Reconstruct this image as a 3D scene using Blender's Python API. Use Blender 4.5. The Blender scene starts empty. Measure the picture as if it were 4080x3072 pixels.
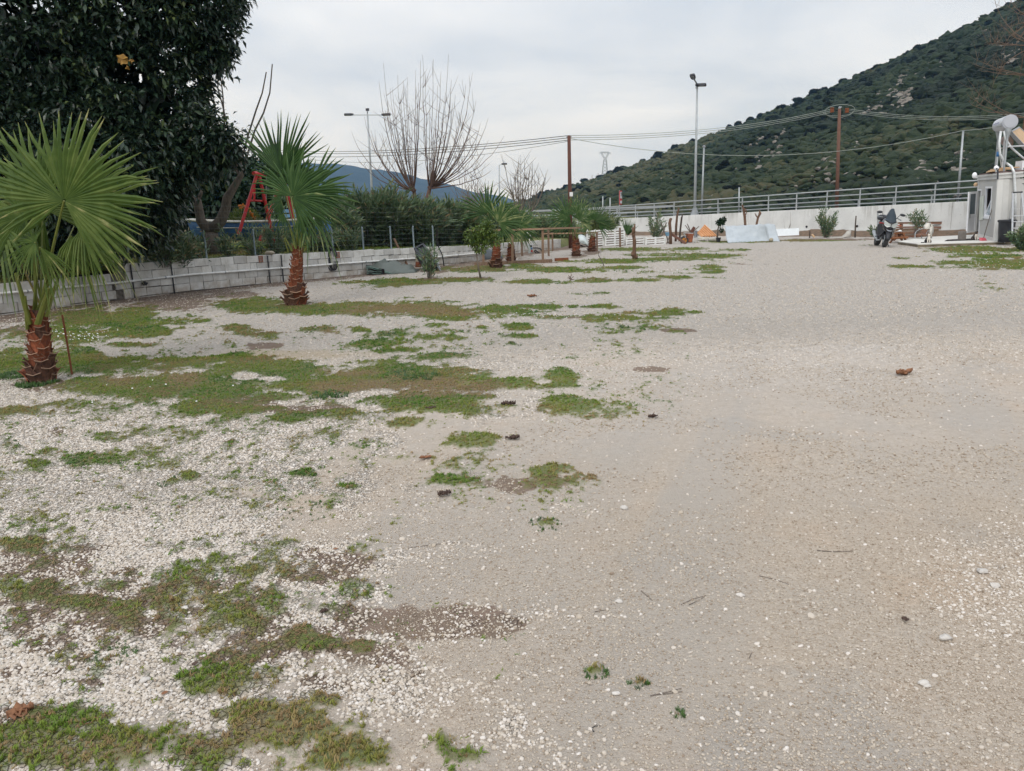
import bpy, bmesh, math, random
import numpy as np
from mathutils import Vector, Matrix

# ---------------------------------------------------------------- camera, world, sun, exposure
F = 3069.; H = 1.65; PIT = math.radians(12.47); ROL = math.atan(.035)
fw = np.array([0, math.cos(PIT), -math.sin(PIT)]); r0 = np.array([1., 0, 0]); u0 = np.array([0, math.sin(PIT), math.cos(PIT)])
RT = math.cos(ROL) * r0 - math.sin(ROL) * u0
UP = math.cos(ROL) * u0 + math.sin(ROL) * r0
sc = bpy.context.scene
C = sc.collection
cam = bpy.data.cameras.new('camera'); camo = bpy.data.objects.new('camera', cam); C.objects.link(camo)
cam.sensor_fit = 'HORIZONTAL'; cam.sensor_width = 36; cam.lens = F / 4080 * 36
cam.clip_start = .05; cam.clip_end = 20000
m = Matrix.Identity(4)
for i in range(3):
    m[i][0] = RT[i]; m[i][1] = UP[i]; m[i][2] = -fw[i]
m[2][3] = H
camo.matrix_world = m
sc.camera = camo

SUN_EL, SUN_AZ = math.radians(36), math.radians(200)      # azimuth measured from +Y (ahead) towards +X
w = bpy.data.worlds.new('World'); sc.world = w; w.use_nodes = True
nt = w.node_tree; nt.nodes.clear(); N = nt.nodes.new; LK = nt.links.new
out = N('ShaderNodeOutputWorld'); mx = N('ShaderNodeMixShader')
sky = N('ShaderNodeTexSky'); sky.sky_type = 'NISHITA'; sky.sun_disc = False
sky.sun_elevation = SUN_EL; sky.sun_rotation = SUN_AZ; sky.air_density = 1.2; sky.dust_density = 2.5
b1 = N('ShaderNodeBackground'); b1.inputs[1].default_value = .1; LK(sky.outputs[0], b1.inputs[0])
tc = N('ShaderNodeTexCoord'); sep = N('ShaderNodeSeparateXYZ'); LK(tc.outputs['Generated'], sep.inputs[0])
def wm(op, a, b=None, cl=False):
    n = N('ShaderNodeMath'); n.operation = op; n.use_clamp = cl
    for i, x in enumerate((a, b)):
        if x is None: continue
        if isinstance(x, (int, float)): n.inputs[i].default_value = x
        else: LK(x, n.inputs[i])
    return n.outputs[0]
z = wm('MAXIMUM', sep.outputs[2], 0.)
den = wm('ADD', z, .22)
cx = wm('DIVIDE', sep.outputs[0], den); cy = wm('DIVIDE', sep.outputs[1], den)
cmb = N('ShaderNodeCombineXYZ'); LK(cx, cmb.inputs[0]); LK(cy, cmb.inputs[1])
nz = N('ShaderNodeTexNoise'); nz.inputs['Scale'].default_value = .95; nz.inputs['Detail'].default_value = 5; nz.inputs['Roughness'].default_value = .5; nz.inputs['Distortion'].default_value = .3
LK(cmb.outputs[0], nz.inputs['Vector'])
cr = N('ShaderNodeValToRGB'); cr.color_ramp.elements[0].position = .36; cr.color_ramp.elements[1].position = .62
cr.color_ramp.elements[0].color = (.56, .615, .70, 1); cr.color_ramp.elements[1].color = (.83, .85, .885, 1)
LK(nz.outputs[0], cr.inputs[0])
lum = wm('ADD', 1.0, wm('MULTIPLY', 1.0, wm('POWER', z, 1.6)))
b2 = N('ShaderNodeBackground'); LK(cr.outputs[0], b2.inputs[0]); LK(lum, b2.inputs[1])
mx.inputs[0].default_value = .93
LK(b1.outputs[0], mx.inputs[1]); LK(b2.outputs[0], mx.inputs[2]); LK(mx.outputs[0], out.inputs[0])

sl = bpy.data.lights.new('sun', 'SUN'); sl.energy = 1.7; sl.angle = math.radians(40); sl.color = (1, .97, .92)
so = bpy.data.objects.new('sun', sl); C.objects.link(so)
sd = Vector((math.sin(SUN_AZ) * math.cos(SUN_EL), math.cos(SUN_AZ) * math.cos(SUN_EL), math.sin(SUN_EL)))
so.rotation_euler = sd.to_track_quat('Z', 'Y').to_euler()
sc.view_settings.view_transform = 'Standard'; sc.view_settings.look = 'None'
sc.view_settings.exposure = .11; sc.view_settings.gamma = 1; sc.view_settings.use_curve_mapping = False
sc.render.engine = 'CYCLES'
cy_ = sc.cycles
cy_.use_denoising = True
cy_.max_bounces = 6; cy_.diffuse_bounces = 3; cy_.glossy_bounces = 3; cy_.transmission_bounces = 4; cy_.transparent_max_bounces = 8; cy_.volume_bounces = 0
cy_.caustics_reflective = False; cy_.caustics_refractive = False

# ---------------------------------------------------------------- where things stand: rays of the photo met with real distances
def ray(x, y): return fw + (x - 2040) / F * RT - (y - 1536) / F * UP
def P(x, y, z=0.):
    d = ray(x, y); t = (z - H) / d[2]
    return np.array([0, 0, H]) + d * t
def D(x, y, dep):
    d = ray(x, y); return np.array([0, 0, H]) + d * dep / d[1]
def proj(q):
    q = np.asarray(q, float) - np.array([0, 0, H]); zz = q @ fw
    return 2040 + F * (q @ RT) / zz, 1536 - F * (q @ UP) / zz
def hor(x): return 857.7 - .035 * (x - 2040)

# ---------------------------------------------------------------- numpy noise
_rs = np.random.RandomState(7)
_T = _rs.rand(256, 256)
def vn(x, y):
    xi = np.floor(x).astype(int); yi = np.floor(y).astype(int); fx = x - xi; fy = y - yi
    fx = fx * fx * (3 - 2 * fx); fy = fy * fy * (3 - 2 * fy)
    a = _T[xi & 255, yi & 255]; b = _T[(xi + 1) & 255, yi & 255]; c = _T[xi & 255, (yi + 1) & 255]; d = _T[(xi + 1) & 255, (yi + 1) & 255]
    return (a * (1 - fx) + b * fx) * (1 - fy) + (c * (1 - fx) + d * fx) * fy - .5
def fbm(x, y, o=4, g=.5):
    s = 0; a = 1.
    for k in range(o):
        s = s + a * vn(x + 17.3 * k, y - 9.1 * k); x = x * 2.03; y = y * 2.03; a *= g
    return s
def sstep(a, b, x):
    t = np.clip((x - a) / (b - a), 0, 1); return t * t * (3 - 2 * t)

# ---------------------------------------------------------------- mesh builders
ORG = {}
def nrm(a):
    a = np.asarray(a, float); return a / (np.linalg.norm(a, axis=-1, keepdims=True) + 1e-12)
def mesh_np(name, V, Fc, mat, parent=None, tint=None, smooth=False, org=None):
    V = np.asarray(V, np.float64); Fc = np.asarray(Fc, np.int64)
    if org is None: org = ORG.get(parent.name, (0, 0, 0)) if parent else (0, 0, 0)
    V = V - np.asarray(org)
    me = bpy.data.meshes.new(name)
    k = Fc.shape[1]; n = len(Fc)
    me.vertices.add(len(V)); me.vertices.foreach_set('co', V.astype(np.float32).ravel())
    me.loops.add(n * k); me.loops.foreach_set('vertex_index', Fc.astype(np.int32).ravel())
    me.polygons.add(n); me.polygons.foreach_set('loop_start', np.arange(0, n * k, k, dtype=np.int32))
    try: me.polygons.foreach_set('loop_total', np.full(n, k, dtype=np.int32))
    except Exception: pass
    if smooth: me.polygons.foreach_set('use_smooth', np.ones(n, bool))
    if tint is not None:
        at = me.attributes.new('tint', 'FLOAT', 'POINT'); at.data.foreach_set('value', np.asarray(tint, np.float32))
    me.update(); me.validate()
    if mat: me.materials.append(mat)
    o = bpy.data.objects.new(name, me); C.objects.link(o)
    if parent:
        o.parent = parent
    ORG[o.name] = tuple(org)
    return o
def Rz(a): c, s = math.cos(a), math.sin(a); return np.array([[c, -s, 0], [s, c, 0], [0, 0, 1.]])
def Rx(a): c, s = math.cos(a), math.sin(a); return np.array([[1., 0, 0], [0, c, -s], [0, s, c]])
def Ry(a): c, s = math.cos(a), math.sin(a); return np.array([[c, 0, s], [0, 1., 0], [-s, 0, c]])
BX = np.array([[x, y, z] for x in (-.5, .5) for y in (-.5, .5) for z in (-.5, .5)])
BF = [(0, 1, 3, 2), (4, 6, 7, 5), (0, 4, 5, 1), (2, 3, 7, 6), (0, 2, 6, 4), (1, 5, 7, 3)]
class MB:
    def __init__(s): s.v = []; s.f = []; s.t = []
    def add(s, V, Fc, t=0.):
        o = len(s.v)
        s.v.extend(np.asarray(V, float).tolist()); s.t.extend([t] * len(V))
        s.f.extend([tuple(i + o for i in f) for f in Fc]); return s
    def box(s, c, d, R=None, t=0.):
        V = BX * np.asarray(d, float)
        if R is not None: V = V @ np.asarray(R).T
        return s.add(V + np.asarray(c, float), BF, t)
    def beam(s, a, b, wd, ht, up=(0, 0, 1), t=0.):
        a = np.asarray(a, float); b = np.asarray(b, float); d = nrm(b - a); r = np.cross(d, up)
        if np.linalg.norm(r) < 1e-3: r = np.cross(d, (0, 1, 0))
        r = nrm(r); u = np.cross(r, d)
        V = [e + r * wd * i + u * ht * j for e in (a, b) for i, j in ((-.5, -.5), (.5, -.5), (.5, .5), (-.5, .5))]
        return s.add(V, [(3, 2, 1, 0), (4, 5, 6, 7), (0, 1, 5, 4), (1, 2, 6, 5), (2, 3, 7, 6), (3, 0, 4, 7)], t)
    def tube(s, pts, r, n=6, t=0., cap=True, flat=1.):
        pts = np.asarray(pts, float); k = len(pts)
        r = np.full(k, r) if np.isscalar(r) else np.asarray(r, float)
        d = nrm(np.gradient(pts, axis=0)); V = []
        ref = np.array([0, 0, 1.]) if abs(d[0][2]) < .9 else np.array([1., 0, 0])
        u = nrm(np.cross(d[0], ref))
        for i in range(k):
            u = u - d[i] * (u @ d[i]); u = nrm(u); vv = np.cross(d[i], u)
            for j in range(n):
                a = 2 * math.pi * j / n; V.append(pts[i] + r[i] * (math.cos(a) * u + flat * math.sin(a) * vv))
        Fc = [(i * n + j, i * n + (j + 1) % n, (i + 1) * n + (j + 1) % n, (i + 1) * n + j) for i in range(k - 1) for j in range(n)]
        if cap: Fc += [tuple(range(n - 1, -1, -1)), tuple(range((k - 1) * n, k * n))]
        return s.add(V, Fc, t)
    def lathe(s, prof, c=(0, 0, 0), n=16, ax='z', R=None, t=0.):
        V = []; k = len(prof)
        for (r, h) in prof:
            for j in range(n):
                a = 2 * math.pi * j / n; V.append((r * math.cos(a), r * math.sin(a), h))
        V = np.array(V)
        if ax == 'x': V = V[:, [2, 0, 1]]
        if ax == 'y': V = V[:, [0, 2, 1]] * np.array([1, 1, -1])
        if R is not None: V = V @ np.asarray(R).T
        Fc = [(i * n + j, i * n + (j + 1) % n, (i + 1) * n + (j + 1) % n, (i + 1) * n + j) for i in range(k - 1) for j in range(n)]
        Fc += [tuple(range(n - 1, -1, -1)), tuple(range((k - 1) * n, k * n))]
        return s.add(V + np.asarray(c, float), Fc, t)
    def prism(s, poly, ext, t=0.):
        a = np.asarray(poly, float); n = len(a); b = a + np.asarray(ext, float)
        return s.add(np.vstack([a, b]), [tuple(range(n - 1, -1, -1)), tuple(range(n, 2 * n))] + [(i, (i + 1) % n, n + (i + 1) % n, n + i) for i in range(n)], t)
    def grid(s, G, t=0.):
        G = np.asarray(G, float); a, b = G.shape[:2]
        return s.add(G.reshape(-1, 3), [(i * b + j, i * b + j + 1, (i + 1) * b + j + 1, (i + 1) * b + j) for i in range(a - 1) for j in range(b - 1)], t)
    def ball(s, c, r, n=10, mrows=6, sc_=(1, 1, 1), R=None, t=0., jit=0., rng=None):
        V = [(0, 0, -1.)]; 
        for i in range(1, mrows):
            p = -math.pi / 2 + math.pi * i / mrows
            for j in range(n): a = 2 * math.pi * j / n; V.append((math.cos(p) * math.cos(a), math.cos(p) * math.sin(a), math.sin(p)))
        V.append((0, 0, 1.)); V = np.array(V)
        if jit: V = V * (1 + jit * (rng.rand(len(V), 1) - .5))
        V = V * np.asarray(sc_, float) * r
        if R is not None: V = V @ np.asarray(R).T
        Fc = [(0, 1 + (j + 1) % n, 1 + j) for j in range(n)]
        for i in range(mrows - 2):
            o = 1 + i * n; Fc += [(o + j, o + (j + 1) % n, o + n + (j + 1) % n, o + n + j) for j in range(n)]
        o = 1 + (mrows - 2) * n; L = len(V) - 1
        Fc += [(o + j, o + (j + 1) % n, L) for j in range(n)]
        return s.add(V + np.asarray(c, float), Fc, t)
    def build(s, name, mat, parent=None, smooth=False, bevel=0., org=None, label=None):
        if org is None: org = ORG.get(parent.name, (0, 0, 0)) if parent else (0, 0, 0)
        me = bpy.data.meshes.new(name)
        me.from_pydata((np.array(s.v) - np.asarray(org)).tolist(), [], s.f)
        at = me.attributes.new('tint', 'FLOAT', 'POINT'); at.data.foreach_set('value', np.asarray(s.t, np.float32))
        if smooth: me.polygons.foreach_set('use_smooth', np.ones(len(me.polygons), bool))
        if mat: me.materials.append(mat)
        o = bpy.data.objects.new(name, me); C.objects.link(o)
        if parent: o.parent = parent
        ORG[o.name] = org
        if bevel:
            b = o.modifiers.new('bevel', 'BEVEL'); b.width = bevel; b.segments = 2; b.limit_method = 'ANGLE'
        if label: o['label'] = label
        return o
def tag(o, label, cat, group=None, kind=None):
    o['label'] = label; o['category'] = cat
    if group: o['group'] = group
    if kind: o['kind'] = kind
    return o
def thing(name, label, cat, loc, group=None, local=False, rot=None):
    o = bpy.data.objects.new(name, None); C.objects.link(o); o.empty_display_size = .1
    o.location = tuple(map(float, loc)); ORG[o.name] = (0, 0, 0) if local else tuple(map(float, loc))
    if rot is not None: o.rotation_euler = rot
    return tag(o, label, cat, group)
def struct(o, label=None):
    o['kind'] = 'structure'
    if label: o['label'] = label
    return o
def copy_tree(o, parent=None):
    c = o.copy(); C.objects.link(c); c.parent = parent
    for ch in list(o.children): copy_tree(ch, c)
    return c

# ---------------------------------------------------------------- materials
class NT:
    def __init__(s, name):
        s.m = bpy.data.materials.new(name); s.m.use_nodes = True; s.t = s.m.node_tree; s.t.nodes.clear()
        s.o = s.t.nodes.new('ShaderNodeOutputMaterial')
    def n(s, ty, **kw):
        nd = s.t.nodes.new('ShaderNode' + ty)
        for k, v in kw.items():
            if k[0] == '_': setattr(nd, k[1:], v)
            else: s.set(nd, k, v)
        return nd
    def set(s, nd, k, v):
        if k.startswith('i') and k[1:].isdigit(): k = int(k[1:])
        sk = nd.inputs[k]
        if isinstance(v, bpy.types.NodeSocket): s.t.links.new(v, sk)
        else:
            if isinstance(v, (tuple, list)) and len(v) == 3 and sk.type == 'RGBA': v = (*v, 1)
            sk.default_value = v
    def tex(s, scale, det=4, rough=.55, vec=None, dist=0.):
        nd = s.n('TexNoise', Scale=scale, Detail=det, Roughness=rough, Distortion=dist)
        if vec is not None: s.set(nd, 'Vector', vec)
        return nd.outputs[0]
    def ramp(s, fac, stops):
        nd = s.t.nodes.new('ShaderNodeValToRGB'); e = nd.color_ramp.elements
        while len(e) < len(stops): e.new(.5)
        for k, (p, c) in enumerate(stops):
            e[k].position = p; e[k].color = (*c, 1) if len(c) == 3 else c
        s.t.links.new(fac, nd.inputs[0]); return nd.outputs[0]
    def mix(s, fac, a, b, bt='MIX'):
        nd = s.t.nodes.new('ShaderNodeMix'); nd.data_type = 'RGBA'; nd.blend_type = bt
        for sk, v in ((nd.inputs[0], fac), (nd.inputs[6], a), (nd.inputs[7], b)):
            if isinstance(v, bpy.types.NodeSocket): s.t.links.new(v, sk)
            else: sk.default_value = (*v, 1) if isinstance(v, (tuple, list)) and len(v) == 3 else v
        return nd.outputs[2]
    def math(s, op, a, b=0., cl=False):
        nd = s.t.nodes.new('ShaderNodeMath'); nd.operation = op; nd.use_clamp = cl
        for i, v in enumerate((a, b)):
            if isinstance(v, bpy.types.NodeSocket): s.t.links.new(v, nd.inputs[i])
            else: nd.inputs[i].default_value = v
        return nd.outputs[0]
    def mr(s, v, a, b, c=0., d=1.):
        nd = s.t.nodes.new('ShaderNodeMapRange'); nd.clamp = True
        s.t.links.new(v, nd.inputs[0])
        for i, q in enumerate((a, b, c, d)): nd.inputs[i + 1].default_value = q
        return nd.outputs[0]
    def attr(s, name, ty='GEOMETRY'):
        nd = s.t.nodes.new('ShaderNodeAttribute'); nd.attribute_name = name; nd.attribute_type = ty; return nd.outputs['Fac']
    def obj(s): return s.n('TexCoord').outputs['Object']
    def pos(s): return s.n('NewGeometry').outputs['Position']
    def bsdf(s, col, rough=.8, bump=None, bs=.3, bd=.01, metal=0., spec=.3, **kw):
        p = s.n('BsdfPrincipled', Metallic=metal); s.set(p, 'Base Color', col); s.set(p, 'Roughness', rough); s.set(p, 'Specular IOR Level', spec)
        for k, v in kw.items(): s.set(p, k.replace('_', ' '), v)
        if bump is not None:
            b = s.n('Bump', Strength=bs, Distance=bd, Height=bump); s.t.links.new(b.outputs[0], p.inputs['Normal'])
        s.t.links.new(p.outputs[0], s.o.inputs[0]); return p
def plain(name, c, c2=None, scale=8., rough=.7, metal=0., bump=.15, bd=.004, spec=.3, rnd=.12, det=5):
    k = NT(name); v = k.obj(); n = k.tex(scale, det, .6, v)
    c2 = c2 or tuple(x * .7 for x in c)
    col = k.mix(k.mr(n, .35, .68), c, c2)
    oi = k.n('ObjectInfo').outputs['Random']
    hs = k.n('HueSaturation', Value=k.mr(oi, 0, 1, 1 - rnd, 1 + rnd), Color=col)
    k.bsdf(hs.outputs[0], rough, n if bump else None, bump, bd, metal, spec)
    return k.m
def wood(name, c, c2, rough=.8, sc_=(6, 6, 1.2)):
    k = NT(name); v = k.n('Mapping', Vector=k.obj(), Scale=sc_).outputs[0]
    n = k.tex(6, 5, .65, v, .4); col = k.ramp(n, [(.3, c2), (.55, c), (.75, tuple(min(1, x * 1.25) for x in c))])
    oi = k.n('ObjectInfo').outputs['Random']
    hs = k.n('HueSaturation', Value=k.mr(oi, 0, 1, .8, 1.2), Color=col)
    k.bsdf(hs.outputs[0], rough, n, .4, .004); return k.m
def leafm(name, stops, rough=.45, transl=.25, spec=.4, inst=False, nscale=None):
    k = NT(name); t = k.attr('tint', 'INSTANCER' if inst else 'GEOMETRY')
    if nscale: t = k.math('ADD', t, k.mr(k.tex(nscale, 2, .5, k.pos()), .3, .7, -.15, .15))
    col = k.ramp(t, stops)
    p = k.n('BsdfPrincipled', Roughness=rough); k.set(p, 'Base Color', col); k.set(p, 'Specular IOR Level', spec)
    if transl:
        tr = k.n('BsdfTranslucent', Color=col); mxx = k.n('MixShader', i0=transl, i1=p.outputs[0], i2=tr.outputs[0])
        k.t.links.new(mxx.outputs[0], k.o.inputs[0])
    else: k.t.links.new(p.outputs[0], k.o.inputs[0])
    return k.m
# ---------------------------------------------------------------- the materials of things
M = {}
M['block'] = None
def mk_block():
    k = NT('whitewashed_block'); v = k.pos()
    n = k.tex(3.2, 6, .65, v); n2 = k.tex(22, 4, .6, v)
    col = k.mix(k.mr(n, .38, .68), (.62, .61, .58), (.46, .44, .40))
    col = k.mix(k.mr(n2, .58, .78, 0, .5), col, (.30, .27, .24))
    st = k.n('TexNoise', Scale=1.6, Detail=5, Roughness=.7); k.set(st, 'Vector', k.n('Mapping', Vector=v, Scale=(3.2, 3.2, .5)).outputs[0])
    col = k.mix(k.mr(st.outputs[0], .56, .76, 0, .6), col, (.27, .255, .23)); zz_ = k.n('SeparateXYZ', Vector=v).outputs[2]
    col = k.mix(k.math('MULTIPLY', k.mr(zz_, .32, .0, 0, .8), k.mr(k.tex(5, 4, .6, v), .38, .6)), col, (.33, .265, .20))
    oi = k.n('ObjectInfo').outputs['Random']
    hs = k.n('HueSaturation', Value=k.mr(oi, 0, 1, .82, 1.12), Color=col)
    k.bsdf(hs.outputs[0], .9, n2, .5, .006); return k.m
M['block'] = mk_block()
M['mortar'] = plain('old_mortar', (.20, .18, .155), (.08, .07, .06), 14, .95, bump=.6, bd=.01)
def mk_conc():
    k = NT('painted_concrete'); v = k.pos(); n = k.tex(.9, 6, .6, v); n2 = k.tex(14, 5, .65, v)
    col = k.mix(k.mr(n, .36, .7), (.66, .665, .65), (.54, .545, .535))
    st = k.n('TexNoise', Scale=1., Detail=6, Roughness=.7); k.set(st, 'Vector', k.n('Mapping', Vector=v, Scale=(2.2, 2.2, .18)).outputs[0])
    sz = k.n('SeparateXYZ', Vector=v).outputs[2]
    hi = k.mr(sz, .7, 1.4, .1, 1.)
    col = k.mix(k.math('MULTIPLY', k.mr(st.outputs[0], .52, .70, 0, .8), hi), col, (.22, .20, .17))
    col = k.mix(k.mr(n2, .60, .72, 0, .6), col, (.2, .19, .18))
    lo = k.mr(sz, .3, 0.02, 0, 1.)
    col = k.mix(k.math('MULTIPLY', lo, k.mr(k.tex(3, 4, .6, v), .4, .6)), col, (.36, .24, .16))
    k.bsdf(col, .9, n2, .3, .005); return k.m
M['conc'] = mk_conc()
M['galv'] = plain('galvanised_steel', (.42, .44, .45), (.30, .32, .33), 20, .45, .6, bump=.05)
M['lampgrey'] = plain('lamp_pole_grey', (.36, .385, .40), (.28, .30, .31), 5, .5, .3, bump=.03)
M['lamphead'] = plain('lamp_head_dark', (.035, .038, .05), (.05, .05, .06), 9, .5, bump=0)
M['lampglass'] = plain('lamp_glass', (.33, .34, .36), (.25, .26, .3), 9, .15, bump=0)
M['polewood'] = wood('creosote_pole', (.115, .05, .036), (.05, .024, .02), .85, (9, 9, .9))
M['polewood2'] = wood('weathered_pole', (.15, .078, .056), (.08, .042, .032), .85, (9, 9, .9))
M['wire'] = plain('cable', (.10, .11, .11), None, 4, .6, bump=0)
M['wirelight'] = plain('bare_cable', (.30, .33, .30), None, 4, .5, bump=0)
M['pvc'] = plain('white_pvc', (.74, .74, .72), (.58, .57, .53), 6, .35, bump=.02)
M['mesh'] = plain('fence_wire', (.13, .155, .15), None, 9, .45, .4, bump=0)
M['post'] = plain('fence_post', (.24, .30, .33), (.17, .21, .23), 9, .5, .2, bump=.02)
M['timber'] = wood('new_timber', (.29, .19, .125), (.19, .12, .078))
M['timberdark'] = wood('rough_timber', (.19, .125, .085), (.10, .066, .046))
M['brownwood'] = wood('brown_pallet', (.22, .115, .075), (.10, .052, .038))
M['picnic'] = wood('varnished_wood', (.21, .085, .036), (.12, .045, .02), .6)
M['whitewood'] = plain('white_painted_wood', (.74, .75, .74), (.50, .50, .48), 7, .7, bump=.1)
M['tarp'] = plain('green_tarp', (.075, .092, .082), (.115, .13, .115), 1.6, .5, bump=.3, bd=.02)
M['tarpedge'] = plain('tarp_hem', (.16, .27, .23), (.1, .18, .15), 5, .5, bump=0)
M['silver'] = plain('silver_tarp', (.36, .40, .43), (.46, .50, .53), 2.2, .5, bump=.6, bd=.03)
M['panelwhite'] = plain('white_panel', (.70, .74, .77), (.62, .66, .69), 3, .5, bump=.02)
M['rust'] = plain('rusty_steel', (.25, .085, .038), (.13, .05, .03), 9, .85, bump=.3)
M['rubber'] = plain('tyre_rubber', (.03, .031, .033), (.05, .05, .05), 30, .75, bump=.2)
M['black'] = plain('black_plastic', (.022, .024, .03), (.035, .037, .042), 5, .45, bump=.05)
M['blackgloss'] = plain('black_paint', (.010, .011, .014), (.014, .015, .018), 5, .18, bump=0, spec=.5)
M['silverp'] = plain('silver_paint', (.16, .17, .19), (.13, .14, .16), 5, .3, .5, bump=0)
M['headl'] = plain('headlight_glass', (.26, .28, .27), (.42, .44, .42), 22, .12, bump=0, spec=.6)
M['screen'] = plain('smoked_screen', (.028, .04, .05), (.02, .03, .042), 4, .45, bump=0, spec=.25)
M['amber'] = plain('amber_lens', (.45, .10, .03), None, 4, .25, bump=0)
M['redlens'] = plain('red_lens', (.4, .03, .025), None, 4, .3, bump=0)
M['red'] = plain('red_paint', (.52, .035, .035), (.40, .03, .035), 6, .4, bump=.03)
M['boatblue'] = plain('boat_blue', (.06, .17, .36), (.03, .08, .19), 3, .6, bump=.1)
M['boatwhite'] = plain('boat_white', (.62, .62, .58), (.42, .38, .30), 5, .7, bump=.1)
M['boatwood'] = wood('boat_wood', (.30, .22, .13), (.17, .12, .07))
M['cabin'] = plain('cabin_panel', (.47, .465, .445), (.42, .415, .40), 1.2, .55, bump=.02)
M['cabintrim'] = plain('cabin_trim', (.58, .575, .555), (.52, .515, .50), 3, .5, bump=.02)
M['upvc'] = plain('white_upvc', (.80, .81, .83), (.74, .75, .78), 3, .3, bump=0)
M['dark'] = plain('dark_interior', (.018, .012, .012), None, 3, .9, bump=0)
M['glass'] = plain('window_glass', (.10, .135, .15), (.20, .24, .26), 1.2, .06, bump=0, spec=.8)
M['glass2'] = plain('tilted_glass', (.30, .37, .42), (.22, .28, .33), 1.5, .1, bump=0, spec=.7)
M['roofbrown'] = plain('roof_felt', (.10, .055, .055), (.16, .12, .11), 8, .8, bump=.2)
M['tank'] = plain('tank_shell', (.60, .61, .64), (.55, .56, .59), 3, .3, .2, bump=0)
M['tankcap'] = plain('tank_cap', (.44, .455, .49), (.40, .415, .45), 3, .4, .1, bump=0)
M['blueprint'] = plain('blue_print', (.16, .17, .34), None, 5, .4, bump=0)
M['foil'] = plain('pipe_lagging', (.66, .68, .68), (.50, .52, .53), 9, .4, .2, bump=.2)
M['alu'] = plain('aluminium', (.66, .67, .68), (.56, .57, .58), 8, .35, .5, bump=0)
M['dish'] = plain('dish_pink', (.55, .45, .42), (.48, .40, .37), 4, .6, bump=0)
M['tan'] = plain('tan_board', (.58, .40, .24), (.48, .33, .2), 5, .7, bump=.05)
M['beigewall'] = plain('beige_side', (.37, .33, .25), (.30, .26, .2), 5, .8, bump=.05)
M['pink'] = plain('pink_plastic', (.62, .09, .12), None, 5, .4, bump=0)
M['blue'] = plain('blue_plastic', (.05, .17, .38), None, 5, .4, bump=0)
M['lblue'] = plain('pale_blue_plastic', (.18, .34, .48), None, 5, .5, bump=0)
M['bucketg'] = plain('grey_plastic', (.36, .40, .39), None, 5, .5, bump=0)
M['slab'] = plain('terrace_slab', (.62, .61, .57), (.52, .50, .46), 2.5, .85, bump=.1)
M['slabside'] = plain('slab_edge', (.24, .20, .14), (.13, .11, .08), 3, .9, bump=.4, bd=.02)
M['breeze'] = plain('grey_block', (.22, .20, .18), (.16, .145, .13), 9, .9, bump=.3)
M['clothw'] = plain('white_cloth', (.62, .60, .55), (.48, .46, .42), 9, .9, bump=.3, bd=.01)
M['furblack'] = plain('black_fur', (.022, .02, .02), (.04, .036, .034), 30, .9, bump=.4)
M['furwhite'] = plain('white_fur', (.62, .58, .52), (.50, .46, .40), 30, .9, bump=.4)
M['signwhite'] = plain('sign_white', (.74, .74, .74), None, 5, .4, bump=0)
M['signback'] = plain('sign_back', (.35, .36, .37), None, 5, .5, .4, bump=0)
M['orange'] = plain('orange_sheet', (.64, .33, .16), (.54, .26, .115), 3, .6, bump=.05)
M['yellowhub'] = plain('yellow_hub', (.50, .22, .03), (.36, .13, .03), 9, .6, bump=.1)
M['terracotta'] = plain('terracotta', (.36, .16, .085), None, 6, .8, bump=.1)
M['bark'] = wood('grey_bark', (.15, .125, .10), (.065, .052, .042), .95, (4, 4, 1.2))
M['barkdark'] = wood('dark_bark', (.065, .052, .042), (.028, .022, .019), .95, (4, 4, 1.2))
M['twig'] = wood('reddish_twig', (.135, .085, .066), (.075, .048, .04), .8, (4, 4, 1))
M['twiggrey'] = wood('grey_twig', (.15, .125, .105), (.08, .065, .056), .8, (4, 4, 1))
M['twigtan'] = wood('tan_twig', (.13, .088, .062), (.08, .053, .04), .8, (4, 4, 1))
M['stump'] = wood('cut_trunk', (.135, .078, .050), (.055, .034, .025), .9, (5, 5, 1))
def bootm(name, c, c2, edge):
    k = NT(name); v = k.n('Mapping', Vector=k.obj(), Scale=(7, 7, 1.4)).outputs[0]; n = k.tex(6, 5, .65, v, .4)
    col = k.ramp(n, [(.3, c2), (.55, c), (.75, tuple(min(1, x * 1.3) for x in c))]); hs = k.n('HueSaturation', Value=k.mr(k.n('ObjectInfo').outputs['Random'], 0, 1, .65, 1.25), Color=col)
    k.bsdf(k.mix(k.mr(k.attr('tint'), .45, .95, 0, .85), hs.outputs[0], edge), .85, n, .5, .006); return k.m
M['boot'] = bootm('palm_boot', (.20, .060, .028), (.095, .032, .018), (.34, .22, .15))
M['bootdark'] = bootm('palm_boot_old', (.11, .052, .034), (.045, .026, .02), (.25, .165, .115))
M['fibre'] = wood('palm_fibre', (.15, .095, .065), (.065, .042, .032), .95, (14, 14, 3))
M['drylf'] = plain('dry_leaf', (.26, .125, .065), (.17, .08, .045), 24, .8, bump=.2)
M['drydark'] = plain('dark_dry_leaf', (.085, .055, .042), (.05, .033, .028), 24, .9, bump=.4)
M['yellowlf'] = plain('yellow_leaf', (.27, .15, .03), (.17, .09, .022), 9, .7, bump=.1)
M['stone'] = plain('white_stone', (.56, .53, .49), (.42, .39, .36), 30, .9, bump=.3)
M['brickred'] = plain('red_brick', (.33, .14, .095), None, 20, .9, bump=.2)
M['daisy'] = plain('daisy', (.78, .78, .76), None, 20, .8, bump=0)
M['hose'] = plain('black_hose', (.02, .02, .022), None, 20, .6, bump=0)
M['sheet'] = plain('grey_sheet', (.42, .40, .36), (.34, .32, .29), 3, .6, bump=.3, bd=.02)
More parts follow.
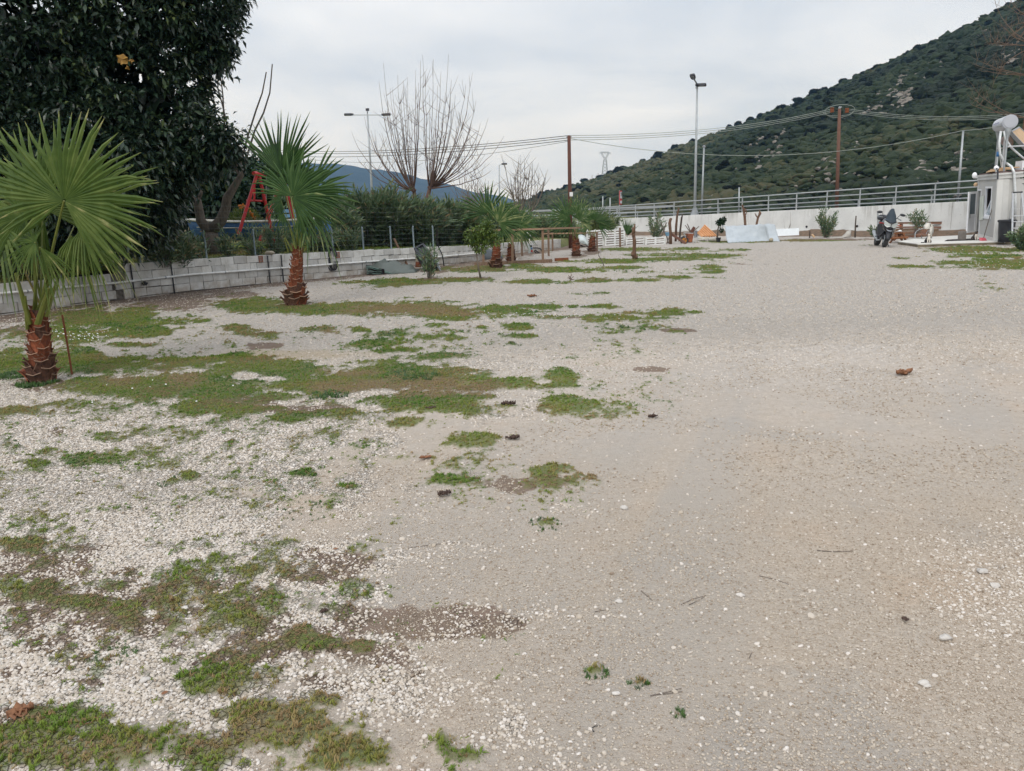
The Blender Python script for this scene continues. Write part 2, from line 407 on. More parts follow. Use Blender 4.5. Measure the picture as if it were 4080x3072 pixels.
M['leaf_big'] = leafm('evergreen_leaf', [(0, (.011, .021, .014)), (.45, (.017, .035, .021)), (.8, (.032, .058, .028)), (1, (.10, .13, .045))], .34, .12, .5)
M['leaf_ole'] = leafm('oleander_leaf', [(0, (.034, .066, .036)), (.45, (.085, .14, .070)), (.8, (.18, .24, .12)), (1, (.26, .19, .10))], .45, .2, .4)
M['leaf_ole2'] = leafm('oleander_yellow_leaf', [(0, (.032, .05, .022)), (.45, (.075, .105, .038)), (.8, (.13, .165, .06)), (1, (.24, .26, .10))], .45, .2, .4)
M['leaf_cit'] = leafm('citrus_leaf', [(0, (.035, .065, .018)), (.5, (.085, .14, .028)), (1, (.2, .25, .05))], .4, .25, .4)
M['leaf_dk'] = leafm('dark_tree_leaf', [(0, (.009, .019, .012)), (.5, (.018, .042, .02)), (1, (.04, .085, .034))], .55, .15, .3)
M['palmA'] = leafm('palm_leaf', [(0, (.030, .058, .012)), (.5, (.068, .112, .022)), (.85, (.13, .175, .045)), (1, (.36, .34, .15))], .5, .3, .22, nscale=9)
M['palmB'] = leafm('palm_leaf_dark', [(0, (.014, .036, .012)), (.5, (.036, .078, .020)), (.85, (.075, .13, .042)), (1, (.24, .26, .11))], .5, .25, .25, nscale=6)
M['petiole'] = leafm('palm_petiole', [(0, (.10, .135, .03)), (.5, (.17, .18, .04)), (1, (.26, .15, .05))], .4, .0, .4, nscale=14)
M['drygrass'] = leafm('dry_weed', [(0, (.12, .085, .045)), (1, (.30, .22, .12))], .8, .1, .2)
M['grass'] = leafm('grass_blade', [(0, (.20, .13, .08)), (.25, (.32, .225, .11)), (.42, (.24, .24, .06)), (.6, (.165, .235, .034)), (.8, (.085, .18, .026)), (1, (.085, .13, .07))], .6, .25, .25, inst=True)
def mk_pebble():
    k = NT('pebble'); t = k.attr('tint', 'INSTANCER')
    col = k.ramp(t, [(0, (.10, .08, .065)), (.08, (.27, .21, .155)), (.3, (.40, .345, .28)), (.55, (.475, .42, .355)), (.75, (.545, .495, .44)), (1, (.66, .62, .58))])
    n = k.tex(60, 3, .6, k.pos()); col = k.mix(k.mr(n, .45, .7, 0, .35), col, (.40, .33, .26))
    k.bsdf(col, .88, None); return k.m
M['pebble'] = mk_pebble()
def mk_scrub():
    k = NT('scrub'); t = k.attr('tint', 'INSTANCER'); n = k.tex(1.1, 4, .65, k.pos())
    t = k.math('ADD', t, k.mr(n, .3, .7, -.3, .3))
    col = k.ramp(t, [(0, (.009, .016, .009)), (.5, (.020, .034, .015)), (.85, (.040, .052, .023)), (1, (.07, .068, .035))])
    k.bsdf(col, .95, k.tex(3.2, 4, .7, k.pos()), 1., .35); return k.m
M['scrub'] = mk_scrub()
def mk_bush():
    k = NT('maquis_bush'); n = k.tex(.9, 5, .7, k.obj()); oi = k.n('ObjectInfo').outputs['Random']
    t = k.math('ADD', n, k.mr(oi, 0, 1, -.18, .18))
    col = k.ramp(t, [(.25, (.003, .006, .004)), (.5, (.006, .011, .007)), (.75, (.016, .024, .012))])
    k.bsdf(col, .95, k.tex(5., 5, .7, k.obj()), 1., .6); return k.m
M['bush'] = mk_bush()
M['rock'] = plain('hill_rock', (.22, .20, .175), (.12, .11, .095), .4, .95, bump=.6, bd=.3)

# ---------------------------------------------------------------- layout of the lot and its edges
WY = np.array([2., 5., 9., 12.5, 15.8, 18.7, 21.6, 24.45, 27., 29.2, 34., 38.1]); 
WX = np.array([-17.4, -15.8, -13.7, -11.9, -10.44, -9.14, -7.17, -4.5, -2.3, -1.3, .2, 2.68])
WT = np.array([.62, .62, .62, .62, .63, .82, .79, .73, .66, .58, .48, .42])
EY = np.append(WY, [46., 62., 140.]); EX = np.append(WX, [4.6, 6.4, 40.])
RA = np.array([17.85, 40.3]); RD = nrm(np.array([10.6, 52.5]) - RA)          # the road's retaining wall
def rw(s): return RA + RD * s
def rtop(y): return 1.46 - (y - 40.3) * .02 + .0 * y
def wall_x(y): return np.interp(y, EY, EX)
def garden_z(x, y):
    d = np.maximum(0, (wall_x(y) - x)) * .72
    zt = np.interp(y, WY, WT)
    return np.minimum(zt - .10 + .055 * d, np.maximum(1.15, 1.15 + (y - 70) * .0))
# ---------------------------------------------------------------- ground of the lot: patches of grass, dead grass and earth
PATCH = []
def pt(kind, x, y, rx, ry, s=1.): PATCH.append((kind, x, y, rx, ry, s))
def crop(ox, oy, k, txt):
    for ln in txt.replace('\n', ' ').split(';'):
        a = ln.split()
        if not a: continue
        v = [float(q) for q in a[1:]]; s = v[4] if len(v) > 4 else 1.
        pt(a[0], ox + v[0] / k, oy + v[1] / k, v[2] / k, v[3] / k, s)
crop(0, 1150, 1.0843, '''G 520 130 330 55; G 300 195 130 38; G 560 195 170 26; G 60 215 90 40 .6; G 1050 75 170 35; G 1300 90 300 26; G 1600 85 200 30; G 1850 100 360 40; D 1750 95 250 28; G 1930 125 200 20;
G 650 182 100 30; G 560 245 90 15; G 1030 172 60 14; G 1150 200 120 20; G 1380 180 120 25 .8; D 1420 190 90 20; G 1560 185 50 14; S 1600 240 200 25 .7; S 1700 200 120 15 .5; S 1900 215 150 18 .6; S 1850 295 200 20 .6; G 1700 270 100 15 .7;
G 60 330 110 60; G 330 300 160 40; G 560 330 420 45; G 950 312 300 25; G 1100 350 250 40; G 700 420 400 55; G 1000 450 300 45; G 1350 400 350 60; G 1650 380 400 55; G 1950 400 200 45; G 1850 500 250 55; G 1780 592 130 28; G 1250 560 80 25; G 950 520 220 32; G 2150 410 80 22; G 860 515 140 42; G 1440 550 150 22 .8;
D 1560 430 260 35; D 1850 430 300 38; D 780 395 80 30; D 530 395 90 25; D 1500 365 120 18; D 2000 442 150 25; B 1050 490 220 36 .8; B 1300 520 200 25 .8; B 660 450 70 24 .7; B 460 350 70 20 .6; B 700 350 60 16 .5;
W 1060 380 60 16; W 1180 392 70 12; B 1150 247 90 16 .8; T 1250 285 420 26;
S 350 500 300 40 .5; S 80 530 120 25 .6; S 200 530 80 20 .5; S 600 600 250 60 .45; S 450 640 120 30 .6; S 150 700 200 60 .5; S 400 740 140 40 .6; S 130 760 90 25 .6; S 60 690 100 30 .6; S 1250 700 500 120 .3; S 1100 800 300 60 .35; S 1450 740 250 70 .35;
G 820 810 40 22; G 740 835 28 13; G 1320 810 60 18; G 2000 670 130 36; G 2100 652 60 14; G 1940 835 100 24; G 1500 860 50 10; S 1500 640 200 60 .3; B 240 625 40 18 .6; B 980 658 40 8 .5;
B 760 60 230 42; B 180 118 220 30; B 1000 25 120 20; B 350 105 200 16; B 60 180 120 30 .6''')
V = 1 / 1.8445
crop(0, 0, V, '''G 1110 830 75 12; G 1215 815 45 18; G 1230 877 50 18; S 1290 900 60 10 .6; S 1330 860 160 60 .33; S 1310 765 150 40 .2; G 1010 960 60 17; B 1410 798 35 5 .9; G 970 1040 45 14; G 1190 1022 60 12 .8; S 1190 1045 100 35 .6; B 1150 1050 100 18 .5; S 1000 1000 150 60 .35; S 1100 1080 140 40 .25; S 750 1080 200 60 .18;
G 1180 1135 26 8; G 1287 1453 24 11; G 1385 1478 12 7 .7; G 1468 1550 11 7 .7;
G 50 1180 75 18 .9; B 90 1225 115 32 .85; G 70 1280 110 28 .7; G 175 1300 90 16 .95; G 230 1265 50 14 .8; S 200 1330 200 60 .4; B 230 1345 140 28 .95; G 540 1232 45 13 .8; B 740 1215 75 26 .8; S 640 1240 120 40 .5; S 500 1290 320 110 .42; G 530 1345 38 13; G 655 1370 38 28 .8; G 690 1395 90 22 .75; G 785 1400 36 18; B 870 1345 150 42 1; B 1010 1350 110 40 .95; B 620 1395 120 36 .8; B 480 1420 150 28 .7; S 1000 1415 120 50 .25; S 150 1400 200 60 .4; G 250 1310 60 14 .7; B 60 1450 90 20 .5; B 200 1480 40 12 .6;
G 450 1480 110 42; G 300 1610 340 80; G 600 1570 190 75; G 80 1615 150 50; G 720 1630 110 50; G 700 1520 60 26 .8; D 500 1590 250 65 .8; D 250 1630 250 50 .7; D 600 1505 200 46 .6; D 330 1560 160 26 .5; G 800 1640 50 32 .8; S 960 1600 40 60 .5; D 975 1590 16 50 .7; S 1000 1640 60 20 .6; B 690 1470 110 18 .7; B 40 1545 70 26 .8''')
crop(1500, 960, 1.301, '''G 120 220 240 24; G 420 206 240 13; G 800 213 200 15; D 1130 190 110 18 .7; G 1150 205 140 14 .8; G 1350 206 210 11 .8; G 1550 190 150 10 .7; G 1000 152 180 17; G 1250 140 150 9; G 700 136 160 9 .9; G 500 150 190 16 .75; D 470 146 100 10 .8; G 750 126 80 9; G 1250 106 210 13; G 1500 97 260 9; G 1020 108 160 8 .6; G 1550 72 260 9 .8; G 1780 76 150 9 .6; G 650 78 70 6 .6; G 1360 44 190 10; G 1620 42 100 10; G 1500 55 300 6 .6; D 1420 60 200 6 .5; G 1700 150 130 8 .6; G 1600 170 160 7 .6; G 1750 195 60 5 .6; S 1450 165 260 16 .4; S 1800 110 150 20 .3;
G 250 360 300 46; D 280 368 260 34; G 650 365 230 36; D 420 380 150 22; G 850 345 100 18; G 900 400 130 11 .7; G 1020 342 40 9; G 1150 345 110 12; B 1000 400 70 8 .7; G 1300 402 260 20 .9; G 1450 375 150 22; G 1650 372 45 7; B 1580 465 90 12 .8; G 1560 470 60 8 .8; G 750 450 62 20; G 1190 485 60 7 .6; S 1300 450 300 30 .35; S 1000 440 200 14 .3;
G 290 440 80 14 .7; G 550 450 30 10; G 760 495 60 13; G 350 510 120 17 .7; G 60 490 90 14 .7; S 500 530 300 24 .4; B 300 150 90 20 .9; B 620 112 230 9 .9; B 860 112 150 5 .8; S 1230 275 200 12 .35; B 620 290 30 6 .5''')
crop(2800, 940, 1.728, '''G 1900 95 360 26; G 1650 95 160 18 .9; D 1400 95 220 15 .8; G 1980 140 340 16; G 2050 200 330 33; G 1750 190 220 18 .8; D 1900 240 250 16 .7; S 1500 212 210 13 .7; S 1350 155 110 7 .5; D 2150 265 140 12 .5; D 1780 294 45 5 .6; S 2000 340 200 60 .22; B 2120 90 70 12 .6;
G 40 145 200 15 .8; G 60 215 120 14; G 50 255 80 9; G 40 290 50 6; S 250 100 220 12 .5; B 330 195 130 3 .5; G 250 42 300 7 .8; G 750 34 300 6 .9; D 520 36 400 7 .8; B 900 25 300 8 .8; S 1150 66 160 4 .4''')
crop(0, 0, V, '''B 260 1345 330 110 .55; B 640 1390 260 60 .6; B 90 1210 130 50 .6; B 720 1225 110 40 .6; B 820 1440 140 40 .5; S 420 1250 420 80 .35; S 560 1180 300 60 .25''')
for _x, _y, _r in ((165, 1528, 95), (1175, 1222, 80), (1975, 1070, 45), (2036, 1043, 40), (2296, 1021, 40), (2357, 1005, 38), (1712, 1113, 40), (1917, 1112, 30)): pt('B', _x, _y, _r, _r * .24, 1.)
def co_(x, y):
    xb = np.interp(y, [1.5, 2.3, 3, 4, 5.5, 7.5, 10, 14, 20, 30, 60], [-.5, -.55, -.7, -.85, -.95, -.7, .0, 1.2, 3., 6., 12.]); return sstep(.3, -.6, x - xb)
def fields(x, y):
    """grass, dead/dry share of it, bare earth, coarse white gravel at ground points."""
    q0 = x; q1 = y - 0.; zz = y * fw[1] + (-H) * fw[2]
    zz = np.maximum(zz, .3)
    px = 2040 + F * (x * RT[0] + (-H) * RT[2] + y * RT[1]) / zz
    py = 1536 - F * (x * UP[0] + y * UP[1] - H * UP[2]) / zz
    n1 = fbm(x * .9 + 3, y * .9, 3); n2 = fbm(x * 4.1, y * 4.1 + 7, 3); n3 = vn(x * 19, y * 19)
    nn = n1 * .5 + n2 * .62 + n3 * .3 * np.clip(6 / (y + 1), 0, 1)
    g = np.zeros_like(x); d = np.zeros_like(x); b = np.zeros_like(x); sp = np.zeros_like(x); wv = np.zeros_like(x); tn = np.zeros_like(x)
    for kd, cx_, cy2, rx, ry, s in PATCH:
        e = np.sqrt(((px - cx_) / rx) ** 2 + ((py - cy2) / ry) ** 2)
        if kd == 'S': v = s * sstep(1.5, .15, e + nn * .5); sp = np.maximum(sp, v)
        elif kd == 'G': g = np.maximum(g, s * sstep(1.6, .35, e + nn * .9))
        elif kd == 'D': d = np.maximum(d, s * sstep(1.4, .3, e + nn * 1.0))
        elif kd == 'B': b = np.maximum(b, s * sstep(1.45, .35, e + nn * .9))
        elif kd == 'W': wv = np.maximum(wv, s * sstep(1.2, .6, e + nn * .6))
        elif kd == 'T': tn = np.maximum(tn, s * sstep(1.2, .4, e + nn * .6))
    # thin tufts inside sparse zones
    sp = np.maximum(sp, .24 * sstep(.2, .6, co_(x, y)) * (y < 12)); g = np.maximum(g * 1.28, sp * 1.4)
    fq = np.clip(20. / (1 + .13 * y), 1.8, 20)
    clump = np.clip(.5 + .55 * fbm(x * fq + 40, y * fq, 3, .75) + .5 * fbm(x * fq * .3 + 11, y * fq * .3, 2) + .35 * vn(x * fq * 2.9, y * fq * 2.9 + 31), 0, 1)
    g = sstep(clump - .36, clump + .56, g) * (g > .03)
    cb = np.clip(.5 + .7 * fbm(x * fq * .7 + 5, y * fq * .7 + 80, 3, .65), 0, 1)
    b = sstep(cb - .4, cb + .25, b * 1.1) * (b > .03)
    g = g * (1 - wv)
    dw = (x - wall_x(y)) * .72
    b = np.maximum(b, sstep(1.9, .35, dw + nn * 1.3) * (y < 42) * (y > 3))
    rn = np.array([RD[1], -RD[0]]); dr = -((x - RA[0]) * rn[0] + (y - RA[1]) * rn[1])
    b = np.maximum(b, sstep(1.5, .3, dr + nn * 1.2) * .9)
    # boundary of the coarse gravel (left) and the beaten track (right)
    xb = np.interp(y, [1.5, 2.3, 3, 4, 5.5, 7.5, 10, 14, 20, 30, 60], [-.5, -.55, -.7, -.85, -.95, -.7, .0, 1.2, 3., 6., 12.])
    co = sstep(.55, -.45, (x - xb) / (1.25 + .1 * y) + nn * 1.2)
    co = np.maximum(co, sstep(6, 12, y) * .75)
    co = np.maximum(co, .22 * sstep(1.3, .3, np.sqrt(((px - 3980) / 330) ** 2 + ((py - 2330) / 260) ** 2) + nn * 1.4))
    return g, d, b, co, tn
def gz(x, y, g=None):
    zr = .022 * fbm(x * .8, y * .8, 3) + .006 * fbm(x * 6, y * 6, 2)
    return zr + (0 if g is None else .018 * g)
dep = np.concatenate([[-6, -3, -1, 0., .6, 1.1], np.geomspace(1.45, 58, 520), [60, 64, 70, 80]])
lat = np.concatenate([[-3, -2, -1.4, -1.05], np.linspace(-.80, .80, 470), [1.05, 1.4, 2., 3.]])
wd = np.maximum(dep, 1.6)
X = lat[None, :] * wd[:, None]; Y = np.repeat(dep[:, None], len(lat), 1)
g, d, b, co, tn = fields(X.ravel(), Y.ravel())
Zg = gz(X.ravel(), Y.ravel(), g)
# under the garden and the road the sheet dips out of the way
Zg = np.where(Zg > .0, Zg, Zg)
nr, nc = X.shape
idx = np.arange(nr * nc).reshape(nr, nc)
Fq = np.stack([idx[:-1, :-1], idx[:-1, 1:], idx[1:, 1:], idx[1:, :-1]], -1).reshape(-1, 4)
def mk_ground():
    k = NT('gravel_lot'); v = k.pos()
    A = {n_: k.attr(n_) for n_ in ('grass', 'dry', 'earth', 'coarse', 'tan')}
    nl = k.tex(.5, 4, .55, v); nm = k.tex(7, 5, .62, v); nf = k.tex(70, 4, .7, v)
    trk = k.mix(k.mr(nl, .34, .66), (.51, .425, .34), (.49, .43, .365))
    trk = k.mix(k.mr(k.tex(1.1, 5, .6, v, .5), .52, .68, 0, .6), trk, (.45, .41, .36))
    trk = k.mix(k.mr(k.tex(1.7, 4, .6, k.n('Mapping', Vector=v, Location=(5, 3, 0)).outputs[0]), .54, .66, 0, .5), trk, (.53, .40, .29))
    trk = k.mix(k.mr(k.tex(.38, 5, .6, k.n('Mapping', Vector=v, Location=(9, 1, 0)).outputs[0], .8), .5, .66, 0, .6), trk, (.42, .36, .29))
    trk = k.mix(k.mr(nf, .40, .62, 0, .62), trk, (.36, .285, .215))
    trk = k.mix(k.mr(k.tex(38, 3, .6, v), .54, .68, 0, .6), trk, (.60, .53, .44))
    yy = k.n('SeparateXYZ', Vector=v).outputs[1]
    tm = k.n('Mapping', Vector=k.n('Mapping', Vector=v, Rotation=(0, 0, .42)).outputs[0], Scale=(1.1, .10, 1)).outputs[0]
    trk = k.mix(k.mr(k.tex(1., 4, .6, tm, .3), .47, .6, 0, .6), trk, (.39, .355, .315))
    trk = k.mix(k.mr(k.tex(.8, 5, .62, k.n('Mapping', Vector=v, Location=(3, 8, 0)).outputs[0], .6), .54, .66, 0, .5), trk, (.345, .325, .30))
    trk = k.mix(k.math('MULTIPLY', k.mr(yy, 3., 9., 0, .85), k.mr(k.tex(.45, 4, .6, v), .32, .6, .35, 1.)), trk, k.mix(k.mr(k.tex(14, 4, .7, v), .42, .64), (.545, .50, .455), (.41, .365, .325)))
    vo = k.n('TexVoronoi', Vector=v, Scale=42.); vo.feature = 'F1'
    vc = k.n('SeparateXYZ', Vector=vo.outputs['Color']).outputs[0]
    vd = k.n('TexVoronoi', Vector=v, Scale=42.); vd.feature = 'DISTANCE_TO_EDGE'
    edge = k.mr(vd.outputs['Distance'], .0, .10)
    st = k.ramp(vc, [(0, (.41, .355, .29)), (.4, (.50, .445, .385)), (1, (.59, .55, .505))])
    st = k.mix(edge, (.33, .28, .225), st)
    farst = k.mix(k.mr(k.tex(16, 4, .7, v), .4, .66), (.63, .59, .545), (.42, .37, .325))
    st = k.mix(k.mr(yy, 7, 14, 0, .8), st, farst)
    fac = k.mr(k.math('ADD', A['coarse'], k.mr(nm, .3, .7, -.28, .28)), .3, .7)
    col = k.mix(fac, trk, st)
    col = k.mix(k.math('MULTIPLY', A['tan'], .6), col, (.50, .40, .27))
    ea = k.mr(k.math('ADD', A['earth'], k.mr(nm, .3, .7, -.3, .3)), .3, .75)
    ecol = k.mix(k.mr(nf, .35, .68), (.115, .078, .055), (.25, .185, .135))
    ecol = k.mix(k.mr(k.tex(3.1, 4, .6, v), .4, .62), ecol, (.215, .15, .115))
    col = k.mix(k.math('MULTIPLY', ea, .86), col, ecol)
    col = k.mix(k.math('MULTIPLY', k.mr(A['grass'], .5, .95), .6), col, k.mix(k.mr(nf, .35, .66), (.10, .075, .045), (.21, .165, .105)))
    ga = k.mr(k.math('ADD', A['grass'], k.math('ADD', k.mr(nm, .3, .7, -.2, .2), k.mr(k.tex(36, 4, .75, v), .3, .7, -.42, .42))), .32, .85)
    gcol = k.mix(k.mr(k.tex(2.2, 4, .6, v), .4, .62), (.105, .175, .028), (.185, .205, .05))
    gcol = k.mix(k.mr(nf, .42, .66, 0, .6), gcol, (.045, .06, .018))
    gcol = k.mix(A['dry'], gcol, k.mix(k.mr(nf, .35, .65), (.27, .195, .085), (.155, .12, .055)))
    col = k.mix(k.math('MULTIPLY', ga, k.mr(yy, 3, 12, .62, .9)), col, gcol)
    hgt = k.math('ADD', k.math('MULTIPLY', k.math('MULTIPLY', edge, fac), .6), k.math('MULTIPLY', nf, .7))
    k.bsdf(col, .93, hgt, 1., .024, spec=.12); return k.m
M['ground'] = mk_ground()
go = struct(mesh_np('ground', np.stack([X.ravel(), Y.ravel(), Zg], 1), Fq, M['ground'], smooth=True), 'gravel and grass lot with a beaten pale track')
for n_, a_ in (('grass', g), ('dry', d), ('earth', b), ('coarse', co), ('tan', tn)):
    at = go.data.attributes.new(n_, 'FLOAT', 'POINT'); at.data.foreach_set('value', a_.astype(np.float32))
# ---------------------------------------------------------------- far terrain, garden, road, hill, mountain
def mk_terr():
    k = NT('dry_field'); v = k.pos(); n = k.tex(.05, 5, .6, v); n2 = k.tex(1.3, 5, .65, v)
    col = k.mix(k.mr(n, .4, .6), (.10, .12, .045), (.17, .145, .08)); col = k.mix(k.mr(n2, .4, .66, 0, .6), col, (.05, .06, .025))
    k.bsdf(col, .95, n2, .3, .05); return k.m
M['terr'] = mk_terr()
TB = MB(); TB.grid([[(x_, y_, -1.) for y_ in (-60, 80, 600, 6000)] for x_ in (-5000, -400, 400, 5000)])
struct(TB.build('terrain', M['terr']), 'open ground running to the hills')
def mk_garden():
    k = NT('garden_grass'); v = k.pos(); n = k.tex(.7, 5, .6, v); n2 = k.tex(9, 5, .7, v)
    col = k.mix(k.mr(n, .36, .64), (.10, .125, .035), (.20, .175, .08)); col = k.mix(k.mr(n2, .42, .66, 0, .65), col, (.055, .07, .022))
    k.bsdf(col, .95, n2, .5, .03); return k.m
M['garden'] = mk_garden()
gy = np.concatenate([np.linspace(1, 46, 70), np.linspace(48, 140, 30), [180, 260, 420]])
gd = np.concatenate([[.02, .25, .6, 1., 1.6, 2.4, 3.5, 5, 7, 10, 14, 20, 30, 50, 90, 160, 320]])
GX = wall_x(gy)[:, None] - gd[None, :] - .1; GY = np.repeat(gy[:, None], len(gd), 1)
GZ = garden_z(GX + .1, GY) + .05 * fbm(GX * .7, GY * .7, 3) * np.minimum(1, gd[None, :])
GZ[:, 0] = np.where(gy > 38, -.1, GZ[:, 0])
MBg = MB(); MBg.grid(np.stack([GX, GY, GZ], -1)[:, ::-1])
struct(MBg.build('garden_ground', M['garden'], smooth=True), 'raised grassy garden behind the block wall')
# asphalt road on the right, behind its retaining wall, and the far road on the left
M['asphalt'] = plain('asphalt', (.075, .075, .078), (.055, .055, .056), 6, .9, bump=.2)
rn = np.array([RD[1], -RD[0]])          # away from the lot
rn = rn if rn @ np.array([1, 0]) > 0 else -rn
RB = MB(); G_ = []
for s in np.linspace(-26, 30, 15):
    p = rw(s); zt = rtop(p[1]) - .10
    G_.append([(p[0] + rn[0] * o_, p[1] + rn[1] * o_, zt + dz) for o_, dz in ((.2, 0), (2.0, 0), (2.001, -.12), (12, -.1), (14, -.6))])
RB.grid(G_); struct(RB.build('road', M['asphalt']), 'raised asphalt road behind the concrete wall')
FB = MB(); FB.grid([[(x_, 72 + o_ - x_ * .02, 1.17 + dz) for o_, dz in ((-1.5, -.02), (-1.0, .0), (7, .02), (9, -.1))] for x_ in np.linspace(-90, 16, 12)])
struct(FB.build('far_road', M['asphalt']), 'distant road along the foot of the hills')
HPX = np.array([1900, 2075, 2195, 2380, 2582, 2730, 2877, 3062, 3210, 3412, 3615, 3800, 3966, 4080, 4400, 5000, 6000], float)
HPY = np.array([850, 812, 769, 716, 644, 582, 526, 460, 396, 312, 218, 135, 58, 5, -140, -400, -700], float)
def hill_pt(u, v, noise=True):
    u = np.asarray(u, float); v = np.asarray(v, float)
    df = np.interp(u, [1900, 2600, 4080, 6000], [150, 105, 80, 70]); dr = np.interp(u, [1900, 2075, 2600, 3300, 4080, 6000], [620, 560, 470, 400, 340, 300])
    pf = np.interp(u, HPX, HPY)
    def DD(px, py, dd):
        dx = fw[None] + ((px - 2040) / F)[:, None] * RT[None] - ((py - 1536) / F)[:, None] * UP[None]
        return np.array([0, 0, H]) + dx * (dd / dx[:, 1])[:, None]
    R_ = DD(u, pf, dr); F_ = DD(u, np.full_like(u, 850.), df); F_[:, 2] = .2
    vv = np.minimum(v, 1)[:, None]
    p = F_ * (1 - vv) + R_ * vv
    p[:, 2] = F_[:, 2] + (R_[:, 2] - F_[:, 2]) * (vv[:, 0] ** 1.08)
    over = np.maximum(v - 1, 0)
    p[:, 1] += over * 300; p[:, 2] -= over ** 1.3 * np.maximum(20, R_[:, 2]) * .9
    if noise:
        p[:, 2] += (5.5 * fbm(p[:, 0] * .016, p[:, 1] * .016, 4) + 1.2 * fbm(p[:, 0] * .09, p[:, 1] * .09, 3)) * np.sin(math.pi * np.clip(v, 0, 1)) * np.minimum(1, (R_[:, 2]) / 40)
    return p
hu = np.linspace(1900, 5600, 230); hv = np.concatenate([np.linspace(0, 1, 110), [1.03, 1.08, 1.16, 1.3, 1.6, 2.]])
UU, VV = np.meshgrid(hu, hv)
HP = hill_pt(UU.ravel(), VV.ravel())
nr, nc = UU.shape; idx = np.arange(nr * nc).reshape(nr, nc)
Fq = np.stack([idx[:-1, :-1], idx[:-1, 1:], idx[1:, 1:], idx[1:, :-1]], -1).reshape(-1, 4)
def mk_hill():
    k = NT('maquis_hillside'); v = k.pos(); n = k.tex(.03, 5, .6, v); n2 = k.tex(.45, 6, .7, v); n3 = k.tex(2.5, 4, .7, v)
    col = k.mix(k.mr(n, .4, .6), (.018, .027, .012), (.030, .035, .017))
    col = k.mix(k.mr(n2, .42, .62, 0, .8), col, (.010, .015, .008))
    rk = k.n('TexNoise', Scale=.05, Detail=7, Roughness=.68, Distortion=.6); k.set(rk, 'Vector', k.n('Mapping', Vector=v, Scale=(1.6, 1, .5)).outputs[0])
    col = k.mix(k.mr(rk.outputs[0], .66, .71, 0, .8), col, k.mix(k.mr(n3, .35, .65), (.17, .155, .135), (.09, .085, .07)))
    k.bsdf(col, .97, n2, .9, 1.); return k.m
M['hill'] = mk_hill()
struct(mesh_np('hill', HP, Fq, M['hill'], smooth=True), 'steep green hillside with scrub and pale rocks')
MPX = np.array([-2600, -1200, -600, 0, 600, 1000, 1250, 1330, 1410, 1483, 1510, 1600, 1678, 1760, 1846, 1900, 2004, 2080, 2150, 2260, 2500], float)
MPY = np.array([760, 700, 720, 650, 610, 640, 652, 650, 662, 678, 673, 690, 711, 726, 752, 768, 782, 810, 838, 852, 850], float)
mu = np.linspace(-2600, 2500, 260); mv = np.concatenate([np.linspace(0, 1, 26), [1.1, 1.3, 1.7]])
UU, VV = np.meshgrid(mu, mv); u_ = UU.ravel(); v_ = VV.ravel()
pf = np.interp(u_, MPX, MPY)
def DDa(px, py, dd):
    dx = fw[None] + ((px - 2040) / F)[:, None] * RT[None] - ((py - 1536) / F)[:, None] * UP[None]
    return np.array([0, 0, H]) + dx * (dd / dx[:, 1])[:, None]
Rm = DDa(u_, pf, np.full_like(u_, 3200.)); Fm = DDa(u_, np.full_like(u_, 860.), np.full_like(u_, 1900.)); Fm[:, 2] = -2
vv = np.minimum(v_, 1)[:, None]; MPt = Fm * (1 - vv) + Rm * vv
MPt[:, 2] += (45 * fbm(MPt[:, 0] * .0022, MPt[:, 1] * .0022, 5) + 0) * np.sin(math.pi * np.clip(v_, 0, 1)) + 4 * fbm(MPt[:, 0] * .03, MPt[:, 1] * .03, 3) * (v_ > .5)
ov = np.maximum(v_ - 1, 0); MPt[:, 1] += ov * 1200; MPt[:, 2] -= ov * 160
nr, nc = UU.shape; idx = np.arange(nr * nc).reshape(nr, nc)
Fq = np.stack([idx[:-1, :-1], idx[:-1, 1:], idx[1:, 1:], idx[1:, :-1]], -1).reshape(-1, 4)
def mk_mtn():
    k = NT('mountain_cover'); v = k.pos(); n = k.tex(.004, 6, .65, v); n2 = k.tex(.03, 6, .7, v)
    col = k.mix(k.mr(n, .4, .6), (.014, .020, .013), (.024, .03, .019)); col = k.mix(k.mr(n2, .6, .72, 0, .6), col, (.12, .115, .105))
    k.bsdf(col, .97, n2, .8, 8.); return k.m
M['mtn'] = mk_mtn()
struct(mesh_np('mountain', MPt, Fq, M['mtn'], smooth=True), 'far mountain ridge fading blue')
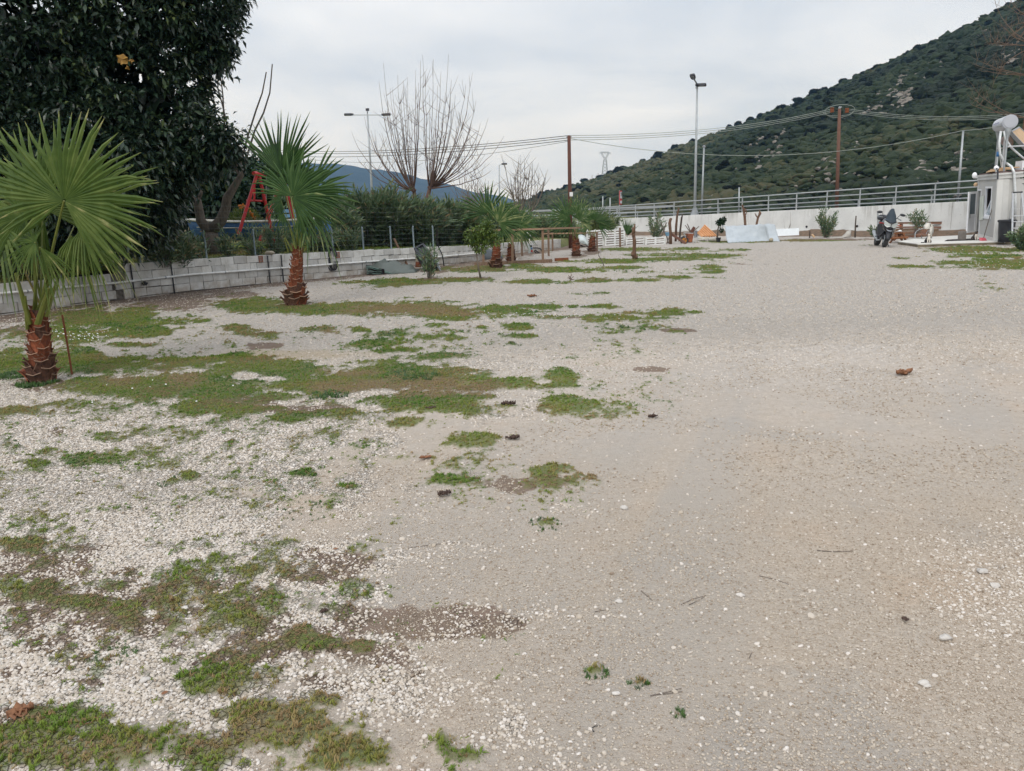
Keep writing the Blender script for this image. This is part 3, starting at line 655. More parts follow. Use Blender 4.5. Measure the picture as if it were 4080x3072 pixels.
# ---------------------------------------------------------------- scatter of what nobody could count (grass blades, gravel, scrub)
def scatter(name, pts, rot, scl, idx, tint, variants, label):
    n = len(pts); me = bpy.data.meshes.new(name); me.vertices.add(n); me.vertices.foreach_set('co', np.asarray(pts, np.float32).ravel())
    for nm, ty, a in (('rot', 'FLOAT_VECTOR', rot), ('scl', 'FLOAT_VECTOR', scl), ('idx', 'INT', idx), ('tint', 'FLOAT', tint)):
        at = me.attributes.new(nm, ty, 'POINT')
        at.data.foreach_set('vector' if ty == 'FLOAT_VECTOR' else 'value', np.asarray(a, np.int32 if ty == 'INT' else np.float32).ravel())
    o = bpy.data.objects.new(name, me); C.objects.link(o)
    o['kind'] = 'stuff'; o['label'] = label
    col = bpy.data.collections.new(name + '_shapes')
    for i, v in enumerate(variants): col.objects.link(v)
    ng = bpy.data.node_groups.new(name + '_spread', 'GeometryNodeTree')
    ng.interface.new_socket(name='Geometry', in_out='INPUT', socket_type='NodeSocketGeometry')
    ng.interface.new_socket(name='Geometry', in_out='OUTPUT', socket_type='NodeSocketGeometry')
    a = ng.nodes.new
    gi = a('NodeGroupInput'); g_o = a('NodeGroupOutput'); iop = a('GeometryNodeInstanceOnPoints'); ci = a('GeometryNodeCollectionInfo')
    ci.inputs['Collection'].default_value = col; ci.inputs['Separate Children'].default_value = True; ci.inputs['Reset Children'].default_value = True
    def na(nm, ty):
        q = a('GeometryNodeInputNamedAttribute'); q.data_type = ty; q.inputs['Name'].default_value = nm; return q.outputs['Attribute']
    L = ng.links.new
    L(gi.outputs[0], iop.inputs['Points']); L(ci.outputs[0], iop.inputs['Instance']); iop.inputs['Pick Instance'].default_value = True
    L(na('idx', 'INT'), iop.inputs['Instance Index']); L(na('rot', 'FLOAT_VECTOR'), iop.inputs['Rotation']); L(na('scl', 'FLOAT_VECTOR'), iop.inputs['Scale'])
    L(iop.outputs[0], g_o.inputs[0])
    md = o.modifiers.new('spread', 'NODES'); md.node_group = ng
    return o
def variant(name, V, Fc, mat, smooth=False):
    me = bpy.data.meshes.new(name); me.from_pydata(np.asarray(V).tolist(), [], [tuple(f) for f in Fc]); me.materials.append(mat)
    if smooth: me.polygons.foreach_set('use_smooth', np.ones(len(me.polygons), bool))
    return bpy.data.objects.new(name, me)
def ico(sub):
    bm = bmesh.new(); bmesh.ops.create_icosphere(bm, subdivisions=sub, radius=1.)
    V = np.array([v.co[:] for v in bm.verts]); Fc = [tuple(v.index for v in f.verts) for f in bm.faces]; bm.free(); return V, Fc
rg = np.random.RandomState(11)
I1 = ico(1); I2 = ico(2); I3 = ico(3)
peb = []
for i in range(6):
    V = I2[0] * 1. if i < 3 else I1[0] * 1.
    V = V * (1 + .28 * (rg.rand(len(V), 1) - .5))
    for q in range(4):                       # broken facets
        nn_ = nrm(rg.randn(3)); dd = V @ nn_; lim = .55 + .3 * rg.rand(); V = V - np.maximum(dd - lim, 0)[:, None] * nn_
    V = V * np.array([1, .55 + .4 * rg.rand(), .45 + .25 * rg.rand()])
    peb.append(variant('pebble_shape', V, I2[1] if i < 3 else I1[1], M['pebble']))
def region(n, y0, y1, power=1.):
    """random ground points, denser near the camera, a little wider than the view."""
    u = rg.rand(n); y = (y0 ** power + u * (y1 ** power - y0 ** power)) ** (1 / power)
    x = (rg.rand(n) * 2 - 1) * .80 * np.maximum(y, 2.0) + 0 * y
    return x, y
pp, ps, pt_ = [], [], []
for n, y0, y1, s0, s1, pw, mode in ((230000, 1.75, 5.2, .0045, .0110, 1.0, 'c'), (160000, 4.6, 11., .007, .014, 1.0, 'c'), (130000, 10., 36., .010, .018, 1., 'c'),
                                    (130000, 1.75, 5., .0024, .0062, 1., 't'), (120000, 4., 12, .0042, .0105, 1., 't'), (42000, 10., 34., .010, .018, 1., 't'), (500, 1.8, 9., .008, .015, 1., 'a'), (30, 1.8, 7., .015, .022, 1., 'a')):
    x, y = region(n, y0, y1, pw); G, Dd, B, CO, TN = fields(x, y)
    r = rg.rand(n)
    if mode == 'c': keep = (r < CO * (1 - .55 * np.minimum(1, G * 1.1)) * (1 - .62 * B) * (1 - .75 * TN) + .02)
    elif mode == 't': keep = (r < (1 - CO) * (1 - .8 * G) * np.where(y > 9, 1., sstep(-.25, .3, fbm(x * 1.1, y * 1.1, 3) + .12)))
    else: keep = r < .9 - .5 * G
    keep &= (x > wall_x(y) + .15) & (rg.rand(n) < sstep(y1, y1 * .72, y) * (1. if y0 < 1.9 else sstep(y0, y0 * 1.2, y)))
    x, y, CO = x[keep], y[keep], CO[keep]; k = len(x)
    s = (s0 + (s1 - s0) * rg.rand(k) ** 2.2)
    pp.append(np.stack([x, y, gz(x, y) + s * (.34 if mode == 't' else .18)], 1)); ps.append(np.stack([s, s, s], 1) * (1 + .35 * (rg.rand(k, 3) - .5)))
    tt = .36 + np.where(y > 9, .42, .6) * rg.rand(k)
    if mode == 't': tt = .10 + .46 * rg.rand(k) + np.where(y > 9, .12, 0)
    if mode == 'a': tt = .25 + .35 * rg.rand(k)
    tt[rg.rand(k) < (.07 if mode == 't' else .035)] = .07
    pt_.append(tt)
pp = np.vstack(pp); ps = np.vstack(ps); pt_ = np.concatenate(pt_); n = len(pp)
scatter('gravel', pp, np.stack([rg.rand(n) * .7 - .35, rg.rand(n) * .7 - .35, rg.rand(n) * 6.28], 1), ps, rg.randint(0, 6, n), pt_, peb, 'loose white limestone gravel over the lot')
# grass tufts
tuft = []
for i in range(6):
    V = []; Fc = []
    nb = [9, 11, 8, 14, 6, 10][i]
    for q in range(nb):
        a = rg.rand() * 6.28; rr = rg.rand() * .45; L = .55 + .6 * rg.rand(); lean = .25 + .8 * rg.rand(); wd_ = .05 + .03 * rg.rand()
        bx, by = rr * math.cos(a * 1.7), rr * math.sin(a * 1.7); dx, dy = math.cos(a), math.sin(a); o = len(V)
        for k, (t, wf) in enumerate(((0, 1), (.45, .95), (.8, .6), (1, .06))):
            h_ = L * (t - .32 * lean * t * t); rad = L * lean * (t ** 1.6) * .75
            for sg in (-1, 1): V.append((bx + dx * rad - dy * wd_ * wf * sg, by + dy * rad + dx * wd_ * wf * sg, h_ - .03))
        Fc += [(o + 2 * k, o + 2 * k + 1, o + 2 * k + 3, o + 2 * k + 2) for k in range(3)]
    tuft.append(variant('tuft_shape', V, Fc, M['grass']))
gp, gs, gt = [], [], []
for n, y0, y1, h0, h1, pw in ((60000, 1.62, 4.4, .012, .030, .9), (110000, 4.2, 10., .015, .030, .9), (90000, 9.5, 22., .024, .044, .9), (80000, 21, 50, .035, .065, .8)):
    x, y = region(n, y0, y1, pw); G, Dd, B, CO, TN = fields(x, y); r = rg.rand(n)
    keep = (r < G ** 1.1 * np.where(y < 10, .85, .98) * (1 - .45 * B) + .42 * B) & (x > wall_x(y) + .1)
    x, y, G, Dd, B = x[keep], y[keep], G[keep], Dd[keep], B[keep]; k = len(x)
    h_ = h0 + (h1 - h0) * rg.rand(k) ** 1.4
    cl = fbm(x * 1.7 + 60, y * 1.7, 3)
    t = .57 + .62 * cl + .2 * (rg.rand(k) - .5)
    t = np.where(rg.rand(k) < .11 + .74 * Dd, .12 + .24 * rg.rand(k), t); t = np.where(rg.rand(k) < B * .8, .02 + .2 * rg.rand(k), t)
    gp.append(np.stack([x, y, gz(x, y, G) - .004], 1)); gs.append(np.stack([h_ * (.9 + .5 * rg.rand(k)), h_ * (.9 + .5 * rg.rand(k)), h_ * (.5 + .55 * G) * np.where(Dd > .4, .75, 1.) * (1 - .45 * B)], 1)); gt.append(np.clip(t, .0, 1))
# the two bluish weeds on the track and those by the first palm and wall
for (px, py, r_, c_) in ((2176, 2095, .10, 40), (2375, 2680, .05, 34), (150, 1530, .2, 160), (60, 1500, .25, 120), (1680, 1505, .2, 60), (450, 2610, .1, 50), (1310, 1575, .2, 40), (810, 2330, .1, 40), (2545, 2725, .035, 20), (2705, 2850, .025, 14), (1230, 2030, .2, 40), (735, 1900, .09, 40), (670, 1925, .07, 30)):
    p = P(px, py); a = rg.rand(c_) * 6.28; q = r_ * np.sqrt(rg.rand(c_)); x = p[0] + q * np.cos(a); y = p[1] + q * np.sin(a)
    hh = .014 + .010 * rg.rand(c_) + (.04 if p[1] > 6 else 0)
    gp.append(np.stack([x, y, gz(x, y)], 1)); gs.append(np.stack([hh, hh, hh], 1)); gt.append(.84 + .16 * rg.rand(c_))
gp = np.vstack(gp); gs = np.vstack(gs); gt = np.concatenate(gt); n = len(gp)
scatter('grass', gp, np.stack([rg.rand(n) * .5 - .25, rg.rand(n) * .5 - .25, rg.rand(n) * 6.28], 1), gs, rg.randint(0, 6, n), gt, tuft, 'short grass and weeds growing through the gravel')
# grass of the garden behind the wall
n = 16000; y = 12 + 26 * rg.rand(n) ** 1.2; x = wall_x(y) - .2 - 11 * rg.rand(n) ** 1.6
hh = .05 + .07 * rg.rand(n)
scatter('garden_grass', np.stack([x, y, garden_z(x, y)], 1), np.stack([rg.rand(n) * .5 - .25, rg.rand(n) * .5 - .25, rg.rand(n) * 6.28], 1), np.stack([hh, hh, hh], 1), rg.randint(0, 6, n), np.clip(.5 + .3 * fbm(x * .5, y * .5, 3) + .2 * (rg.rand(n) - .5), .1, 1), [v.copy() for v in tuft], 'unmown grass of the garden behind the wall')
# white daisies between the grass
dv = MB()
dv.lathe([(1., 0), (1., .25), (.3, .4)], n=7)
dz = variant('daisy_shape', dv.v, dv.f, M['daisy'])
n = 330; pts = []
for (px, py, rx, ry, c_) in ((330, 1350, 120, 26, 60), (180, 1330, 60, 20, 10), (2150, 1270, 420, 16, 60), (2650, 1085, 200, 12, 30), (3900, 1060, 160, 25, 50), (3800, 1010, 150, 10, 20), (1600, 1270, 500, 60, 8), (700, 1560, 500, 60, 8)):
    for q in range(c_):
        p = P(px + rx * rg.randn() * .5, py + ry * rg.randn() * .5); pts.append(p)
pts = np.array(pts); n = len(pts); sz = np.clip(.0006 * pts[:, 1], .007, .015) * (1 + .5 * rg.rand(n)); pts[:, 2] = gz(pts[:, 0], pts[:, 1]) + .045
scatter('daisies', pts, rg.rand(n, 3) * .6, np.stack([sz] * 3, 1), np.zeros(n), np.zeros(n), [dz], 'tiny white daisies in the grass')
# ---------------------------------------------------------------- hillside scrub, rocks and bushes
scv = []
for i in range(4):
    V = I3[0].copy(); nz_ = np.zeros(len(V))
    for q in range(7):
        c_ = nrm(rg.randn(3)); nz_ += .26 * np.exp(-((V - c_) ** 2).sum(1) / .13)
    V = V * (.74 + nz_[:, None]) * (1 + .14 * (rg.rand(len(V), 1) - .5)); V[:, 2] = V[:, 2] * .8
    scv.append(variant('scrub_shape', V, I3[1], M['scrub'], True))
def v_for(u, py):
    """height share on the hillside that shows at a given height in the view."""
    vs = np.linspace(.02, 1, 160); q = hill_pt(np.full(160, u), vs); yy = np.array([proj(a)[1] for a in q]); return vs[np.argmin(abs(yy - py))]
n = 34000; u = 1950 + 3300 * rg.rand(n) ** 1.0; v = rg.rand(n) ** .85
p = hill_pt(u, v); s = (.4 + 1.9 * rg.rand(n) ** 3.2 + .7 * sstep(3100, 3800, u) * rg.rand(n) ** 2) * (.75 + .5 * v)
tt = np.clip(.45 + .75 * fbm(p[:, 0] * .03, p[:, 1] * .03, 4) + .45 * (rg.rand(n) - .5) - .15 * sstep(3000, 3900, u) + .34 * sstep(3300, 2500, u), 0, 1)
scatter('hill_scrub', p + np.array([0, 0, .2]), np.stack([rg.rand(n) * .3, rg.rand(n) * .3, rg.rand(n) * 6.28], 1), np.stack([s * (.8 + .6 * rg.rand(n)), s * (.8 + .6 * rg.rand(n)), s * (.55 + .4 * rg.rand(n))], 1), rg.randint(0, 4, n), tt, scv, 'low maquis scrub carpeting the hillside')
rkv = []
for i in range(4):
    V = I1[0].copy() * (1 + .7 * (rg.rand(len(I1[0]), 1) - .5)); V[:, 2] *= .6
    rkv.append(variant('rock_shape', V, I1[1], M['rock']))
rp, rs = [], []
for (ax, ay, bx, by, c_, wd_, sz) in ((3126, 519, 3016, 676, 60, 9, 1.1), (3620, 322, 3570, 425, 150, 26, 1.5), (3560, 330, 3500, 470, 60, 25, 1.2), (3322, 575, 3296, 690, 60, 16, 1.1), (3760, 210, 3700, 320, 70, 22, 1.3), (3860, 210, 3930, 120, 60, 10, 1.3), (3440, 480, 3500, 450, 40, 20, 1.1), (3610, 250, 3690, 300, 40, 20, 1.), (3180, 480, 3186, 470, 8, 8, .8), (2926, 632, 2932, 640, 10, 8, .8), (3410, 590, 3420, 600, 12, 8, .9), (3860, 620, 3800, 690, 40, 16, 1.), (3660, 720, 3690, 700, 30, 14, .9), (3850, 700, 3640, 745, 30, 12, .9), (4000, 200, 4060, 250, 60, 30, 1.4), (3050, 540, 2990, 600, 20, 6, .8), (2300, 790, 2700, 700, 30, 60, .6), (2800, 600, 3900, 760, 90, 90, .7)):
    for q in range(c_):
        t = rg.rand(); px = ax + (bx - ax) * t + wd_ * rg.randn() * .5; py = ay + (by - ay) * t + wd_ * rg.randn() * .35
        vv_ = v_for(px, py) if q % 4 == 0 else vv_ + .012 * rg.randn()
        rp.append(hill_pt(np.array([px]), np.array([np.clip(vv_, .02, .99)]))[0]); rs.append(sz * (.3 + .5 * rg.rand()))
rp = np.array(rp); rs = np.array(rs); n = len(rp)
scatter('hill_rocks', rp + np.array([0, 0, .35]), rg.rand(n, 3) * np.array([.5, .5, 6.28]), np.stack([rs * 1.2, rs, rs], 1), rg.randint(0, 4, n), np.zeros(n), rkv, 'pale limestone rocks breaking through the scrub')
bmesh_list = []
for i in range(5):
    V = I3[0].copy(); nz_ = np.zeros(len(V)); 
    for q in range(9):
        c_ = nrm(rg.randn(3)); nz_ += .2 * np.exp(-((V - c_) ** 2).sum(1) / .16)
    V = V * (.78 + nz_[:, None]) * (1 + .16 * (rg.rand(len(V), 1) - .5)); V[:, 2] *= .8
    k = 420; d = nrm(rg.randn(k, 3)); d[:, 2] = np.abs(d[:, 2]) * 1.2 - .25; ii = np.argmax(d @ nrm(V).T, 1); c0 = V[ii] * 1.03
    a = nrm(rg.randn(k, 3)); b_ = nrm(np.cross(a, rg.randn(k, 3))); sz = .09 + .06 * rg.rand(k, 1)
    W = np.stack([c0 - a * sz, c0 + b_ * sz * .8, c0 + a * sz, c0 - b_ * sz * .8], 1).reshape(-1, 3)
    o = len(V); Fc = I3[1] + [(o + 4 * j, o + 4 * j + 1, o + 4 * j + 2) for j in range(k)] + [(o + 4 * j, o + 4 * j + 2, o + 4 * j + 3) for j in range(k)]
    me = bpy.data.meshes.new('hill_bush'); me.from_pydata(np.vstack([V, W]).tolist(), [], Fc); me.polygons.foreach_set('use_smooth', np.ones(len(me.polygons), bool)); me.materials.append(M['bush']); bmesh_list.append(me)
fixed = [(2330, 690, 30), (2430, 676, 26), (2480, 660, 30), (2560, 645, 26), (2620, 615, 34), (2690, 585, 34), (2760, 560, 26), (2905, 508, 26), (2940, 500, 30), (2990, 482, 30), (3030, 465, 30), (3108, 424, 34), (3180, 395, 34), (3245, 375, 44), (3285, 362, 26), (3360, 330, 30), (3410, 305, 26), (3440, 300, 26), (2090, 806, 22), (2130, 790, 22), (2180, 772, 24), (2255, 750, 24), (2280, 738, 20),
         (2300, 790, 26), (2330, 800, 24), (2400, 790, 34), (2420, 800, 30), (2370, 795, 14), (2590, 785, 20), (2640, 790, 28), (2700, 780, 34), (2720, 800, 40), (2870, 680, 40), (2890, 660, 36), (2990, 660, 44), (2960, 690, 30), (3230, 545, 44), (3050, 570, 16), (3070, 730, 36), (2900, 765, 40), (2930, 760, 36), (3320, 690, 34), (3000, 800, 40), (3060, 805, 36)]
u, v, sz = [], [], []
for (a_, b_, c_) in fixed: u.append(a_); v.append(v_for(a_, b_)); sz.append(c_)
while len(u) < 300:
    q = 2050 + 2150 * rg.rand(); t = rg.rand() ** .9
    if q < 3050 and rg.rand() < .62: continue
    u.append(q); v.append(t); sz.append(18 + 22 * rg.rand() ** 1.5)
u = np.array(u); v = np.array(v); sz = np.array(sz, float); hp = hill_pt(u, v)
for i in range(300):
    o = bpy.data.objects.new('hill_bush', bmesh_list[rg.randint(5)]); C.objects.link(o)
    r_ = sz[i] * .5 / F * hp[i][1] * 1.15
    o.location = hp[i] + np.array([0, 0, r_ * .35]); o.rotation_euler = (0, 0, rg.rand() * 6.28); o.scale = (r_, r_ * (.85 + .3 * rg.rand()), r_ * (.85 + .35 * rg.rand()))
    tag(o, 'dark rounded evergreen bush among the scrub on the green hillside', 'bush', 'dark bushes dotted over the hillside')
# ---------------------------------------------------------------- leaves
rv = np.random.RandomState(23)
def leaves(Pb, dr, L, Wd, droop=.3, fold=.15, rng=rv):
    """bent, folded leaves: base points, directions, lengths, widths -> verts, tris."""
    n = len(Pb); dr = nrm(dr); L = np.broadcast_to(np.asarray(L, float), (n,))[:, None]; Wd = np.broadcast_to(np.asarray(Wd, float), (n,))[:, None]
    up = nrm(np.array([0, 0, 1.]) + .55 * rng.randn(n, 3)); sd_ = nrm(np.cross(dr, up)); nn_ = np.cross(sd_, dr)
    dn = np.array([0, 0, -1.])
    b_ = Pb; mid = Pb + dr * L * .5 + dn * droop * .22 * L; tip = Pb + dr * L * .96 + dn * droop * L
    l = mid + sd_ * Wd * .5 + nn_ * fold * Wd; r = mid - sd_ * Wd * .5 + nn_ * fold * Wd
    Vt = np.stack([b_, l, mid, r, tip], 1).reshape(-1, 3); o = np.arange(n)[:, None] * 5
    Fc = np.concatenate([o + np.array([[0, 2, 1]]), o + np.array([[0, 3, 2]]), o + np.array([[1, 2, 4]]), o + np.array([[2, 3, 4]])])
    return Vt, Fc
def flat_leaves(Pb, dr, L, Wd, droop=.2, rng=rv):
    n = len(Pb); dr = nrm(dr); L = np.broadcast_to(np.asarray(L, float), (n,))[:, None]; Wd = np.broadcast_to(np.asarray(Wd, float), (n,))[:, None]
    sd_ = nrm(np.cross(dr, nrm(rng.randn(n, 3)))); dn = np.array([0, 0, -1.])
    mid = Pb + dr * L * .45 + dn * droop * .2 * L; tip = Pb + dr * L + dn * droop * L
    Vt = np.stack([Pb, mid + sd_ * Wd * .5, mid - sd_ * Wd * .5, tip], 1).reshape(-1, 3); o = np.arange(n)[:, None] * 4
    return Vt, np.concatenate([o + np.array([[0, 2, 1]]), o + np.array([[1, 2, 3]])])
def ph(nm, V, Fc, mat, par, tint, **kw): return mesh_np(nm, V, Fc, mat, par, np.repeat(tint, len(V) // len(tint)), **kw)
def bez(a, b_, c_, n=8):
    t = np.linspace(0, 1, n)[:, None]; a, b_, c_ = (np.asarray(q, float) for q in (a, b_, c_)); return a * (1 - t) ** 2 + 2 * b_ * t * (1 - t) + c_ * t ** 2
# ---------------------------------------------------------------- the big evergreen behind the wall
tb = D(300, 1098, 19.2); tb[2] = garden_z(np.array([tb[0]]), np.array([tb[1]]))[0] - .05
tree = thing('evergreen_tree', 'huge dark evergreen with glossy drooping leaves behind the block wall', 'tree', tb)
balls = [(-150, 300, 520, 19), (200, 250, 500, 18.8), (520, 130, 300, 18.4), (705, 10, 180, 18.2), (560, 520, 250, 17.8), (735, 580, 118, 17.8), (820, 545, 72, 17.7), (350, 680, 330, 17.4), (60, 640, 420, 17.6), (680, 620, 115, 17.6), (455, 790, 140, 17.8), (250, 800, 240, 18.5), (880, 640, 45, 18), (470, 330, 250, 18), (850, 110, 75, 18.2), (895, 55, 42, 18.1), (865, 215, 34, 18.1), (820, 185, 60, 18.1), (660, -250, 300, 18.6), (250, -350, 500, 19), (380, 930, 100, 18), (890, 560, 36, 17.7), (610, 400, 150, 17.9)]
cen = np.array([D(a, b_, dd) for a, b_, r_, dd in balls]); rad = np.array([r_ / F * dd for a, b_, r_, dd in balls])
pts, dirs = [], []
def inside(q, s=.93): return (((q[:, None] - cen[None]) ** 2).sum(2) < (rad * s)[None] ** 2).any(1)
for c_, r_ in zip(cen, rad):
    n = int(190 * r_ * r_) + 20; d = nrm(rv.randn(n, 3)); d = d[(d[:, 1] < .55)]
    q = c_ + d * r_ * (1 - .22 * rv.rand(len(d), 1) ** 2); k = ~inside(q, .86); q = q[k]; d = d[k]
    k = (q[:, 2] > tb[2] + .5); pts.append(q[k]); dirs.append(d[k])
pts = np.vstack(pts); dirs = np.vstack(dirs)
per = 40; nC = len(pts)
cp = np.repeat(pts, per, 0); cd = np.repeat(dirs, per, 0)
ld = nrm(cd * .7 + .9 * rv.randn(len(cp), 3) + np.array([0, 0, .12])); lp = cp + ld * .10 * rv.rand(len(cp), 1) + .13 * rv.randn(len(cp), 3)
ct = np.repeat(.46 + .36 * rv.randn(nC) * .5, per); tint = np.clip(ct + .16 * rv.randn(len(cp)), 0, .93); tint[rv.rand(len(cp)) < .012] = 1.
L = .12 + .08 * rv.rand(len(cp)); 
def pxa(q):
    q = q - np.array([0, 0, H]); z_ = q @ fw; return 2040 + F * (q @ RT) / z_, 1536 - F * (q @ UP) / z_
def gaps(q):
    x_, y_ = pxa(q); g_ = np.zeros(len(q), bool)
    for (a, b_, rx, ry) in ((505, 300, 62, 22), (450, 285, 30, 16), (560, 320, 34, 15), (330, 255, 14, 8), (120, 30, 40, 16), (45, 45, 26, 20), (385, 85, 26, 14), (285, 150, 18, 10), (640, 270, 16, 18), (700, 190, 22, 10), (755, 330, 20, 14)):
        g_ |= (((x_ - a) / rx) ** 2 + ((y_ - b_) / ry) ** 2) < 2.1 + 2. * fbm(x_ * .05, y_ * .05, 2)
    return g_
k = (lp[:, 1] > 12.5) & ~gaps(lp)
lp, ld, L, tint = lp[k], ld[k], L[k], tint[k]
# the 300 leaves that show largest hang singly, the rest as one mass
px_ = np.array([proj(a) for a in lp[:: max(1, len(lp) // 6000)]]); sub = np.arange(0, len(lp), max(1, len(lp) // 6000))
vis = sub[(px_[:, 0] > 20) & (px_[:, 0] < 980) & (px_[:, 1] > 10) & (px_[:, 1] < 960)]
vis = vis[np.argsort(lp[vis, 1])][:300]
rest = np.ones(len(lp), bool); rest[vis] = False
Vt, Fc = leaves(lp[rest], ld[rest], L[rest], L[rest] * .40, .34, .12)
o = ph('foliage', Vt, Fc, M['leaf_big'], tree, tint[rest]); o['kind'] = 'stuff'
Lv, Lf = leaves(np.zeros((1, 3)), np.array([[1., 0, 0]]), .22, .08, .42, .12)
lmesh = []
for q in range(4):
    o = mesh_np('leaf', Lv, Lf, M['leaf_big'], None, np.full(5, (.3, .5, .65, .8)[q])); lmesh.append(o.data); bpy.data.objects.remove(o)
for i in vis:
    o = bpy.data.objects.new('leaf', lmesh[rv.randint(4)]); C.objects.link(o); o.parent = tree; o.location = lp[i] - tb
    o.rotation_euler = (rv.randn() * .5, -math.asin(np.clip(ld[i][2], -1, 1)), math.atan2(ld[i][1], ld[i][0]))
# inner mass of larger leaves, crown shade put into their dark tint
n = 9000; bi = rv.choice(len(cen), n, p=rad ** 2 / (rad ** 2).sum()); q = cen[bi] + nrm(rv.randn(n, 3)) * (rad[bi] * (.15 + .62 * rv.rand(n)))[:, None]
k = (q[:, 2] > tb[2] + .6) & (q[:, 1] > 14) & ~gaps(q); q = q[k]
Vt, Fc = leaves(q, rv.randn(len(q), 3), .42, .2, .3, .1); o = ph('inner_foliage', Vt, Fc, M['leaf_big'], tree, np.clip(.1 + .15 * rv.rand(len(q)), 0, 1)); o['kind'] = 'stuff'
mb = MB()
mb.tube(bez(tb - [0, 0, .2], tb + [.1, 0, 1.2], tb + [.2, .1, 2.6]), np.linspace(.42, .28, 8), 9)
for e in ((2.2, -.4, 4.6), (-1.8, .3, 4.8), (.4, .3, 5.6), (1.2, -1.2, 3.2), (-1., -1.4, 3.4), (2.6, .2, 3.0)):
    mb.tube(bez(tb + [.1, 0, 1.4], tb + np.array(e) * [.4, .4, .6], tb + np.array(e), 7), np.linspace(.2, .05, 7), 7)
mb.build('trunk', M['barkdark'], tree, smooth=True)
yl = thing('yellow_leaf', 'large yellow dead leaf caught high in the dark evergreen crown', 'leaf', D(487, 238, 15.6))
mb = MB(); c0 = D(487, 238, 15.6)
for (ox, oz, s_, ph0) in ((0, 0, .12, .3), (.17, -.03, .05, 1.1), (.08, -.14, .045, 2.)):
    rr_ = [1., .72, .95, .66, .9, .7, 1.05, .62, .85, .7, .95, .68]
    rim = [c0 + [ox + s_ * q * math.cos(ph0 + i * .5236), .05 * math.sin(i * 1.3), oz + s_ * q * math.sin(ph0 + i * .5236)] for i, q in enumerate(rr_)]
    mb.add([c0 + [ox, -.03, oz]] + rim, [(0, 1 + i, 1 + (i + 1) % 12) for i in range(12)])
mb.build('blade', M['yellowlf'], yl)

# ---------------------------------------------------------------- fan palms
def frond_blade(mb, hub, axis, normal, R, span, nseg, droop, rng, cup=.12, fused=.56, tint=.5, torn=0.):
    axis = nrm(axis); normal = nrm(normal - axis * (np.asarray(normal) @ axis)); right = np.cross(axis, normal); hub = np.asarray(hub, float)
    sp = math.radians(span); da = sp / nseg / 2
    st = np.array([.025, .3, fused, fused + (1 - fused) * .5, 1.]); wf = np.array([1, 1, 1, .5, .03])
    for i in range(nseg):
        if rng.rand() < .035 and 2 < i < nseg - 3: continue
        a = -sp / 2 + sp * (i + .5) / nseg; L = R * (.86 + .14 * math.cos(a * .75)) * (1 + .09 * rng.randn()); ja = .03 * rng.randn(); dr_ = droop * (1 + .5 * rng.randn()) + (.5 * rng.rand() if rng.rand() < torn else 0)
        V = []
        for s_, w_ in zip(st, wf):
            r_ = s_ * L if s_ > .6 else s_ * R * (.86 + .14 * math.cos(a * .75))
            for q in (-1, 0, 1):
                aa = a + q * da * w_ + (ja if s_ > fused else 0)
                p = hub + r_ * (math.cos(aa) * axis + math.sin(aa) * right) + normal * (-cup * r_ * r_ / R + (.75 * r_ * da * w_ if q == 0 else 0))
                e = max(0, s_ - .35); p = p + np.array([0, 0, -1.]) * dr_ * R * e * e * 2.2
                V.append(p)
        Fc = []
        for j in range(4):
            for q in (0, 1): Fc.append((3 * j + q, 3 * j + q + 1, 3 * j + 4 + q, 3 * j + 3 + q))
        mb.add(V, Fc, np.clip(tint + .13 * rng.randn(), 0, .9))
        o = len(mb.t) - 15
        for q in (12, 13, 14): mb.t[o + q] = min(1., tint + .35 + .25 * rng.rand())
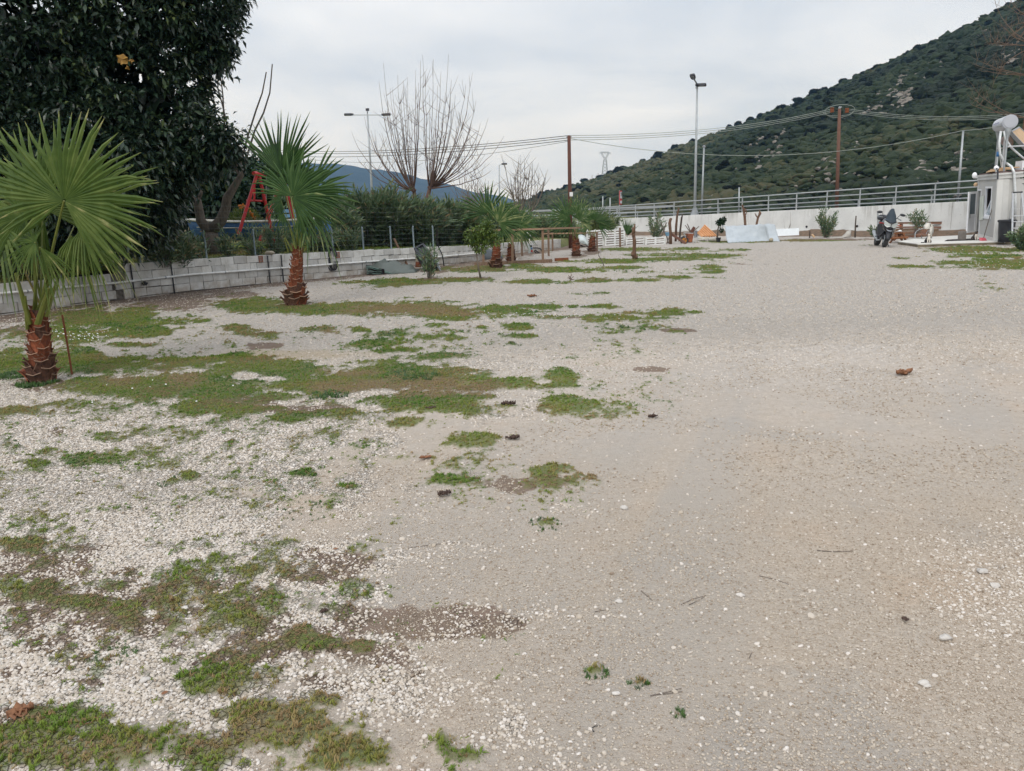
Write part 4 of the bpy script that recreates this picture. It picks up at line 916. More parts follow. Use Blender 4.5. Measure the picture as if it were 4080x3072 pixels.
def palm(label, base, top, r_bot, r_mid, r_top, fronds, lm, seed, boots=46, stubs=(), group=None):
    rng = np.random.RandomState(seed); base = np.asarray(base, float); top = np.asarray(top, float)
    t = thing('fan_palm', label, 'palm tree', base, group)
    n = 12; zz = np.linspace(0, 1, n); ax_ = base + (top - base) * zz[:, None]; ax_[0] -= [0, 0, .06]
    rr = np.interp(zz, [0, .12, .4, .7, 1], [r_bot * .9, r_bot, r_mid * 1.08, r_mid, r_top])
    mb = MB(); mb.tube(ax_, rr * .86, 14); mb.build('trunk', M['bootdark'], t, smooth=True)
    hgt = np.linalg.norm(top - base)
    for i in range(boots):                         # old leaf bases, spiralling up
        f_ = (i + .5) / boots; a = i * 2.399 + rng.rand() * .2; c_ = base + (top - base) * f_; r_ = np.interp(f_, zz, rr)
        d = np.array([math.cos(a), math.sin(a), 0]); s_ = np.array([-math.sin(a), math.cos(a), 0]); h_ = hgt * (.15 + .05 * rng.rand()) * (1.05 - .25 * f_); w_ = r_ * (.72 + .12 * rng.rand())
        low = f_ < .34; fl = (.035 + .045 * rng.rand()) * (1.25 if low else .9) * (r_ / .16) ** .8; lean = rng.randn() * (.25 if low else .08)
        V = []
        for zz_, ww, out_ in ((-.35, .55, -.02), (.1, 1., .012), (.5, .72, .35), (.78, .62, .75), (1., .80, 1.1)):
            for q in (-1, 0, 1):
                zq = zz_ - (.16 if (q == 0 and zz_ > .9) else 0)
                V.append(c_ + d * (r_ * .88 * (1 - .10 * q * q * ww) + fl * max(0, out_) + (.006 if q == 0 else 0)) + s_ * (q * ww * w_ + lean * w_ * max(0, zz_)) + np.array([0, 0, (zq - .4) * h_]))
        Fc = [(3 * j + q, 3 * j + q + 1, 3 * j + 4 + q, 3 * j + 3 + q) for j in range(4) for q in (0, 1)]
        bm_ = MB(); bm_.add(V, Fc, 0.); bm_.t[12:15] = [1., 1., 1.]; o = bm_.build('leaf_base', M['bootdark'] if (low and rng.rand() < .75) or rng.rand() < .12 else M['boot'], t)
        sm = o.modifiers.new('thick', 'SOLIDIFY'); sm.thickness = .012 * r_ / .18; sm.offset = 1
    mb = MB()
    for i in range(60):                            # brown fibre between the bases
        a = rng.rand() * 6.28; f_ = rng.rand() ** 1.3 * .95; c_ = base + (top - base) * f_; r_ = np.interp(f_, zz, rr); d = np.array([math.cos(a), math.sin(a), 0]); s_ = np.array([-d[1], d[0], 0])
        p0 = c_ + d * r_ * .95; mb.tube([p0, p0 + d * .03 + s_ * .05 * rng.randn() + [0, 0, .02], p0 + d * .05 * rng.rand() + s_ * .1 * rng.randn() + [0, 0, .06 * rng.randn()]], .0035 * r_ / .15, 3, cap=False)
    mb.build('fibre', M['fibre'], t)
    for (a, b_, w_) in stubs:                      # cut green stalks
        mb = MB(); a = np.asarray(a); b_ = np.asarray(b_); mb.tube([a, a * .5 + b_ * .5, b_], [w_ * .62, w_ * .5, w_ * .36], 6, t=.35, flat=.5); mb.build('cut_stalk', M['petiole'], t)
    for fr in fronds:
        hub = np.asarray(fr['hub'], float); mb = MB(); tn = fr.get('tint', .5)
        frond_blade(mb, hub, fr['axis'], fr['normal'], fr['R'], fr.get('span', 300), fr.get('n', 42), fr.get('droop', .05), rng, fr.get('cup', .12), fr.get('fused', .5), tn, fr.get('torn', 0.))
        o = mb.build('frond', lm, t)
        s0 = top + np.array([.03 * rng.randn(), .03 * rng.randn(), -.04]); mid = (s0 + hub) / 2 + np.array([0, 0, .06]) + .25 * nrm(hub - top) * 0
        mb = MB(); mb.tube(bez(s0, mid, hub, 7), np.linspace(fr.get('pw', .02), fr.get('pw', .02) * .5, 7), 6, t=fr.get('pt', .2), flat=.55); mb.build('stalk', M['petiole'], o)
    return t
VX = np.array([1., 0, 0]); VY = np.array([0, 1., 0]); VZ = np.array([0, 0, 1.])
def an(deg): return math.cos(math.radians(deg)) * VX + math.sin(math.radians(deg)) * VZ
def spray(hubs, seed, cam_n=.8):
    """loose fronds for the small far palms: (px, py, depth, R, angle)"""
    rng = np.random.RandomState(seed); out = []
    for (px, py, dd, R, ang, nn_) in hubs:
        out.append(dict(hub=D(px, py, dd), axis=an(ang), normal=nrm(np.array([nn_ * 1.6, -1., .45]) + .2 * rng.randn(3)), R=R * .78, span=165 + 50 * rng.rand(), n=19, droop=.05 + .05 * rng.rand(), tint=.70 + .12 * rng.randn(), cup=.1, pw=.014, fused=.32))
    return out
b1_ = P(165, 1522); d1 = b1_[1]
def q1(x, y, dd=0.): return D(x, y, d1 + dd)
fr = [dict(hub=q1(255, 800, -.32), axis=an(72), normal=np.array([.15, -1, .38]), R=.95, span=290, n=46, droop=.06, tint=.55, torn=.14, cup=.10, pw=.026, pt=.3),
      dict(hub=q1(170, 830, .25), axis=an(118), normal=np.array([-.35, -1, .5]), R=.92, span=300, n=44, droop=.06, tint=.5, cup=.14),
      dict(hub=q1(95, 860, .1), axis=an(165), normal=np.array([-.5, -.8, .7]), R=.72, span=270, n=36, droop=.18, tint=.5, torn=.3),
      dict(hub=q1(330, 905, -.05), axis=an(-50), normal=np.array([.5, -.8, .5]), R=.50, span=150, n=22, droop=.6, tint=.62, torn=.5, fused=.4),
      dict(hub=q1(285, 940, -.15), axis=an(-80), normal=np.array([.25, -1., .4]), R=.48, span=110, n=16, droop=.55, tint=.66, torn=.4, fused=.4),
      dict(hub=q1(140, 965, -.3), axis=an(185), normal=np.array([-.4, -1., .6]), R=.36, span=220, n=22, droop=.2, tint=.55, fused=.35),
      dict(hub=q1(160, 985, -.3), axis=an(-62), normal=np.array([.2, -1., .3]), R=.46, span=60, n=10, droop=.5, tint=.68, fused=.35),
      dict(hub=q1(10, 900, .1), axis=an(215), normal=np.array([-.5, -.8, .5]), R=.7, span=240, n=32, droop=.4, tint=.45, torn=.5, pt=.7),
      dict(hub=q1(330, 830, .35), axis=an(15), normal=np.array([.5, -.8, .5]), R=.80, span=230, n=34, droop=.12, tint=.45)]
palm('stout fan palm nearest the camera with one huge round frond and a thin stake', b1_, q1(152, 1235), .132, .092, .075, fr, M['palmA'], 3, 44,
     [(q1(120, 1290, -.1), q1(62, 1088, -.2), .075), (q1(150, 1290, -.16), q1(196, 1148, -.2), .08), (q1(185, 1260, -.1), q1(222, 1135, -.1), .06), (q1(110, 1310, -.1), q1(100, 1180, -.16), .06), (q1(140, 1270, .1), q1(140, 1095, .1), .05)])
b2_ = P(1175, 1216); d2 = b2_[1]
def q2(x, y, dd=0.): return D(x, y, d2 + dd)
fr = [dict(hub=q2(1165, 783, -.5), axis=an(46), normal=np.array([.2, -1, .35]), R=.96, span=255, n=42, droop=.08, tint=.52, torn=.12, cup=.14, pw=.028),
      dict(hub=q2(1122, 700, .35), axis=an(86), normal=np.array([-.25, -1, .2]), R=1.25, span=112, n=24, droop=.02, tint=.36, cup=.04, pw=.028),
      dict(hub=q2(1240, 770, .5), axis=an(25), normal=np.array([.5, -.8, .5]), R=.98, span=260, n=40, droop=.10, tint=.5),
      dict(hub=q2(1120, 800, .3), axis=an(190), normal=np.array([-.5, -.8, .5]), R=.42, span=200, n=26, droop=.3, tint=.35, torn=.4),
      dict(hub=q2(1240, 840, -.1), axis=an(-35), normal=np.array([.6, -.7, .6]), R=.78, span=150, n=26, droop=.4, tint=.70, torn=.4, fused=.42),
      dict(hub=q2(1190, 860, -.35), axis=an(-62), normal=np.array([.1, -1., .3]), R=.55, span=110, n=22, droop=.4, tint=.66, fused=.4),
      dict(hub=q2(1130, 850, -.2), axis=an(-110), normal=np.array([-.2, -1., .3]), R=.36, span=90, n=18, droop=.4, tint=.55, fused=.4),
      dict(hub=q2(1150, 730, .7), axis=an(80), normal=np.array([.1, -1., .1]), R=.85, span=200, n=30, droop=.05, tint=.3)]
palm('tall fan palm with shaggy reddish trunk in front of the red swing frame', b2_, q2(1187, 985), .20, .10, .088, fr, M['palmB'], 5, 60,
     [(q2(1165, 1000, -.15), q2(1135, 945, -.2), .055), (q2(1180, 990, -.15), q2(1158, 915, -.2), .08), (q2(1198, 985, -.15), q2(1205, 905, -.2), .09), (q2(1215, 1000, -.12), q2(1232, 960, -.2), .07), (q2(1150, 1005, -.12), q2(1132, 950, -.2), .05)])
def far_palm(label, base, topxy, rb, rm, rt, hubs, seed, boots=36):
    b_ = P(*base); dd = b_[1]
    return palm(label, b_, D(*topxy, dd), rb, rm, rt, spray([(x, y, dd + o_, R, a, nn_) for (x, y, o_, R, a, nn_) in hubs], seed), M['palmB'], seed, boots, [(D(topxy[0] - 6, topxy[1] + 12, dd - .1), D(topxy[0] - 16, topxy[1] - 22, dd - .15), .05), (D(topxy[0] + 4, topxy[1] + 8, dd - .1), D(topxy[0] + 14, topxy[1] - 26, dd - .1), .05)])
far_palm('fan palm with a bulbous red base beside the small citrus tree', (1975, 1068), (1980, 958), .185, .115, .085, [(1944, 850, .2, 1.35, 98, -.1), (1985, 888, -.4, 1.2, 35, .3), (2005, 878, .4, 1.1, 55, .3), (1955, 885, .3, .6, 160, -.5), (2000, 905, -.3, .7, -20, .5)], 8)
far_palm('fan palm half hidden behind a timber post of the open frame', (2036, 1042), (2036, 972), .155, .11, .085, [(2055, 895, .3, 1.1, 50, .3), (2070, 905, -.2, 1.1, 15, .5), (2040, 885, .5, .95, 80, 0), (2065, 920, -.3, .8, -30, .5)], 9)
far_palm('fan palm with splayed fronds in front of the dark utility pole', (2296, 1020), (2294, 945), .155, .12, .09, [(2308, 877, -.4, 1.05, 65, .2), (2258, 866, .3, 1.15, 140, -.3), (2295, 850, .6, .9, 95, 0), (2275, 885, -.2, .8, 195, -.4), (2320, 890, -.2, .6, -10, .4)], 10)
far_palm('small fan palm leaning right in front of the white pallet fence', (2357, 1003), (2362, 938), .16, .12, .09, [(2372, 880, -.3, 1.1, 60, .3), (2352, 880, .3, .8, 120, -.3), (2385, 898, -.1, .9, 20, .5), (2350, 900, 0, .6, 190, -.4)], 12)
bS = P(2497, 978); 
palm('tiny young palm with one upright frond by the white pallets', bS, D(2497, 960, bS[1]), .10, .07, .06, [dict(hub=D(2496, 935, bS[1]), axis=an(80), normal=np.array([.4, -1, .1]), R=.85, span=70, n=14, droop=.0, tint=.5, cup=.05), dict(hub=D(2500, 940, bS[1] + .2), axis=an(70), normal=np.array([-.3, -1, .1]), R=.7, span=60, n=12, droop=.05, tint=.35)], M['palmB'], 14, 10)

# ---------------------------------------------------------------- oleanders
def oleander(nm, label, base, h, r, seed, stems=40, per=46, mat='leaf_ole', L=.15, Wd=.026, cat='shrub', group=None, lean=0., tall=.5, bare=.12, dry=.03, offx=0., pw=.75):
    rng = np.random.RandomState(seed); base = np.asarray(base, float); t = thing(nm, label, cat, base, group)
    sm = MB(); Pb, dr, ti = [], [], []
    for i in range(stems):
        a = rng.rand() * 6.28; q = math.sqrt(rng.rand()); hh = h * (tall + (1 - tall) * rng.rand()) * (1 - .25 * q * q)
        top = base + np.array([r * q * math.cos(a) + offx, r * q * math.sin(a), hh]); b_ = base + np.array([.18 * r * math.cos(a) * q, .18 * r * math.sin(a) * q, -.05])
        mid = b_ + (top - b_) * .5 + np.array([-.12 * r * math.cos(a), -.12 * r * math.sin(a), .12 * hh]); c_ = bez(b_, mid, top, 7)
        sm.tube(c_, np.linspace(.012, .004, 7) * (h / 2) ** .5, 4, cap=False)
        f_ = bare + (1 - bare) * rng.rand(per) ** pw; s_ = f_ * 6; k = np.minimum(5, s_.astype(int)); fr_ = (s_ - k)[:, None]
        p = c_[k] * (1 - fr_) + c_[k + 1] * fr_; tg = nrm(c_[k + 1] - c_[k])
        d = nrm(tg * (.7 + .7 * f_[:, None] ** 2) + nrm(rng.randn(per, 3)) * .8)
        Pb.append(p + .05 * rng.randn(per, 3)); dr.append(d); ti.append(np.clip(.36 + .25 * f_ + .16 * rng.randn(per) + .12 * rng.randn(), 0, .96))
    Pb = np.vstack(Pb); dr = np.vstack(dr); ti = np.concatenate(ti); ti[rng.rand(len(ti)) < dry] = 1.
    Lr = L * (.7 + .6 * rng.rand(len(Pb)))
    Vt, Fc = flat_leaves(Pb, dr, Lr, Wd * (.8 + .4 * rng.rand(len(Pb))), .15, rng)
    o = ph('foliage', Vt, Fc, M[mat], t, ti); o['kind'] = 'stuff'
    sm.build('stems', M['twiggrey'], t); return t
def gb(px, dd):
    """a garden spot seen at column px, at distance dd."""
    p = D(px, hor(px) + 40, dd); p[2] = garden_z(np.array([p[0]]), np.array([p[1]]))[0]; return p
def top_h(px, py, base): return D(px, py, base[1])[2] - base[2]
HED = [(1345, 800, 27.5, .9, 'rounded oleander at the left end of the tall hedge'), (1440, 745, 29, 1.15, 'tall oleander in the hedge under the double street lamp'), (1545, 715, 29.5, 1.1, 'tallest oleander of the hedge, rising to a pointed top'), (1625, 770, 30, 1., 'dense oleander in the hedge just left of the bare pollard'),
       (1690, 785, 30, .9, 'oleander in the hedge straight in front of the bare pollard'), (1760, 765, 31, .95, 'pointed oleander in the hedge above the tilted black box'), (1840, 800, 33, 1.0, 'lower oleander in the hedge right of the tilted black box'), (1905, 830, 35, 1.0, 'low oleander in the hedge behind the citrus tree'), (1975, 850, 37, 1., 'last oleander of the hedge, behind the bulbous fan palm'), (1495, 760, 30.5, 1.1, 'broad oleander filling the hedge between the two tallest ones')]
for i, (px, py, dd, r_, lb) in enumerate(HED):
    b_ = gb(px, dd); oleander('oleander', lb, b_, top_h(px, py, b_) * .97, r_ * 1.05, 40 + i, 84, 66, 'leaf_ole', .30, .052, group='oleanders of the tall hedge', tall=.6, bare=.02)
LOW = [(640, 900, 19.6, .75, 'dark low oleander beside the big evergreen trunk', 30), (790, 935, 20.6, .4, 'oleander behind the fence in front of the boat bow', 9), (905, 915, 21.8, .4, 'oleander behind the fence under the red swing leg', 9), (1005, 880, 22.6, .4, 'leggy oleander behind the fence left of the shaggy palm', 10), (1085, 890, 23.2, .4, 'oleander behind the fence crossing the swing foot', 16), (1265, 905, 25, .7, 'oleander with dry leaves right of the shaggy palm', 24), (1110, 900, 24.6, .6, 'oleander just behind the shaggy palm trunk', 18), (1390, 900, 26, .6, 'low oleander in front of the tall hedge, left part', 22), (720, 920, 20.0, .5, 'oleander between the evergreen and the boat', 14)]
for i, (px, py, dd, r_, lb, st) in enumerate(LOW):
    b_ = gb(px, dd); oleander('oleander', lb, b_, max(.5, top_h(px, py, b_)), r_, 60 + i, st, 44, 'leaf_ole', .19, .036, group='low oleanders along the wire fence', bare=.05, dry=.06)
for i, (px, py, dd, r_, lb) in enumerate([(2110, 845, 45, 1.1, 'dark oleander behind the timber frame, left one'), (2185, 850, 44, 1.1, 'dark oleander behind the timber frame, middle one'), (2250, 880, 43, .9, 'dark oleander touching the utility pole foot'), (2030, 880, 42, 1.1, 'grey green oleander behind the two middle palms'), (2390, 850, 46, .9, 'yellowish shrub rising behind the pallet fence')]):
    b_ = gb(px, dd); b_[2] = .2; oleander('oleander', lb, b_, top_h(px, py, b_) * 1.05, r_ * 1.25, 80 + i, 84, 60, 'leaf_ole2' if i == 4 else 'leaf_ole', .32, .07, group='oleanders at the far corner of the lot', tall=.25, bare=.0, pw=1.2)
def lot_ole(px, pby, pty, r_, lb, seed, **kw):
    b_ = P(px, pby); return oleander('oleander', lb, b_, top_h(px, pty, b_), r_, seed, **kw)
lot_ole(1712, 1112, 960, .30, 'small young oleander in front of the tilted black box', 91, stems=14, per=26, L=.19, Wd=.034, dry=.05)
lot_ole(3290, 947, 815, .52, 'slender oleander against the long white concrete wall', 92, stems=22, per=44, L=.2, Wd=.045, bare=.1)
lot_ole(2612, 970, 828, .55, 'thin grey oleander behind the low white pallets', 93, stems=18, per=40, L=.2, Wd=.045, bare=.15)
lot_ole(3485, 945, 892, .35, 'small oleander hidden behind the parked motorcycle', 94, stems=10, per=24, L=.2, Wd=.045)
lot_ole(4082, 1000, 895, .42, 'dark leafy shrub at the right edge before the ladder', 95, stems=34, per=60, L=.11, Wd=.045, dry=.02)
b_ = P(4110, 985); oleander('oleander', 'leafy branch tip beside the cabin pipe at the frame edge', D(4105, 760, b_[1]), .9, .3, 96, 12, 40, 'leaf_dk', .12, .06)
# potted oleander on the pallet rail
pb_ = D(3652, 900, 34.5)
oleander('oleander', 'bushy oleander behind the brown pallet rail by the wall', np.array([pb_[0], pb_[1], .25]), top_h(3652, 828, np.array([pb_[0], pb_[1], .25])), .40, 97, 13, 34, 'leaf_ole', .18, .04, bare=.4)

# ---------------------------------------------------------------- small trees on the lot
def small_tree(nm, label, cat, trunk_px, base, crown, seed, mat, n, L, Wd, tm='bark', r=.03):
    rng = np.random.RandomState(seed); b_ = P(*base); t = thing(nm, label, cat, b_); dd = b_[1]
    mb = MB(); pts_ = [b_ - [0, 0, .05]] + [D(x, y, dd) for x, y in trunk_px]; mb.tube(pts_, np.linspace(r, r * .55, len(pts_)), 7)
    for (cx_, cy2, r_) in crown: mb.tube([pts_[-1], (pts_[-1] + D(cx_, cy2, dd)) / 2 + [0, 0, .03], D(cx_, cy2, dd)], [r * .5, r * .35, r * .12], 5, cap=False)
    mb.build('trunk', M[tm], t, smooth=True)
    q, d = [], []
    for (cx_, cy2, r_) in crown:
        rr = r_ / F * dd; k = int(n * r_ * r_ / sum(c[2] ** 2 for c in crown)); dv_ = nrm(rng.randn(k, 3)); q.append(D(cx_, cy2, dd) + dv_ * rr * rng.rand(k, 1) ** .45); d.append(dv_ + .8 * rng.randn(k, 3))
    q = np.vstack(q); d = np.vstack(d); Vt, Fc = leaves(q, d, L * (.7 + .6 * rng.rand(len(q))), Wd, .2, .1, rng)
    o = ph('foliage', Vt, Fc, M[mat], t, np.clip(.5 + .22 * rng.randn(len(q)), 0, 1)); o['kind'] = 'stuff'; return t
small_tree('citrus_tree', 'small round citrus tree with thin bare trunk on white gravel', 'tree', [(1905, 1060), (1898, 1010)], (1917, 1112), [(1885, 940, 36), (1930, 930, 45), (1960, 950, 34), (1910, 975, 34), (1945, 905, 28)], 31, 'leaf_cit', 2300, .085, .04)
small_tree('succulent_tree', 'dark tufted little tree growing out of a black pot', 'tree', [(2860, 915), (2866, 893)], (2857, 958), [(2871, 880, 9), (2884, 874, 8), (2862, 888, 8), (2876, 886, 9), (2873, 917, 7)], 32, 'leaf_dk', 520, .12, .07, 'bark', .05)
# dark trees at the back of the garden
def back_tree(label, blobs, base_px, dd, seed, n=5200, mat='leaf_dk'):
    rng = np.random.RandomState(seed); b_ = gb(base_px, dd); t = thing('dark_tree', label, 'tree', b_, 'dark trees at the back of the garden')
    q, d = [], []
    tot = sum(r * r for _, _, r, _ in blobs)
    for (x, y, r_, o_) in blobs:
        c_ = D(x, y, dd + o_); rr = r_ / F * dd; k = int(n * r_ * r_ / tot); dv_ = nrm(rng.randn(k, 3)); q.append(c_ + dv_ * rr * (.55 + .5 * rng.rand(k, 1))); d.append(dv_ + .7 * rng.randn(k, 3))
    q = np.vstack(q); d = np.vstack(d); keep = q[:, 2] > b_[2] + .05; q, d = q[keep], d[keep]
    Vt, Fc = leaves(q, d, .34 * (.6 + .7 * rng.rand(len(q))), .2, .25, .1, rng); o = ph('foliage', Vt, Fc, M[mat], t, np.clip(.4 + .3 * fbm(q[:, 0] * 1.2, q[:, 2] * 1.2, 3) + .16 * rng.randn(len(q)), 0, 1)); o['kind'] = 'stuff'
    mb = MB(); mb.tube([b_ - [0, 0, .1], b_ + [0, 0, 2.], b_ + [.2, 0, 3.2]], [.25, .18, .1], 7); mb.build('trunk', M['barkdark'], t)
back_tree('dark dense tree behind the boat, left of the red swing', [(820, 740, 150, 0), (700, 760, 140, .5), (900, 800, 110, -.5), (760, 870, 130, 0), (880, 860, 90, 0)], 820, 38, 51, 6500)
back_tree('dark dense tree behind the red swing frame', [(985, 730, 110, 0), (1060, 780, 100, .5), (980, 840, 100, 0), (1080, 880, 80, 0), (920, 700, 80, .5)], 1000, 40, 52, 6500)
back_tree('greyish bushy tree behind the shaggy palm', [(1180, 850, 90, 0), (1250, 880, 70, .5), (1150, 900, 70, 0)], 1180, 36, 53, 3600, 'leaf_ole')
back_tree('dark tree filling the gap under the big evergreen', [(300, 880, 220, 0), (80, 900, 220, .5), (520, 900, 190, 0), (-150, 880, 220, 0)], 300, 34, 54, 7000)
# ---------------------------------------------------------------- leafless trees
def shoots(mb, base, tips, dd, spread, r0_, seed, n=10, sub=0):
    rng = np.random.RandomState(seed)
    for (x, y) in tips:
        bx, by = base[rng.randint(len(base))] if not isinstance(base, dict) else base[min(base, key=lambda k: abs(k - x))]
        d_ = dd + spread * rng.randn(); a = D(bx, by, dd + .15 * rng.randn()); c_ = D(x, y, d_); h_ = by - y
        m_ = D(x * .78 + bx * .22, by - .28 * h_, (d_ + dd) / 2); cv = bez(a, m_, c_, n); cv[1:-1] += rng.randn(n - 2, 3) * .012 * dd / 30
        mb.tube(cv, np.linspace(r0_ * (.7 + .5 * rng.rand()), r0_ * .16, n), 5, cap=False)
        for q in range(sub):
            i = rng.randint(n // 3, n - 1); e = cv[i] + np.array([rng.randn() * .35, rng.randn() * .3, .3 + .5 * rng.rand()]) * dd / 34; mb.tube(bez(cv[i], (cv[i] + e) / 2 + [0, 0, -.05], e, 5), np.linspace(r0_ * .3, r0_ * .12, 5), 4, cap=False)
K = 1.843
def k1(l): return [(1000 + a / K, 150 + b_ / K) for a, b_ in l]
tip = k1([(940, 325), (972, 187), (1022, 370), (1037, 365), (1078, 272), (1118, 315), (1140, 385), (1210, 238), (1245, 170), (1260, 128), (1277, 250), (1340, 157), (1450, 120), (1472, 310), (1465, 405), (1483, 480), (1577, 345), (1627, 255), (1653, 462), (1640, 540), (1685, 628), (1742, 590), (1858, 722), (1745, 752), (1765, 975), (738, 692), (833, 580), (780, 880), (937, 845), (1060, 720), (1120, 640), (1345, 600), (1590, 715), (1535, 550), (1180, 560), (1310, 420), (1400, 620), (1000, 520), (1100, 450), (1060, 520), (1220, 480), (1265, 600), (1370, 350), (1420, 430), (1500, 420), (1560, 620), (1610, 660), (1680, 760), (900, 760), (880, 680), (1020, 620), (1150, 300), (1395, 250), (1230, 330), (1530, 800), (960, 700)])
bb = {q: v for q, v in ((1000 + 1180 / K, (1000 + 1195 / K, 150 + 1130 / K)), (1000 + 1330 / K, (1000 + 1310 / K, 150 + 1110 / K)))}
dp = 32.; pb0 = gb(1672, dp); t = thing('pollard_tree', 'leafless pollard with a fan of long straight shoots above the hedge', 'tree', pb0)
mb = MB(); shoots(mb, bb, tip, dp, 1.1, .026, 71, 12, 5); mb.build('branches', M['twig'], t)
mb = MB(); f0 = pb0 + [0, 0, .9]
for (x, y) in ((1000 + 1195 / K, 150 + 1120 / K), (1000 + 1315 / K, 150 + 1100 / K)): mb.tube(bez(f0, (f0 + D(x, y, dp)) / 2 + [0, 0, -.1], D(x, y, dp), 6), np.linspace(.12, .07, 6), 8); mb.ball(D(x, y, dp), .10, 8, 6, jit=.3, rng=rv)
mb.tube([pb0 - [0, 0, .2], f0], [.19, .15], 9); mb.build('trunk', M['twig'], t, smooth=True)
# the forked trunk in front of the boat, with its whips
dp = 23.5; yb = gb(845, dp); t = thing('forked_tree', 'pruned forked tree trunk standing before the blue boat', 'tree', yb)
mb = MB(); yy = D(838, 925, dp)
mb.tube([yb - [0, 0, .1], yy], [.23, .21], 10); mb.tube([yy, D(800, 880, dp), D(790, 820, dp), D(782, 790, dp)], [.19, .14, .125, .12], 10); mb.tube([yy, D(880, 880, dp), D(900, 830, dp), D(905, 790, dp), D(960, 700, dp), D(965, 685, dp)], [.18, .16, .14, .13, .08, .09], 10)
mb.tube([D(785, 800, dp), D(800, 775, dp), D(804, 755, dp)], [.07, .05, .03], 6); mb.tube([D(782, 800, dp), D(768, 790, dp), D(760, 770, dp)], [.08, .05, .03], 6)
mb.build('trunk', M['bark'], t, smooth=True)
mb = MB()
for w_ in ([(960, 690), (962, 640), (985, 550), (1020, 440), (1045, 370), (1061, 287)], [(968, 690), (985, 620), (1015, 520), (1050, 450), (1075, 370), (1085, 255)], [(955, 690), (925, 600), (910, 520), (893, 450), (892, 440), (868, 350), (869, 300)], [(950, 695), (902, 600), (895, 520), (891, 440), (888, 380), (877, 285)]):
    mb.tube([D(x, y, dp) for x, y in w_], np.linspace(.035, .016, len(w_)), 6, cap=False)
mb.build('branches', M['twiggrey'], t)
for i, (bx, by, dd, tips, lb) in enumerate([(2072, 850, 55, [(2075, 617), (2050, 700), (2098, 690), (2060, 660), (2110, 680), (2035, 720), (2090, 640), (2065, 640), (2085, 720), (2040, 760)], 'tall leafless tree with short side twigs behind the far palms'), (2110, 850, 55, [(2120, 645), (2150, 690), (2105, 690), (2165, 720), (2130, 720), (2175, 690), (2140, 760)], 'second leafless tree, right beside the tall twiggy one'), (2080, 840, 58, [(2010, 640), (2048, 687), (2030, 740), (2065, 780)], 'thin leafless sapling leaning left of the twiggy trees'), (1890, 845, 48, [(1850, 700), (1875, 680), (1905, 690), (1922, 730), (1838, 760), (1946, 720), (1865, 740), (1930, 790), (1820, 780), (1960, 770), (1895, 720), (1840, 730)], 'low bare shrub behind the hedge right of the pollard')]):
    b_ = gb(bx, dd); b_[2] = .8; t = thing('bare_tree', lb, 'tree', b_, 'leafless trees behind the hedge'); mb = MB(); shoots(mb, [(bx, by)], tips, dd, .3, .05, 75 + i, 9, 7 if i < 3 else 5); mb.build('branches', M['twiggrey'], t); mb = MB(); mb.tube([b_ - [0, 0, .3], D(bx, by - 5, dd)], [.09, .07], 6); mb.build('trunk', M['twiggrey'], t)
dp = 34.; tr0 = D(4130, 930, dp); tr0[2] = 0; t = thing('bare_tree', 'leafless tree at the right edge reaching branches over the water tank', 'tree', tr0)
mb = MB(); bx = [(4085, 470), (4110, 390), (4120, 300), (4130, 180), (4140, 80)]
cc = lambda l: [(3850 + a / 3.33, b_ / 3.33) for a, b_ in l]
shoots(mb, {3850: bx[0], 3860: bx[1], 3880: bx[2], 3960: bx[3], 4000: bx[4]}, cc([(0, 1325), (0, 1220), (0, 1000), (160, 930), (70, 730), (240, 590), (360, 560), (520, 400), (380, 20), (500, 0), (585, 0), (90, 830), (430, 250), (250, 570), (600, 520), (700, 1150), (330, 1190), (640, 700), (460, 690)]), dp, .8, .019, 79, 12, 7); mb.build('branches', M['twigtan'], t)
mb = MB(); mb.tube([tr0, D(4112, 700, dp), D(4085, 520, dp), D(4100, 400, dp), D(4130, 60, dp)], [.16, .14, .12, .1, .04], 9); mb.build('trunk', M['stump'], t, smooth=True)
# ---------------------------------------------------------------- the whitewashed block wall
ro = np.random.RandomState(5)
ys = np.linspace(13.6, 38.1, 900); xs = np.interp(ys, WY, WX); k_ = np.ones(41) / 41
xp = np.pad(xs, 20, 'edge'); xs = np.convolve(xp, k_, 'valid')
seg = np.concatenate([[0], np.cumsum(np.hypot(np.diff(xs), np.diff(ys)))]); TOT = seg[-1]
def wp(s): return np.array([np.interp(s, seg, xs), np.interp(s, seg, ys), 0.])
def wt(s):
    y = np.interp(s, seg, ys)
    return .63 if y < 18.45 else float(np.interp(y, [18.45, 18.7, 21.6, 24.45, 27., 29.2, 34., 38.1], [.83, .83, .80, .74, .67, .59, .49, .43]))
wall = thing('block_wall', 'long low whitewashed concrete block wall with a pipe along it', 'wall', wp(3.))
s_step = float(np.interp(18.45, ys, seg))
core = MB()
for a, b_ in tuple((s_step * i / 4, s_step * (i + 1) / 4) for i in range(4)) + tuple((s_step + (TOT - s_step) * i / 44, s_step + (TOT - s_step) * (i + 1) / 44) for i in range(44)):
    p, q = wp(a), wp(b_); h_ = min(wt(a + .01), wt(b_ - .01)) - .012; d = nrm(q - p); n_ = np.array([d[1], -d[0], 0])
    core.beam(p + n_ * -.115 + [0, 0, h_ / 2 - .1], q + n_ * -.115 + [0, 0, h_ / 2 - .1], .13, h_ + .2)
core.build('core', M['mortar'], wall)
rest = MB(); cnt = 0
